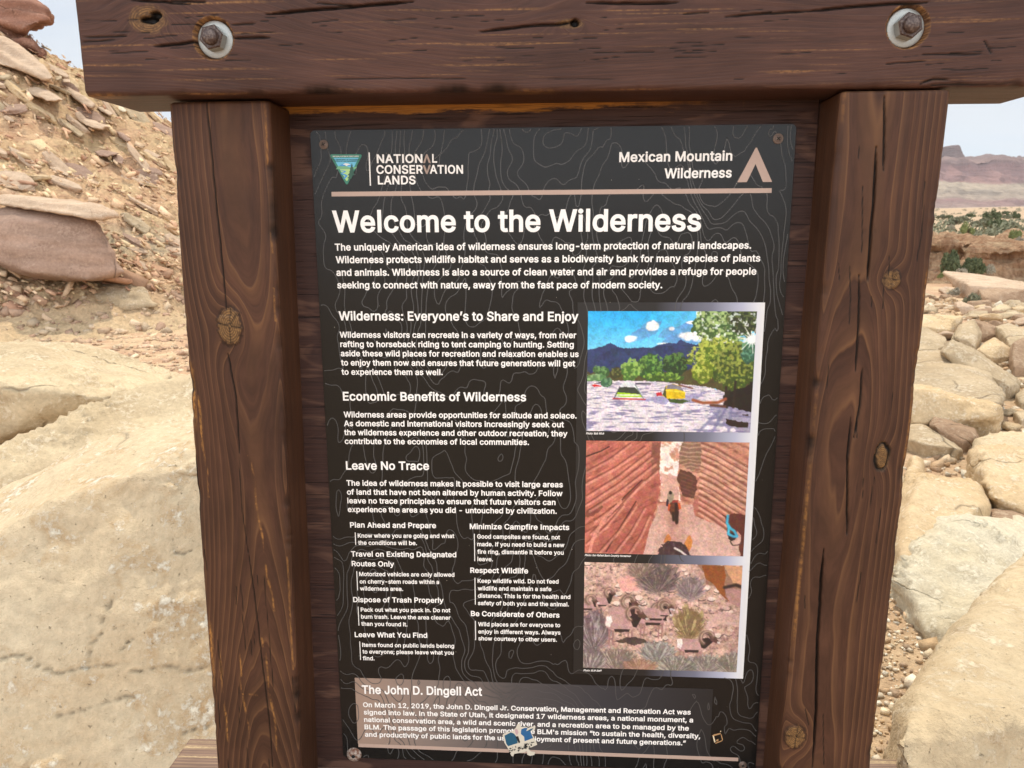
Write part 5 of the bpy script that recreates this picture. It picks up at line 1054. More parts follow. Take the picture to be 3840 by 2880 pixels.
xy = k.xyz(o); left = k.math('MULTIPLY', k.ramp(k.math('MULTIPLY', k.math('ADD', xy['X'], 0.0), -.25), (.2, 0.0), (.8, 1.0)), .75); col = k.mix(left, col, k.mix(k.ramp(b, (.4, 0.0), (.6, 1.0)), (.47, .29, .185), (.60, .44, .275)))
far = k.ramp(k.math('DIVIDE', xy['Y'], 400), (.08, 0.0), (.3, 1.0)); col = k.mix(k.math('MULTIPLY', far, .6), col, (.40, .30, .205))
col = k.mix(.7, col, k.ramp(c, (.25, .62), (.75, 1.34)), 'MULTIPLY'); col = k.mix(.5, col, k.ramp(d, (.3, .7), (.7, 1.3)), 'MULTIPLY')
M_GROUND = k.done(col, k.bump(k.math('ADD', c, k.math('MULTIPLY', d, .5)), .8, .02))
gobj = mesh_obj('ground', np.stack([gx, gy, ground_h(gx, gy)], 1), grid_faces(len(aa), len(rr), True), M_GROUND, smooth=True); tag(gobj, kind='structure')
# --- lofted terrain
def resample(c, n):
    c = np.asarray(c, dtype=float); s = np.concatenate([[0], np.cumsum(np.linalg.norm(np.diff(c, axis=0), axis=1))]); t = np.linspace(0, s[-1], n)
    return np.stack([np.interp(t, s, c[:, i]) for i in range(3)], 1)
def loft(name, rows, nu, nv, mat, disp, kind='structure', smooth_rows=True):
    R = np.array([resample(r, nu) for r in rows]); t = np.linspace(0, len(rows) - 1, nv); i = np.clip(t.astype(int), 0, len(rows) - 2); f = (t - i)[:, None, None]
    if smooth_rows:
        p0 = R[np.clip(i - 1, 0, len(rows) - 1)]; p1 = R[i]; p2 = R[i + 1]; p3 = R[np.clip(i + 2, 0, len(rows) - 1)]
        G = .5 * (2 * p1 + (p2 - p0) * f + (2 * p0 - 5 * p1 + 4 * p2 - p3) * f ** 2 + (3 * p1 - p0 - 3 * p2 + p3) * f ** 3)
    else: G = R[i] * (1 - f) + R[i + 1] * f
    du = np.gradient(G, axis=1); dv = np.gradient(G, axis=0); n = np.cross(du, dv); n /= np.linalg.norm(n, axis=-1, keepdims=True) + 1e-9
    v = G.reshape(-1, 3); n = n.reshape(-1, 3); v = disp(v, n)
    o = mesh_obj(name, v, grid_faces(nv, nu), mat, smooth=True); o['kind'] = kind; return o
pp = lambda *q: [P(*a) for a in q]
k = NB('talus slope earth', .95, .12); o = k.obj
a = k.noise(o, .45, 5, .6); b = k.noise(o, 3.0, 6, .65); c = k.noise(o, 18, 6, .65); st = k.noise(k.map(o, (1.4, 1.4, 7), rot=(0, .5, 0)), 2.0, 5, .65)
col = k.mix(k.ramp(b, (.36, 0.0), (.64, 1.0)), (.46, .275, .165), (.63, .43, .26)); col = k.mix(k.ramp(a, (.45, 0.0), (.60, .65)), col, (.58, .45, .25))
col = k.mix(k.math('MULTIPLY', k.ramp(st, (.52, 0.0), (.64, 1.0)), .6), col, (.36, .215, .145))
xz = k.xyz(o); lo_ = k.ramp(k.math('ADD', k.math('MULTIPLY', xz['Z'], .4), k.math('MULTIPLY', a, .25)), (.10, 1.0), (.42, 0.0)); col = k.mix(k.math('MULTIPLY', lo_, .85), col, (.60, .45, .275))
gg = k.ramp(k.math('ADD', k.math('MULTIPLY', xz['Z'], .4), k.math('MULTIPLY', b, .16)), (.40, 0.0), (.50, 1.0), (.58, 1.0), (.70, 0.0)); col = k.mix(k.math('MULTIPLY', gg, .6), col, (.46, .41, .29))
col = k.mix(.7, col, k.ramp(c, (.25, .6), (.75, 1.38)), 'MULTIPLY')
M_TALUS = k.done(col, k.bump(k.math('ADD', c, k.math('MULTIPLY', b, .8)), 1.0, .06))
def d_hill(v, n):
    return v + n * (.30 * fbm(v * .45, 3, 301) + .16 * fbm(v * np.array([1.6, 1.6, 3.2]), 4, 303) + .085 * fbm(v * 6, 4, 305, .6))[:, None]
hill = loft('hillside', [pp((-900, 1440, 7), (-300, 1380, 8.0), (0, 1345, 8.6), (300, 1310, 9.2), (640, 1265, 10.5), (1000, 1225, 12), (1700, 1160, 15)),
      pp((-900, 1250, 9), (-300, 1210, 9.6), (0, 1190, 10.2), (300, 1170, 10.8), (640, 1150, 12), (1000, 1140, 13.5), (1700, 1110, 16.5)),
      pp((-900, 1010, 10), (-300, 1000, 10.6), (0, 990, 11.2), (300, 1000, 12), (640, 1010, 13), (1000, 1030, 14.5), (1700, 1050, 17.5)),
      pp((-900, 400, 12.5), (-300, 480, 13.4), (0, 560, 14.2), (300, 640, 15), (640, 730, 16), (1000, 830, 17.5), (1700, 960, 20.5)),
      pp((-900, -420, 16), (-300, -120, 17), (0, 75, 18), (115, 150, 18.3), (190, 212, 18.6), (330, 303, 19), (480, 392, 19.5), (640, 470, 20.3), (1000, 690, 22), (1700, 935, 25)),
      [p + np.array([-1.0, 3.5, -2.0]) for p in pp((-900, -420, 16), (-300, -120, 17), (0, 75, 18), (190, 212, 18.6), (480, 392, 19.5), (640, 470, 20.3), (1000, 690, 22), (1700, 935, 25))],
      [np.array([p[0] - 2, p[1] + 9, -.5]) for p in pp((-900, -420, 16), (-300, -120, 17), (0, 75, 18), (480, 392, 19.5), (1000, 690, 22), (1700, 935, 25))]], 300, 260, M_TALUS, d_hill)
def bvh_of(o):
    me = o.data; return BVHTree.FromPolygons([v.co[:] for v in me.vertices], [p.vertices[:] for p in me.polygons])
HB = bvh_of(hill); GB = bvh_of(gobj)
def hit(px, py, tree):
    r = ray(px, py); d = Vector(r).normalized(); h = tree.ray_cast(Vector(CAM), d)
    return h
def depth_at(px, py, tree, default=15.0):
    h = hit(px, py, tree)
    return default if h[0] is None else float((np.array(h[0]) - CAM) @ CR[:, 1])
# ------------------------------------------------------------------ rocks
_rc = [0]
def smooth_v(v, f, it, lam=.5):
    e = np.concatenate([f[:, [0, 1]], f[:, [1, 2]], f[:, [2, 3]], f[:, [3, 0]]]); e = np.concatenate([e, e[:, ::-1]]); n = len(v)
    cnt = np.bincount(e[:, 0], minlength=n)[:, None] + 1e-9
    for _ in range(it):
        s = np.stack([np.bincount(e[:, 0], weights=v[e[:, 1], i], minlength=n) for i in range(3)], 1); v = v * (1 - lam) + lam * s / cnt
    return v
def remesh_hull(pts, vox, smooth=2):
    bm = bmesh.new()
    for p in pts: bm.verts.new(p)
    r = bmesh.ops.convex_hull(bm, input=list(bm.verts)); bmesh.ops.delete(bm, geom=[g_ for g_ in r['geom_interior'] if isinstance(g_, bmesh.types.BMVert)], context='VERTS')
    me = bpy.data.meshes.new('tmp'); bm.to_mesh(me); bm.free(); ob = bpy.data.objects.new('tmp', me); COL.objects.link(ob)
    m = ob.modifiers.new('r', 'REMESH'); m.mode = 'VOXEL'; m.voxel_size = vox
    dg = bpy.context.evaluated_depsgraph_get(); dg.update(); ev = ob.evaluated_get(dg); me2 = ev.to_mesh()
    v = np.empty(len(me2.vertices) * 3, np.float32); me2.vertices.foreach_get('co', v); f = np.empty(len(me2.polygons) * 4, np.int32); me2.polygons.foreach_get('vertices', f)
    v = v.reshape(-1, 3).astype(float); f = f.reshape(-1, 4); ev.to_mesh_clear(); bpy.data.objects.remove(ob); bpy.data.meshes.remove(me)
    return smooth_v(v, f, smooth), f
def normals_of(v, f):
    fn = np.cross(v[f[:, 2]] - v[f[:, 0]], v[f[:, 3]] - v[f[:, 1]]); n = np.zeros_like(v)
    for i in range(4): np.add.at(n, f[:, i], fn)
    return n / (np.linalg.norm(n, axis=1, keepdims=True) + 1e-12)
def rock_mesh(pts, vox, amp, freq, smooth=2, crust=0.0, strata=0.0, sdir=(0, 0, 1), sfreq=20, seed=None):
    _rc[0] += 1; seed = seed or _rc[0] * 7
    v, f = remesh_hull(pts, vox, smooth); n = normals_of(v, f)
    d = amp * fbm(v * freq, 4, seed) + amp * .35 * fbm(v * freq * 4.3, 3, seed + 3)
    if crust:
        m = np.clip(fbm(v * freq * 1.1, 3, seed + 5) * 3 - .1, 0, 1); q = fbm(v * freq * 11, 3, seed + 6); d += crust * m * (np.abs(q) * 1.6)
    if strata:
        h = v @ np.array(sdir) + .04 * fbm(v * freq, 2, seed + 8); d += strata * vn(np.stack([h * sfreq, h * 0, h * 0 + seed], 1), seed)
        d += strata * .6 * vn(np.stack([h * sfreq * 2.7, h * 0, h * 0 + seed], 1), seed + 1)
    return v + n * d[:, None], f
def rock(name, pts, mat, label, cat='boulder', group=None, vox=None, amp=.03, freq=3.0, **kw):
    pts = [np.asarray(p, dtype=float) for p in pts]; A_ = np.array(pts); size = np.linalg.norm(A_.max(0) - A_.min(0))
    v, f = rock_mesh(pts, vox or size / 60, amp, freq, **kw)
    c = np.array([(v[:, 0].min() + v[:, 0].max()) / 2, (v[:, 1].min() + v[:, 1].max()) / 2, v[:, 2].min()])
    o = mesh_obj(name, v, f, mat, smooth=True)
    return tag(o, label, cat, group, 'thing')
def outline(pts, d0, tilt, t, bulge=.25, sink=0.0, back=.88):
    """silhouette points pushed to real depths: the upper edge lies further off by tilt, the body goes back by t"""
    a = np.array(pts, dtype=float); c = a.mean(0); y0, y1 = a[:, 1].min(), a[:, 1].max(); out = []
    for x, y in a:
        k_ = (y1 - y) / (y1 - y0 + 1e-6); out.append(P(x, y, d0 + tilt * k_))
        bx, by = c + (np.array((x, y)) - c) * back; out.append(P(bx, by, d0 + tilt * k_ + t))
        fx, fy = c + (np.array((x, y)) - c) * (.80 + .14 * math.sin(x * 7.3 + y * 3.1)); k2 = (y1 - fy) / (y1 - y0 + 1e-6); out.append(P(fx, fy, d0 + tilt * k2 - bulge * t * (.8 + .4 * math.sin(x * 3.7 + y * 5.9))))
    if sink: out += [p - np.array([0, 0, sink]) for p in out if p[2] < np.median([q[2] for q in out])]
    return out
z1 = lambda ox, oy, k_: (lambda *q: [(ox + x / k_, oy + y / k_) for x, y in q])
# ------------------------------------------------------------------ left: big cream rocks beside the trail
def carve_seams(o):
    """cracks that run across the smooth face, each a shallow groove"""
    z8 = z1(0, 2000, 1.0817); lines = [(z8((-40, 530), (10, 505), (60, 488), (110, 505), (140, 532), (185, 548), (235, 570), (330, 545), (430, 540), (520, 528)), .006), (z8((480, 552), (560, 556), (640, 545), (700, 540), (750, 562), (790, 560), (840, 540)), .005),
        (z8((200, 742), (300, 730), (400, 695), (500, 665), (610, 655)), .0045), (z8((690, 830), (760, 800), (860, 775)), .004), (z8((440, 250), (445, 300), (418, 345), (415, 400), (385, 445), (350, 455)), .0045), (z8((350, 460), (365, 500), (362, 530)), .006), (z8((415, 365), (450, 362), (475, 385), (465, 400)), .004), (z8((490, 475), (520, 440), (545, 420)), .004), (z8((705, 40), (715, 75), (745, 78), (790, 60)), .006)]
    n = len(o.data.vertices); v = np.empty(n * 3, np.float32); o.data.vertices.foreach_get('co', v); v = v.reshape(-1, 3).astype(float); nn = np.empty(n * 3, np.float32); o.data.vertices.foreach_get('normal', nn); nn = nn.reshape(-1, 3)
    d = (v - CAM) @ CR; u = np.stack([1920 + FPX * d[:, 0] / d[:, 1], 1440 - FPX * d[:, 2] / d[:, 1]], 1); sm = np.zeros(n)
    front = (d[:, 1] > 0) & (((v - CAM) * nn).sum(1) < 0); jag = np.stack([fbm(v * 30, 3, 71), fbm(v * 30 + 9, 3, 72)], 1) * 9
    for pts, w in lines:
        q, t = seg_dist(u + jag, pts); m = np.clip(1.2 - q / (w * .62 * FPX / 1.9), 0, 1) * np.clip(np.minimum(t, 1 - t) * 8 + .3, 0, 1) * front; sm = np.maximum(sm, m)
    v -= nn * (sm * .008)[:, None]; o.data.vertices.foreach_set('co', v.astype(np.float32).ravel()); o.data.update(); attr(o, 'seam', sm * .6)
# broad flat-faced rock behind the left post
A_ = [P(x, y, 1.74 + (d - 1.95) * .24 + (.30 if y < 1990 and i < 9 else 0)) for i, (x, y, d) in enumerate(((-260, 1985, 2.55), (0, 1826, 2.75), (168, 1738, 2.85), (319, 1657, 2.95), (403, 1648, 2.98), (521, 1614, 3.05), (697, 1580, 3.1), (900, 1560, 3.15), (1150, 1600, 3.2),
        (-260, 2150, 2.40), (0, 1990, 2.55), (200, 1870, 2.70), (420, 1800, 2.82), (700, 1740, 2.95), (1150, 1760, 3.0),
        (-300, 2880, 1.92), (0, 2880, 1.95), (420, 2880, 1.97), (820, 2880, 2.0), (1200, 2880, 2.02), (-300, 3300, 1.8), (800, 3300, 1.85), (1250, 3300, 1.9)))]
A_ += [p + np.array([-.1, .9, -.35]) for p in A_[:9]] + [np.array([p[0], p[1] + .8, -.3]) for p in A_[9:]]
rock('cream_boulder', A_, CREAM2, 'huge smooth-faced cream boulder filling the view left of the left post, cracked low down', vox=.0095, amp=.030, freq=2.2, crust=.022, smooth=3, seed=5)
carve_seams(bpy.data.objects['cream_boulder'])
C_ = pp((-260, 1845, 3.0), (0, 1698, 3.15), (109, 1650, 3.25), (210, 1599, 3.3), (336, 1524, 3.42), (430, 1485, 3.5), (521, 1440, 3.6), (600, 1420, 3.65), (690, 1404, 3.7), (900, 1380, 3.8), (1150, 1390, 3.9),
        (-260, 2050, 2.9), (0, 1860, 3.05), (320, 1690, 3.2), (690, 1620, 3.4), (1150, 1650, 3.6), (0, 2000, 3.0), (690, 1800, 3.2), (1150, 1850, 3.4))
C_ += [p + np.array([-.1, .7, -.3]) for p in C_[:11]]
rock('cream_boulder', C_, CREAM, 'long sloping cream ledge rising to the right behind the huge smooth boulder', vox=.018, amp=.035, freq=3.0, crust=.035, smooth=3, seed=12)
B_ = pp((-300, 1340, 4.1), (-150, 1300, 4.2), (0, 1302, 4.2), (90, 1308, 4.2), (190, 1345, 4.2), (260, 1365, 4.2), (330, 1402, 4.15), (420, 1425, 4.1), (490, 1448, 4.1), (540, 1475, 4.1),
        (-300, 1470, 3.7), (0, 1450, 3.7), (250, 1470, 3.75), (400, 1490, 3.85), (-300, 1640, 3.75), (0, 1640, 3.75), (220, 1580, 3.85), (430, 1530, 3.95), (0, 1720, 4.05), (150, 1650, 4.05), (-300, 1760, 4.0))
B_ += [p + np.array([-.2, .9, -.1]) for p in B_[:10]]
rock('cream_boulder', B_, CREAM, 'rounded cream boulder at the left edge above the sloping ledge, hollow below', vox=.02, amp=.04, freq=2.6, crust=.03, smooth=4, seed=17)
# hollow under the rounded boulder is left open; the trail ground runs behind
# ------------------------------------------------------------------ left: capped mudstone outcrop in the hillside
zc = z1(0, 680, 2.242)
dE = depth_at(200, 900, HB, 11.5)
rock('mudstone_outcrop', outline(zc((-160, 250), (60, 215), (300, 240), (800, 310), (845, 420), (880, 560), (1050, 770), (960, 800), (760, 845), (600, 850), (400, 800), (180, 770), (20, 690), (-160, 640)), dE - 1.25, .05, 1.6, .16), PINK,
     'big mauve-brown mudstone block under a flat cap slab on the hillside', 'rock outcrop', vox=.045, amp=.05, freq=1.3, smooth=4, strata=.02, sdir=(.1, 0, 1), sfreq=5)
rock('cap_slab', outline(zc((-120, 135), (20, 130), (160, 148), (400, 160), (640, 180), (830, 200), (905, 245), (1010, 295), (930, 310), (860, 322), (700, 318), (440, 288), (250, 262), (120, 225), (-120, 190)), dE - 1.6, .55, 1.3, .10), SLABM,
     'flat tan cap slab overhanging the mauve mudstone block at the left edge', 'rock slab', vox=.035, amp=.03, freq=2.2, smooth=2, strata=.03, sdir=(.15, 0, 1), sfreq=14)
rock('mudstone_outcrop', outline(zc((180, 800), (420, 830), (640, 880), (900, 840), (1100, 800), (1260, 950), (1330, 1050), (1100, 1075), (800, 1080), (400, 1075), (150, 1000), (90, 880)), dE - .85, .45, 1.4, .1), BUFF,
     'low grey-green earthy mound below the mauve mudstone block', 'rock outcrop', vox=.04, amp=.14, freq=1.9, smooth=3, crust=.05)
zs = z1(0, 0, 2.3706)
rock('red_ledge', outline(zs((-200, -60), (120, -20), (270, 8), (345, 50), (385, 92), (425, 96), (405, 135), (452, 182), (400, 205), (320, 216), (268, 232), (262, 260), (210, 288), (120, 250), (-60, 190), (-200, 150)), 17.2, .6, 2.0, .2), RED,
     'red-brown ledge jutting against the sky at the upper left corner', 'rock ledge', vox=.06, amp=.12, freq=1.1, smooth=1, strata=.10, sdir=(.2, 0, 1), sfreq=3.4)
rock('red_ledge', outline(zs((-100, 170), (60, 180), (190, 290), (300, 400), (440, 505), (430, 550), (330, 520), (200, 420), (60, 330), (-100, 250)), 17.2, .5, 1.4, .2), RED,
     'crumbling brown band of rock along the skyline just under the red ledge', 'rock ledge', vox=.06, amp=.12, freq=1.3, smooth=1, strata=.08, sfreq=4)
def slab(q, label, dd=.55, tilt=.35, t=.8, mat=None, cat='rock slab', group=None, name='rock_slab'):
    a = np.array(q).mean(0); d = depth_at(a[0], a[1], HB, 14)
    s = np.linalg.norm(np.ptp(np.array(q), axis=0)) / FPX * d
    return rock(name, outline(q, d - dd, tilt, t, .12), mat or SLABM, label, cat, group, vox=max(.02, s / 45), amp=.028 * s, freq=3.2 / s, smooth=1, strata=.016 * s, sdir=(.5, 0, .86), sfreq=14 / s)
G_SL = 'tan slabs lying on the hillside'
slab(zs((-60, 300), (60, 318), (160, 380), (280, 470), (400, 590), (480, 690), (450, 712), (350, 698), (180, 640), (60, 600), (-60, 560)), 'largest pale slab with dark seams, tilted on the slope under the red ledge', .75, .6, .9, group=G_SL)
slab(zs((232, 785), (330, 772), (420, 800), (500, 840), (572, 892), (500, 905), (420, 900), (320, 865), (245, 830)), 'pale lens-shaped slab in the middle of the slope left of the beam end', group=G_SL)
slab(zs((530, 760), (575, 765), (700, 830), (800, 890), (850, 940), (820, 968), (740, 925), (640, 850), (570, 800)), 'long narrow slab running down under the left end of the beam', group=G_SL)
slab(zs((640, 1030), (720, 1040), (800, 1080), (900, 1105), (985, 1130), (900, 1160), (800, 1130), (700, 1085)), 'curved pale slab with a shaded lower edge below the beam end', group=G_SL)
slab(zs((860, 950), (930, 965), (1010, 1010), (980, 1030), (900, 990)), 'small pale slab just under the bottom of the beam', .45, .25, .3, group=G_SL)
slab(zs((1010, 925), (1080, 945), (1130, 985), (1100, 1000), (1030, 965)), 'grey-white slab tucked under the beam near the skyline', .45, .25, .3, WHITE, group=G_SL)
slab(zs((1030, 1165), (1090, 1180), (1170, 1245), (1130, 1262), (1060, 1210)), 'blunt pinkish slab left of the top of the left post', .45, .25, .3, PINK, group=G_SL)
slab(zs((1060, 1510), (1110, 1510), (1220, 1600), (1290, 1645), (1180, 1650), (1010, 1560)), 'broad tan slab beside the left post, low on the rubble', .3, .3, .4, group=G_SL)
slab(zs((840, 1350), (920, 1330), (1060, 1365), (960, 1395), (880, 1385)), 'grey-mauve slab in the rubble left of the left post', .45, .2, .3, PINK, group=G_SL)
slab(zs((985, 1380), (1050, 1370), (1110, 1420), (1090, 1460), (1020, 1450)), 'square pink slab just below the grey-mauve one', .45, .2, .3, PINK, group=G_SL)
slab(zs((420, 1480), (500, 1480), (620, 1545), (600, 1570), (480, 1520)), 'thin pale slab above the flat cap slab', .45, .2, .3, group=G_SL)
slab(zs((550, 700), (625, 705), (630, 735), (560, 735)), 'small round tan stone beside the beam end', .45, .15, .2, group=G_SL)
slab(zs((490, 680), (545, 670), (555, 700), (500, 720)), 'small grey block at the foot of the largest pale slab', .45, .15, .2, BUFF, group=G_SL)
slab(z1(0, 680, 2.242)((1160, 1560), (1210, 1535), (1300, 1560), (1315, 1585), (1220, 1592)), 'flat pale stone lying on the trail near the left post', .02, .1, .25, BUFF, 'stone', name='trail_stone')
slab(z1(0, 680, 2.242)((230, 1385), (270, 1366), (325, 1382), (320, 1398), (250, 1400)), 'small grey stone on the trail above the rounded cream boulder', .02, .1, .2, WHITE, 'stone', name='trail_stone')
sp_ = []
for i in range(5):
    rq = random.Random(60 + i); q = [np.array([math.cos(a) * rq.uniform(.7, 1.1), math.sin(a) * .55 * rq.uniform(.6, 1.1), z]) for a in np.linspace(0, 5.6, 8) for z in (-.13 * rq.uniform(.6, 1.2), .13 * rq.uniform(.6, 1.2))]
    v, f = rock_mesh(q, .045, .035, 2.4, smooth=1, strata=.03, sfreq=12, seed=500 + i); sp_.append(mesh_obj('hillside_rock', v, f, (SLABM, GOLD, SLABM, PINK, BUFF)[i], smooth=True))
rq = random.Random(9); k_ = 0
while k_ < 62:
    px, py = rq.uniform(-40, 660), rq.uniform(150, 1010); h = hit(px, py, HB)
    if h[0] is None or (py > 700 and px < 460): continue
    o = sp_[k_ % 5] if k_ < 5 else sp_[k_ % 5].copy()
    if k_ >= 5: COL.objects.link(o)
    n_ = h[1] if h[1].z > 0 else -h[1]; d_ = Vector((.75, .1, -.62)); d_ = (d_ - n_ * d_.dot(n_)).normalized(); yv = n_.cross(d_); up_ = (n_ + Vector((rq.uniform(-.3, .3), rq.uniform(-.3, .3), rq.uniform(-.1, .3)))).normalized(); yv = up_.cross(d_).normalized(); xv = yv.cross(up_)
    sc_ = rq.uniform(.14, .46) * rq.uniform(.6, 1.25); o.matrix_world = Matrix.Translation(h[0] + n_ * sc_ * .10) @ Matrix((xv, yv, up_)).transposed().to_4x4() @ Matrix.Diagonal((sc_, sc_ * rq.uniform(.7, 1.2), sc_ * rq.uniform(.7, 1.3), 1))
    w_ = ('tan', 'golden', 'tan', 'mauve', 'buff')[k_ % 5]; tag(o, 'half-buried %s slab among the rubble of the hillside' % w_, 'rock slab', 'half-buried %s slabs on the hillside' % w_, 'thing'); k_ += 1
# loose rubble on the slope: far too many chips to count
def chips(name, pos, nrm, size, mat, seed, flat=(1, .6, .28), align=None, kind='stuff', cols=None, jit=.35):
    rg = np.random.RandomState(seed); n = len(pos); base = np.array([(x, y, z) for x in (-1, 1) for y in (-1, 1) for z in (-1, 1)], float)
    V = base[None].repeat(n, 0) * (1 + jit * rg.uniform(-1, 1, (n, 8, 3))) * .5 * np.array(flat) * size[:, None, None] * rg.uniform(.7, 1.3, (n, 1, 3))
    up = nrm + .35 * rg.normal(size=(n, 3)); up /= np.linalg.norm(up, axis=1, keepdims=True)
    t = np.cross(up, rg.normal(size=(n, 3)) if align is None else (np.array(align) + .20 * rg.normal(size=(n, 3)))); t /= np.linalg.norm(t, axis=1, keepdims=True) + 1e-9
    b = np.cross(up, t); Mx = np.stack([b, t, up], 1)
    V = np.einsum('nij,njk->nik', V, Mx) + pos[:, None, :]
    f0 = np.array([(0, 1, 3, 2), (4, 6, 7, 5), (0, 4, 5, 1), (2, 3, 7, 6), (0, 2, 6, 4), (1, 5, 7, 3)]); F = (f0[None] + 8 * np.arange(n)[:, None, None]).reshape(-1, 4)
    o = mesh_obj(name, V.reshape(-1, 3), F, mat); c = np.array(cols)[rg.randint(0, len(cols), n)] * rg.uniform(.75, 1.2, (n, 1)); cattr(o, 'tint', c.repeat(8, 0)); o['kind'] = kind
    return o
k = NB('loose chips', .92, .15); c = k.noise(k.obj, 30, 5, .65); M_CHIP = k.done(k.mix(.6, k.attr('tint', 'Color'), k.ramp(c, (.25, .7), (.75, 1.3)), 'MULTIPLY'), k.bump(c, .6, .02))
rg = np.random.RandomState(3); pos = []; nr = []; sz = []
hv = np.array([v.co[:] for v in hill.data.vertices]); hn = np.array([v.normal[:] for v in hill.data.vertices])
if hn[:, 2].mean() < 0: hn = -hn
sel = rg.choice(300 * 190, 28000); dist = np.linalg.norm(hv[sel] - CAM, axis=1)
row = sel // 300; keep = (row > 66 + 14 * rg.uniform(-1, 1, len(sel))); sel = sel[keep]
hp = hv[sel] + rg.uniform(-.12, .12, (len(sel), 3)); hnn = hn[sel]
sz = .058 * np.exp(.60 * rg.normal(size=len(sel))); sz = np.clip(sz, .02, .40)
chips('talus_rubble', hp + hnn * sz[:, None] * .06, hnn, sz, M_CHIP, 5, (1, .5, .17), align=(.75, .1, -.6), cols=[(.64, .43, .27), (.72, .52, .34), (.54, .33, .21), (.62, .42, .26), (.44, .25, .16), (.70, .53, .32)])
tag(bpy.data.objects['talus_rubble'], 'loose tan and brown rock chips covering the hillside on the left', 'rubble')
sel = rg.choice(300 * 66, 1500); s2 = np.clip(.05 * np.exp(.6 * rg.normal(size=len(sel))), .02, .2)
chips('trail_gravel', hv[sel], hn[sel], s2, M_CHIP, 6, (1, .7, .4), cols=[(.50, .35, .23), (.58, .44, .30), (.44, .29, .2)])
tag(bpy.data.objects['trail_gravel'], 'small stones strewn along the foot of the hillside', 'gravel')
n = 9000; an = np.radians(rg.uniform(-62, -8, n)); r = rg.uniform(4.2, 11.5, n); x = r * np.sin(an); y = r * np.cos(an) - 1; s_ = np.clip(.022 * np.exp(.65 * rg.normal(size=n)), .006, .11)
chips('trail_grit', np.stack([x, y, ground_h(x, y) + s_ * .1], 1), np.tile(np.array([0, 0, 1.0]), (n, 1)), s_, M_CHIP, 8, (1, .75, .35), cols=[(.56, .41, .27), (.64, .50, .34), (.47, .30, .2), (.52, .35, .24), (.60, .44, .28)])
tag(bpy.data.objects['trail_grit'], 'fine grit and flat chips covering the pinkish trail on the left', 'gravel')
# ------------------------------------------------------------------ right: near boulders
z4 = z1(3260, 2100, 2.1276); z3 = z1(3340, 1560, 2.37)
J = [P(3345, 2772, 1.13), P(3380, 2840, 1.125), P(3430, 2885, 1.12), P(3480, 3000, 1.115), P(3352, 2720, 1.2), P(3373, 2655, 1.27), P(3415, 2594, 1.33), P(3471, 2523, 1.4), P(3542, 2462, 1.5), P(3626, 2340, 1.62), P(3697, 2227, 1.74), P(3753, 2161, 1.83), P(3815, 2109, 1.9),
     P(3860, 2075, 1.98), P(4000, 2000, 2.05), P(4300, 2030, 2.0), P(3392, 2680, 1.17), P(3518, 2697, 1.19), P(3669, 2692, 1.2), P(3760, 2740, 1.19), P(3900, 2760, 1.18), P(4300, 2700, 1.2),
     P(3500, 2990, 1.13), P(3760, 2990, 1.15), P(4100, 2950, 1.16), P(3500, 3400, 1.13), P(4200, 3400, 1.16)]
J += [np.array([p[0] + .05, p[1] + .25, -.2]) for p in J] + [P(4300, 2300, 2.3)]
rock('tan_boulder', J, CREAM, 'nearest big tan boulder in the lower right corner, resting against the rail end', vox=.009, amp=.024, freq=4.0, crust=.020, smooth=1, seed=23)
I_ = outline(z3((60, 1390), (105, 1270), (150, 1180), (230, 1070), (330, 975), (400, 960), (480, 955), (540, 945), (600, 922), (700, 915), (745, 892), (850, 920), (980, 920), (1010, 900), (1100, 905), (1185, 930), (1350, 960), (1350, 1500)) + z4((700, 620), (620, 740), (590, 772), (535, 745), (470, 680), (420, 600), (400, 500), (370, 400), (330, 300), (270, 215), (215, 190)), 2.35, .75, .7, .18, sink=.2)
rock('white_boulder', I_, WHITE, 'whitish knobbly boulder with a rounded left flank, right of the right post', vox=.013, amp=.045, freq=4.5, crust=.030, smooth=2, seed=29)
F3 = outline(z3((40, 1000), (60, 640), (150, 520), (260, 535), (400, 560), (560, 590), (700, 612), (765, 628), (800, 690), (892, 800), (870, 860), (840, 912), (700, 1000), (400, 1130), (160, 1330), (40, 1380)), 2.9, .55, .9, .2, sink=.25)
rock('golden_boulder', F3, GOLD, 'golden boulder with a flat shaded front, behind the whitish boulder and beside the post', vox=.014, amp=.03, freq=3.2, crust=.02, smooth=1, seed=31)
F2 = outline(z3((705, 590), (700, 510), (712, 400), (740, 335), (772, 292), (850, 310), (1040, 293), (1185, 305), (1400, 330), (1450, 700), (1400, 960), (1185, 870), (1050, 815), (920, 770), (850, 740), (780, 650)), 3.35, .6, 1.1, .22, sink=.2)
rock('golden_boulder', F2, GOLD, 'big round-bellied golden boulder at the right edge above the whitish one', vox=.016, amp=.035, freq=2.6, crust=.025, smooth=1, seed=37)
F1 = outline(z3((745, 240), (770, 222), (805, 212), (900, 202), (1050, 186), (1185, 198), (1400, 215), (1400, 310), (1040, 300), (850, 312), (760, 300)), 4.15, .4, .9, .2, sink=.5)
rock('tan_boulder', F1, CREAM, 'low rough tan boulder peeping over the round-bellied golden one', vox=.03, amp=.05, freq=3.0, crust=.02, smooth=2, seed=41)
F0 = outline(z3((120, 540), (150, 400), (170, 350), (240, 350), (285, 390), (330, 460), (322, 535), (200, 545)), 3.95, .2, .5, .3, sink=.3)
rock('golden_boulder', F0, GOLD, 'small round golden boulder just right of the right post', vox=.02, amp=.03, freq=4, smooth=4, seed=43)
F4 = outline(z3((830, 800), (900, 780), (1000, 800), (1185, 850), (1300, 900), (1300, 1000), (1000, 960), (850, 930)), 3.15, .3, .5, .2, sink=.3)
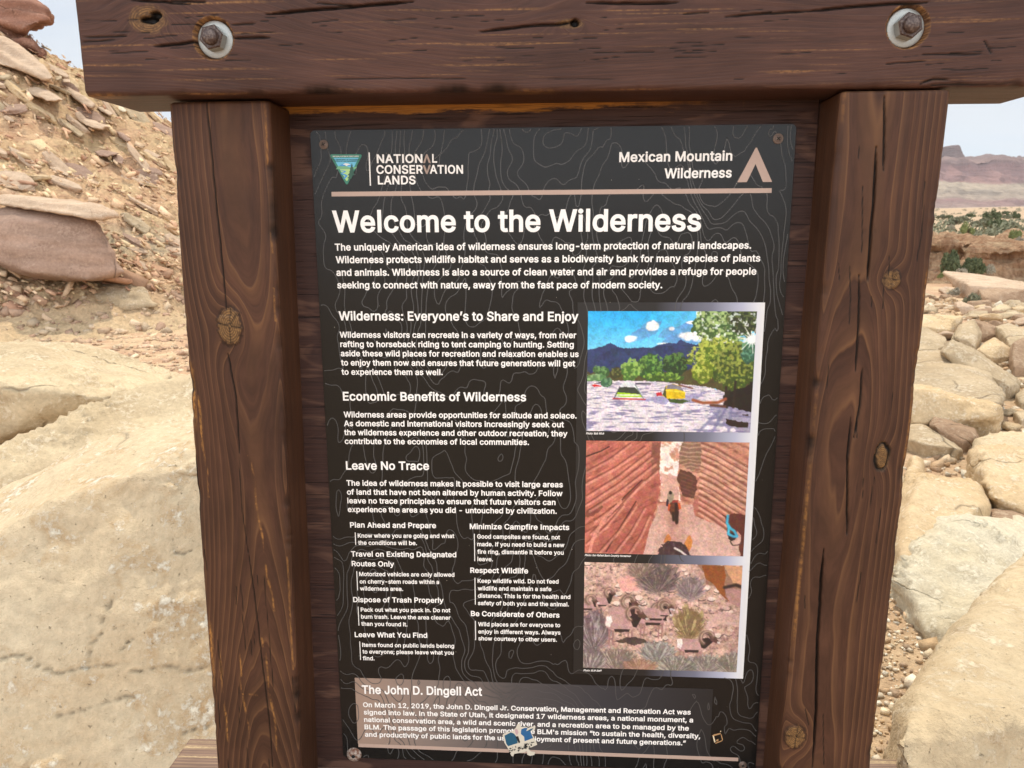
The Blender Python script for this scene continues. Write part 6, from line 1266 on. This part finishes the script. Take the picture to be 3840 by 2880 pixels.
rock('brown_boulder', F4, BROWN, 'brown shaded stone wedged between the golden and whitish boulders', vox=.03, amp=.03, freq=4, smooth=3, seed=44)
# ------------------------------------------------------------------ right: boulder field
z2 = z1(3420, 980, 2.369)
def field(q, d, tilt, t, mat, label, cat='boulder', name='field_boulder', amp=.03, sink=.25, base=None, **kw):
    q = z2(*q); a_ = np.array(q); xc = min(a_[:, 0].mean(), 3838); yb_ = (980 + base / 2.369) if base else a_[:, 1].max()
    dg_ = depth_at(xc, yb_, GB, d); sc_ = dg_ / d; d = dg_ * .97; tilt *= min(sc_, 1.3); t *= min(sc_, 1.3)
    s = np.linalg.norm(np.ptp(a_, axis=0)) / FPX * d
    return rock(name, outline(q, d, tilt, t, .16, sink=sink), mat, label, cat, None, vox=max(.010, s / 85), amp=amp * s, freq=3.0 / s, smooth=kw.pop('smooth', 1), crust=.014 * s, **kw)
field([(-150, 800), (60, 795), (230, 790), (330, 815), (420, 850), (570, 920), (660, 980), (720, 1040), (790, 1120), (832, 1190), (815, 1260), (780, 1290), (640, 1292), (560, 1250), (400, 1180), (240, 1130), (60, 1100), (-150, 1080)], 6.0, 1.9, 1.2, BUFF, 'widest flat-topped slab boulder in the field, its lip overhanging to the right', 'slab boulder', 'flat_boulder', .022, 0, base=1470, strata=.012, sfreq=22)
field([(-100, 1100), (60, 1110), (250, 1150), (420, 1200), (640, 1290), (780, 1295), (785, 1380), (740, 1440), (600, 1485), (560, 1480), (330, 1430), (60, 1440), (-100, 1460)], 6.2, .2, 1.5, GOLD, 'tan block carrying the widest flat slab, hollowed in shade below', amp=.05, sink=.1, base=1500)
field([(40, 1120), (200, 1140), (330, 1190), (435, 1240), (400, 1330), (320, 1440), (180, 1400), (60, 1430), (-100, 1430), (-100, 1130)], 5.6, .7, .9, BUFF, 'rounded buff stone in front of the widest slab, next to the post', smooth=3)
field([(40, 1430), (110, 1450), (240, 1540), (400, 1620), (460, 1680), (300, 1680), (100, 1640), (-60, 1600), (-60, 1450)], 5.0, .5, .8, BUFF, 'low slanting buff rock below the shaded hollow')
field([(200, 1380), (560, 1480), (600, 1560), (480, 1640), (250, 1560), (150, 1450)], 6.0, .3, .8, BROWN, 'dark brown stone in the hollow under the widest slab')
field([(250, 800), (300, 740), (355, 695), (450, 745), (560, 790), (680, 880), (780, 960), (870, 1010), (960, 1062), (950, 1165), (820, 1165), (740, 1060), (640, 970), (550, 905), (400, 860)], 9.0, .5, 1.4, BUFF, 'long slanting ridge-shaped slab behind the widest slab', amp=.02)
field([(-100, 620), (120, 590), (300, 680), (300, 760), (230, 790), (-100, 800)], 8.2, .8, 1.0, BUFF, 'pale flat slab beside the post behind the widest slab')
field([(350, 682), (420, 560), (550, 512), (625, 640), (572, 772), (490, 722)], 11, .4, 1.2, BUFF, 'pointed pyramid boulder in the middle of the field', amp=.015, smooth=1)
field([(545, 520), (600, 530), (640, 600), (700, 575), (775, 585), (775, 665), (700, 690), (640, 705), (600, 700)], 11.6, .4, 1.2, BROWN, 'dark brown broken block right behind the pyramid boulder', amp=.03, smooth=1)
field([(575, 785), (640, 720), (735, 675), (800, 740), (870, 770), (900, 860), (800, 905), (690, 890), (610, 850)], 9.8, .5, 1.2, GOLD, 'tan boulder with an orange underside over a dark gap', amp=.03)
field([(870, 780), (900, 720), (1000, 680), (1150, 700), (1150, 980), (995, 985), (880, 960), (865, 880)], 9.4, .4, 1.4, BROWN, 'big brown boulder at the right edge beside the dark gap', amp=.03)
field([(740, 580), (860, 545), (960, 600), (1100, 640), (1100, 740), (990, 700), (860, 760), (780, 660)], 11.5, .6, 1.3, BUFF, 'buff boulder at the right edge above the big brown one', amp=.03)
field([(-80, 480), (145, 465), (330, 480), (450, 490), (440, 540), (380, 650), (300, 668), (225, 640), (200, 560), (-80, 560)], 12.5, .4, 1.3, GOLD, 'square-cut tan block with a shaded front beside the post', amp=.02, smooth=1)
field([(375, 365), (430, 355), (550, 400), (560, 440), (500, 455), (380, 410)], 17, .3, 1.0, SLABM, 'pinkish oblong stone in front of the sagebrush')
field([(270, 92), (330, 88), (470, 104), (600, 118), (740, 142), (880, 175), (995, 215), (1200, 240), (1200, 270), (995, 252), (700, 246), (500, 216), (430, 190), (370, 130)], 23, 3.2, 2.0, SLABM, 'long flat pale ledge slab crossing the right edge below the cliff', 'slab boulder', 'ledge_slab', .015, .4, base=392)
field([(590, 252), (700, 246), (995, 256), (1200, 268), (1200, 400), (930, 392), (780, 380), (690, 360), (600, 330)], 23.3, .2, 2.0, BROWN, 'broken brown rock face under the long ledge slab', 'rock outcrop', 'ledge_front', .04, .4, smooth=1)
field([(355, 165), (390, 118), (420, 150), (438, 205), (370, 200)], 23, .2, .8, BROWN, 'small dark pointed rock at the left end of the long ledge slab')
field([(920, 1180), (995, 1130), (1150, 1140), (1150, 1260), (960, 1260)], 7.6, .3, .8, BUFF, 'lumpy buff stone at the right edge beside the flat slab lip')
field([(900, 1340), (1000, 1320), (1150, 1340), (1150, 1420), (950, 1420)], 7.0, .3, .8, BUFF, 'pale stone at the right edge below the lumpy buff one')
# smaller stones between them, one mesh per kind copied around
rg2 = random.Random(31)
protos = []
for i in range(6):
    s_ = [np.array([rg2.uniform(-1, 1), rg2.uniform(-1, 1), rg2.uniform(-.55, .75)]) for _ in range(14)]
    v, f = rock_mesh([q / np.linalg.norm(q) * np.array([.5, .42, .34]) for q in s_], .05, .03, 4.0, smooth=1, seed=300 + i)
    me = bpy.data.meshes.new('field_stone'); o = mesh_obj('field_stone', v, f, (BUFF, GOLD, BROWN, SLABM, BUFF, CREAM)[i], smooth=True); protos.append(o)
cnt = 0
def put_stone(x, y, s, pr, label, group):
    global cnt
    o = protos[pr] if protos[pr].get('label') is None else protos[pr].copy()
    if o.name not in COL.objects: COL.objects.link(o)
    o.location = (x, y, gh(x, y) + s * .06); o.scale = (s, s * rg2.uniform(.8, 1.2), s * rg2.uniform(.6, 1.0)); o.rotation_euler = (rg2.uniform(-.3, .3), rg2.uniform(-.3, .3), rg2.uniform(0, 6.28))
    tag(o, label, 'stone', group); cnt += 1
LABS = ['buff stone scattered among the boulders on the right', 'golden stone scattered among the boulders on the right', 'brown stone scattered among the boulders on the right', 'pale slab-like stone scattered among the boulders on the right', 'buff stone scattered among the boulders on the right', 'cream stone scattered among the boulders on the right']
tries = 0
bs = [bvh_of(o_) for o_ in COL.objects if o_.name.split('.')[0] in ('field_boulder', 'flat_boulder', 'ledge_slab', 'ledge_front', 'golden_boulder', 'tan_boulder', 'white_boulder', 'brown_boulder')]
while cnt < 60 and tries < 4000:
    tries += 1
    px = rg2.uniform(3420, 3880); py = 1010 + 720 * rg2.random() ** 1.3
    h = hit(px, py, GB)
    if h[0] is None: continue
    d = (h[0] - Vector(CAM)).length
    if d < 4.5 or d > 38: continue
    dr = (h[0] - Vector(CAM)).normalized()
    if any((t_.ray_cast(Vector(CAM), dr)[0] is not None and t_.ray_cast(Vector(CAM), dr)[3] < d + .4) for t_ in bs): continue
    i = rg2.randrange(6); put_stone(h[0].x, h[0].y, min(.8, rg2.uniform(.022, .075) * d ** .72), i, LABS[i], LABS[i].replace('stone', 'stones'))
# gravel behind the rail on the right and round the posts
rg = np.random.RandomState(9); n = 17000
gx_ = rg.uniform(.3, 1.7, n); gy_ = rg.uniform(.0, 2.8, n); s_ = np.clip(.0065 * np.exp(.66 * rg.normal(size=n)), .003, .045)
gp = np.stack([gx_, gy_, ground_h(gx_, gy_) + s_ * .2], 1); up = np.tile(np.array([0, 0, 1.0]), (n, 1))
chips('gravel', gp, up, s_, M_CHIP, 11, (1, .8, .6), cols=[(.62, .50, .34), (.70, .60, .46), (.55, .38, .22), (.60, .42, .26), (.74, .68, .56), (.42, .30, .2)], jit=.25)
tag(bpy.data.objects['gravel'], 'cream and tan pebbles on the ground behind the right post', 'gravel')
n = 9000; px = rg.uniform(.2, 1, n); an = np.radians(rg.uniform(12, 46, n)); r = 3 + 26 * rg.uniform(0, 1, n) ** 1.5; x = r * np.sin(an); y = r * np.cos(an) - 1
s_ = np.clip(.022 * np.exp(.65 * rg.normal(size=n)), .006, .12) * (r / 6) ** .5
chips('field_gravel', np.stack([x, y, ground_h(x, y) + s_ * .15], 1), np.tile(np.array([0, 0, 1.0]), (n, 1)), s_, M_CHIP, 12, (1, .8, .6), cols=[(.55, .42, .28), (.62, .51, .37), (.48, .33, .2), (.40, .27, .17), (.66, .58, .45)])
tag(bpy.data.objects['field_gravel'], 'small stones and grit between the boulders on the right', 'gravel')
# ------------------------------------------------------------------ right: arroyo cliff, plain, mesa
zf = z1(3480, 480, 2.764)
k = NB('arroyo cliff rock', .95, .12); o = k.obj
a = k.noise(k.map(o, (1.4, 1.4, .35)), 2.2, 6, .65); b = k.noise(k.map(o, (.25, .25, 2.6)), 2.0, 5, .6); c = k.noise(o, 6, 6, .65)
col = k.mix(k.ramp(a, (.36, 0.0), (.64, 1.0)), (.30, .165, .095), (.47, .30, .18)); col = k.mix(k.math('MULTIPLY', k.ramp(b, (.48, 0.0), (.64, 1.0)), .6), col, (.52, .39, .25)); col = k.mix(.6, col, k.ramp(c, (.25, .6), (.75, 1.35)), 'MULTIPLY')
M_CLIFF = k.done(col, k.bump(k.math('ADD', a, c), 1.0, .25))
def d_cliff(v, n):
    m = np.clip(fbm(v * np.array([.9, .9, .22]), 4, 401) * 1.0, -1, 1); return v + n * (.75 * m + .30 * fbm(v * np.array([.5, .5, 2.4]), 3, 403) + .12 * fbm(v * 3, 3, 405))[:, None]
rim = pp((3200, 905, 43), (3480, 902, 43), (3570, 905, 42.5), (3610, 915, 42), (3640, 935, 41), (3720, 928, 40.5), (3840, 926, 40), (4000, 930, 39.5), (4300, 935, 39))
cliff = loft('cliff', [[p + np.array([.5, 9, .55]) for p in rim], [p + np.array([.1, 2, .12]) for p in rim], rim, [p + np.array([0, -.35, -.18]) for p in rim], [p + np.array([0, .25, -.6]) for p in rim], [np.array([p[0], p[1] - .3, p[2] - 1.35]) for p in rim], [np.array([p[0], p[1] - 2.4, -1.75]) for p in rim]], 260, 90, M_CLIFF, d_cliff, smooth_rows=False)
k = NB('mesa rock', 1.0, .05); o = k.obj; q = k.xyz(o)
wob = k.math('MULTIPLY', k.math('SUBTRACT', k.noise(k.map(o, (.004, .004, .008)), 1.0, 5, .6), .5), 70); zq = k.math('ADD', q['Z'], wob); tz = k.math('DIVIDE', zq, 300)
st = k.noise(k.comb(0.0, 0.0, k.math('MULTIPLY', zq, .055)), 1.0, 5, .7); gl = k.noise(k.map(o, (.02, .02, .003)), 1.0, 5, .65)
col = k.ramp(tz, (.0, (.25, .19, .155)), (.20, (.27, .205, .165)), (.34, (.24, .14, .125)), (.40, (.32, .245, .185)), (.50, (.34, .27, .20)), (.57, (.38, .30, .22)), (.60, (.26, .145, .125)), (.74, (.27, .155, .135)), (.84, (.23, .125, .11)), (.90, (.26, .165, .14)), (1.0, (.19, .125, .11)))
col = k.mix(.75, col, k.ramp(st, (.3, .62), (.7, 1.35)), 'MULTIPLY'); col = k.mix(.6, col, k.ramp(gl, (.3, .68), (.7, 1.3)), 'MULTIPLY')
M_MESA = k.done(col, k.bump(k.math('ADD', gl, st), 1.0, 14))
def d_mesa(v, n):
    return v + n * (34 * fbm(v * np.array([.011, .011, .004]), 4, 411) + 6 * fbm(v * np.array([.04, .04, .05]), 3, 413))[:, None]
D = 3000
def mrow(y_off, dd, pts): return pp(*[(x, y + y_off, D + dd + (x - 3660) * .25) for x, y in pts])
rimp = [(2500, 640), (3000, 622), (3300, 612), (3480, 605), (3560, 600), (3620, 604), (3690, 601), (3740, 598), (3800, 599), (3900, 597), (4200, 600), (4700, 610), (5600, 640)]
shape = lambda f_: [(x, y * (1 - f_) + 812 * f_) for x, y in rimp]
mesa = loft('mesa', [mrow(-6, 900, rimp), mrow(-2, 40, rimp), mrow(0, 0, rimp), mrow(0, -14, shape(.16)), mrow(0, -70, shape(.30)), mrow(0, -90, shape(.40)), mrow(0, -220, shape(.56)), mrow(0, -250, shape(.62)), mrow(0, -420, shape(.80)), mrow(0, -700, shape(1.0)), mrow(30, -1100, shape(1.05))], 420, 150, M_MESA, d_mesa, smooth_rows=False)
# butte on the rim
bq = [(3500, 618), (3545, 605), (3556, 549), (3575, 546), (3597, 545), (3600, 575), (3603, 600), (3618, 612), (3520, 640), (3640, 632), (3530, 552)]
pts = []
for x, y in bq: pts += [P(x, y, D + 60), P(x + (3570 - x) * .25, y, D + 150)]
v, f = rock_mesh(pts, 3.2, 3.0, .03, smooth=1, strata=1.2, sfreq=.06, seed=77)
tag(mesh_obj('butte', v, f, M_MESA, smooth=True), 'pale square-topped butte standing on the distant mesa rim', 'butte')
# ------------------------------------------------------------------ desert shrubs
def leaf_mat(name, c1, c2):
    k = NB(name, .8, .2); n_ = k.noise(k.obj, 14, 3, .6); g = k.attr('tint')
    return k.done(k.mix(k.ramp(k.math('ADD', k.math('MULTIPLY', n_, .5), k.math('MULTIPLY', g, .5)), (.3, 0.0), (.7, 1.0)), c1, c2))
LG = leaf_mat('grey green leaves', (.15, .155, .10), (.26, .255, .165)); LD = leaf_mat('dark green leaves', (.075, .092, .045), (.16, .18, .095)); LY = leaf_mat('yellow rabbitbrush', (.36, .28, .10), (.58, .47, .20)); LL = leaf_mat('light green leaves', (.16, .19, .07), (.27, .29, .12)); LB = leaf_mat('bleached brush', (.28, .25, .19), (.44, .39, .30))
M_TWIG = flat('shrub twigs', (.16, .12, .085), .9, .1, 40)
def shrub_mesh(seed, n, leaf, rx=1.0, rz=.75, clumps=9):
    rg = np.random.RandomState(seed); cc = rg.normal(size=(clumps, 3)); cc /= np.linalg.norm(cc, axis=1, keepdims=True); cc[:, 2] = np.abs(cc[:, 2]); cc = cc * rg.uniform(.25, .78, (clumps, 1)) * np.array([rx, rx, rz]) + np.array([0, 0, .12]); cr_ = rg.uniform(.22, .42, clumps)
    w = rg.randint(0, clumps, n); d = rg.normal(size=(n, 3)); d /= np.linalg.norm(d, axis=1, keepdims=True); r = rg.uniform(0, 1, n) ** .45
    p = cc[w] + d * (cr_[w] * r)[:, None]; p[:, 2] = np.abs(p[:, 2]); p[:, :2] *= (1.12 - .5 * np.clip(p[:, 2:] / 1.1, 0, 1) ** 2)
    a = rg.normal(size=(n, 3)) + np.array([0, 0, .6]); a /= np.linalg.norm(a, axis=1, keepdims=True); b = np.cross(a, rg.normal(size=(n, 3))); b /= np.linalg.norm(b, axis=1, keepdims=True); s = leaf * rg.uniform(.6, 1.4, (n, 1))
    V = np.stack([p - a * s - b * s * .3, p - a * s + b * s * .3, p + a * s + b * s * .3, p + a * s - b * s * .3], 1).reshape(-1, 3)
    return V, np.arange(4 * n).reshape(-1, 4), np.clip(.5 + .25 * rg.normal(size=n), 0, 1).repeat(4)
def twigs(seed, n=26, rx=.8, rz=.7):
    rg = np.random.RandomState(seed); V = []; F = []
    for i in range(n):
        e = np.array([rg.normal() * rx * .45, rg.normal() * rx * .45, rg.uniform(.3, 1) * rz]); m = e * .5 + rg.normal(size=3) * .06; b = np.array([rg.normal() * .05, rg.normal() * .05, -.05])
        for p0, p1, w0, w1 in ((b, m, .022, .014), (m, e, .014, .006)):
            k0 = len(V)
            for p_, w_ in ((p0, w0), (p1, w1)):
                for t in (0, 2.1, 4.2): V.append(p_ + np.array([math.cos(t) * w_, math.sin(t) * w_, 0]))
            F += [(k0, k0 + 1, k0 + 4, k0 + 3), (k0 + 1, k0 + 2, k0 + 5, k0 + 4), (k0 + 2, k0, k0 + 3, k0 + 5)]
    return np.array(V), np.array(F)
def shrub(px, py, d, w, h, mat, label, group, n=900, leaf=.05, seed=1, cat='shrub'):
    """base at the pixel's ray, d metres off; w and h in metres"""
    b = P(px, py, d); e = empty('shrub', tuple(b)); tag(e, label, cat, group)
    V, F, T = shrub_mesh(seed, n, leaf / w * 2); V = V * np.array([w / 2, w / 2, h]); o = mesh_obj('foliage', V + b, F, mat, e); attr(o, 'tint', T)
    V, F = twigs(seed); mesh_obj('stem', V * np.array([w / 2, w / 2, h]) + b, F, M_TWIG, e)
    return e
z3 = z1(3340, 1560, 2.37); z2 = z1(3420, 980, 2.369)
dq = lambda z, x, y: z((x, y))[0]
shrub(*dq(z2, 590, 1660), 5.3, .155, .105, LY, 'yellow rabbitbrush between the flat slab and the right-edge boulders', None, 1500, .010, 3)
shrub(*dq(z2, 200, 1640), 5.0, .11, .04, LG, 'thin grey-green plant at the foot of the slanting rock', None, 500, .010, 4)
shrub(*dq(z3, 540, 395), 4.7, .06, .03, LL, 'small bright green tuft in the gravel right of the post', None, 400, .007, 5)
shrub(*dq(z2, 850, 1340), 6.9, .13, .10, LG, 'grey-green sagebrush under the lip of the widest slab', None, 800, .014, 6)
shrub(*dq(z2, 520, 370), 18, .46, .32, LG, 'rounded grey sagebrush in front of the long ledge slab', None, 1400, .022, 7)
shrub(*dq(z2, 390, 300), 20, .42, .22, LB, 'bleached sparse bush left of the rounded sagebrush', None, 900, .022, 8)
shrub(*dq(z2, 780, 540), 13.5, .20, .12, LG, 'small sagebrush among the boulders above the pyramid boulder', None, 700, .014, 9)
shrub(*dq(zf, 215, 1485), 36, 1.05, 1.12, LD, 'tall dark green bush beside the post at the foot of the cliff', 'green bushes at the foot of the cliff', 4200, .045, 10)
shrub(*dq(zf, 430, 1500), 35.5, .95, .80, LD, 'dark green bush right of the tall one at the foot of the cliff', 'green bushes at the foot of the cliff', 3600, .045, 11)
shrub(*dq(zf, 520, 1495), 35, .75, .78, LD, 'third dark bush against the cliff face', 'green bushes at the foot of the cliff', 2600, .045, 12)
shrub(*dq(zf, 130, 1550), 30, .34, .22, LL, 'little light green bush below the tall dark one', None, 700, .025, 13)
shrub(*dq(zf, 350, 1500), 33, .50, .30, LB, 'pale dry bush between the dark bushes', None, 900, .03, 14)
shrub(*dq(zf, 640, 1500), 35, .70, .48, LB, 'dry brown brush at the base of the cliff', None, 1000, .04, 15)
shrub(*dq(zf, 900, 1160), 46, .85, .80, LL, 'yellow-green bush on the cliff rim at the right edge', None, 2200, .05, 16)
shrub(*dq(zf, 960, 1195), 44, .65, .45, LB, 'pale dry bush on the rim at the right edge', None, 1000, .04, 17)
PLS = [(690, 1045, 75, 5.0, 3.2, LD), (640, 1030, 78, 4, 2.4, LG), (780, 1035, 80, 5, 2.6, LG), (850, 1035, 82, 4, 2.2, LG), (650, 950, 130, 6, 4.2, LD), (720, 925, 150, 5, 3.2, LD), (885, 930, 145, 4.6, 4.6, LD), (810, 890, 200, 6, 2.6, LD), (530, 1020, 88, 4, 2.4, LG), (405, 1095, 58, 2.2, 2.3, LL), (285, 1000, 95, 4, 2.8, LG), (360, 960, 120, 5, 2.4, LG), (220, 935, 140, 4, 2, LD), (150, 940, 140, 5, 2.2, LG), (665, 1115, 54, 1.4, .8, LG), (210, 1010, 90, 3, 1.5, LG), (590, 975, 110, 3.4, 2, LG), (250, 1065, 66, 2.4, 1.4, LB), (820, 940, 140, 4, 2.4, LG), (440, 920, 160, 4, 2.4, LD)]
for i, (x, y, d, w, h, m) in enumerate(PLS):
    w_ = {LD: 'dark green', LG: 'grey-green', LL: 'light green', LB: 'pale dry'}[m]
    shrub(*dq(zf, x, y), d, w * .5, h * .42, m, '%s shrub on the plain beyond the cliff, below the mesa' % w_, '%s shrubs on the plain' % w_, 900, w / 40, 40 + i)
# scrub dotting the far plain: a mass
rg = np.random.RandomState(77); n = 620; an = np.radians(rg.uniform(8, 44, n)); r = 70 * (1 + 12 * rg.uniform(0, 1, n) ** 2); x = r * np.sin(an); y = r * np.cos(an) - 1; z = ground_h(x, y)
Vs = []; Fs = []; Ts = []; b0 = 0; V0, F0, T0 = shrub_mesh(5, 46, .16)
for i in range(n):
    s = rg.uniform(.5, 1.7) * (r[i] / 100) ** .25; Vs.append(V0 * np.array([s, s, s * .8]) + np.array([x[i], y[i], z[i]])); Fs.append(F0 + b0); Ts.append(np.clip(T0 + rg.uniform(-.4, .3), 0, 1)); b0 += len(V0)
o = mesh_obj('far_scrub', np.concatenate(Vs), np.concatenate(Fs), LG); attr(o, 'tint', np.concatenate(Ts)); tag(o, 'grey-green scrub dotting the plain below the mesa', 'scrub', kind='stuff')
# ------------------------------------------------------------------ air
hz = bpy.data.materials.new('desert air'); hz.use_nodes = True; ht = hz.node_tree
ht.nodes.remove(ht.nodes['Principled BSDF']); pv = ht.nodes.new('ShaderNodeVolumePrincipled'); ht.links.new(pv.outputs[0], ht.nodes['Material Output'].inputs['Volume'])
pv.inputs['Color'].default_value = (.84, .90, 1.0, 1); pv.inputs['Density'].default_value = .00006
hb = box('haze', (-7600, -7600, -6), (7600, 7600, 900), hz, None, bevel=0); hb['kind'] = 'stuff'
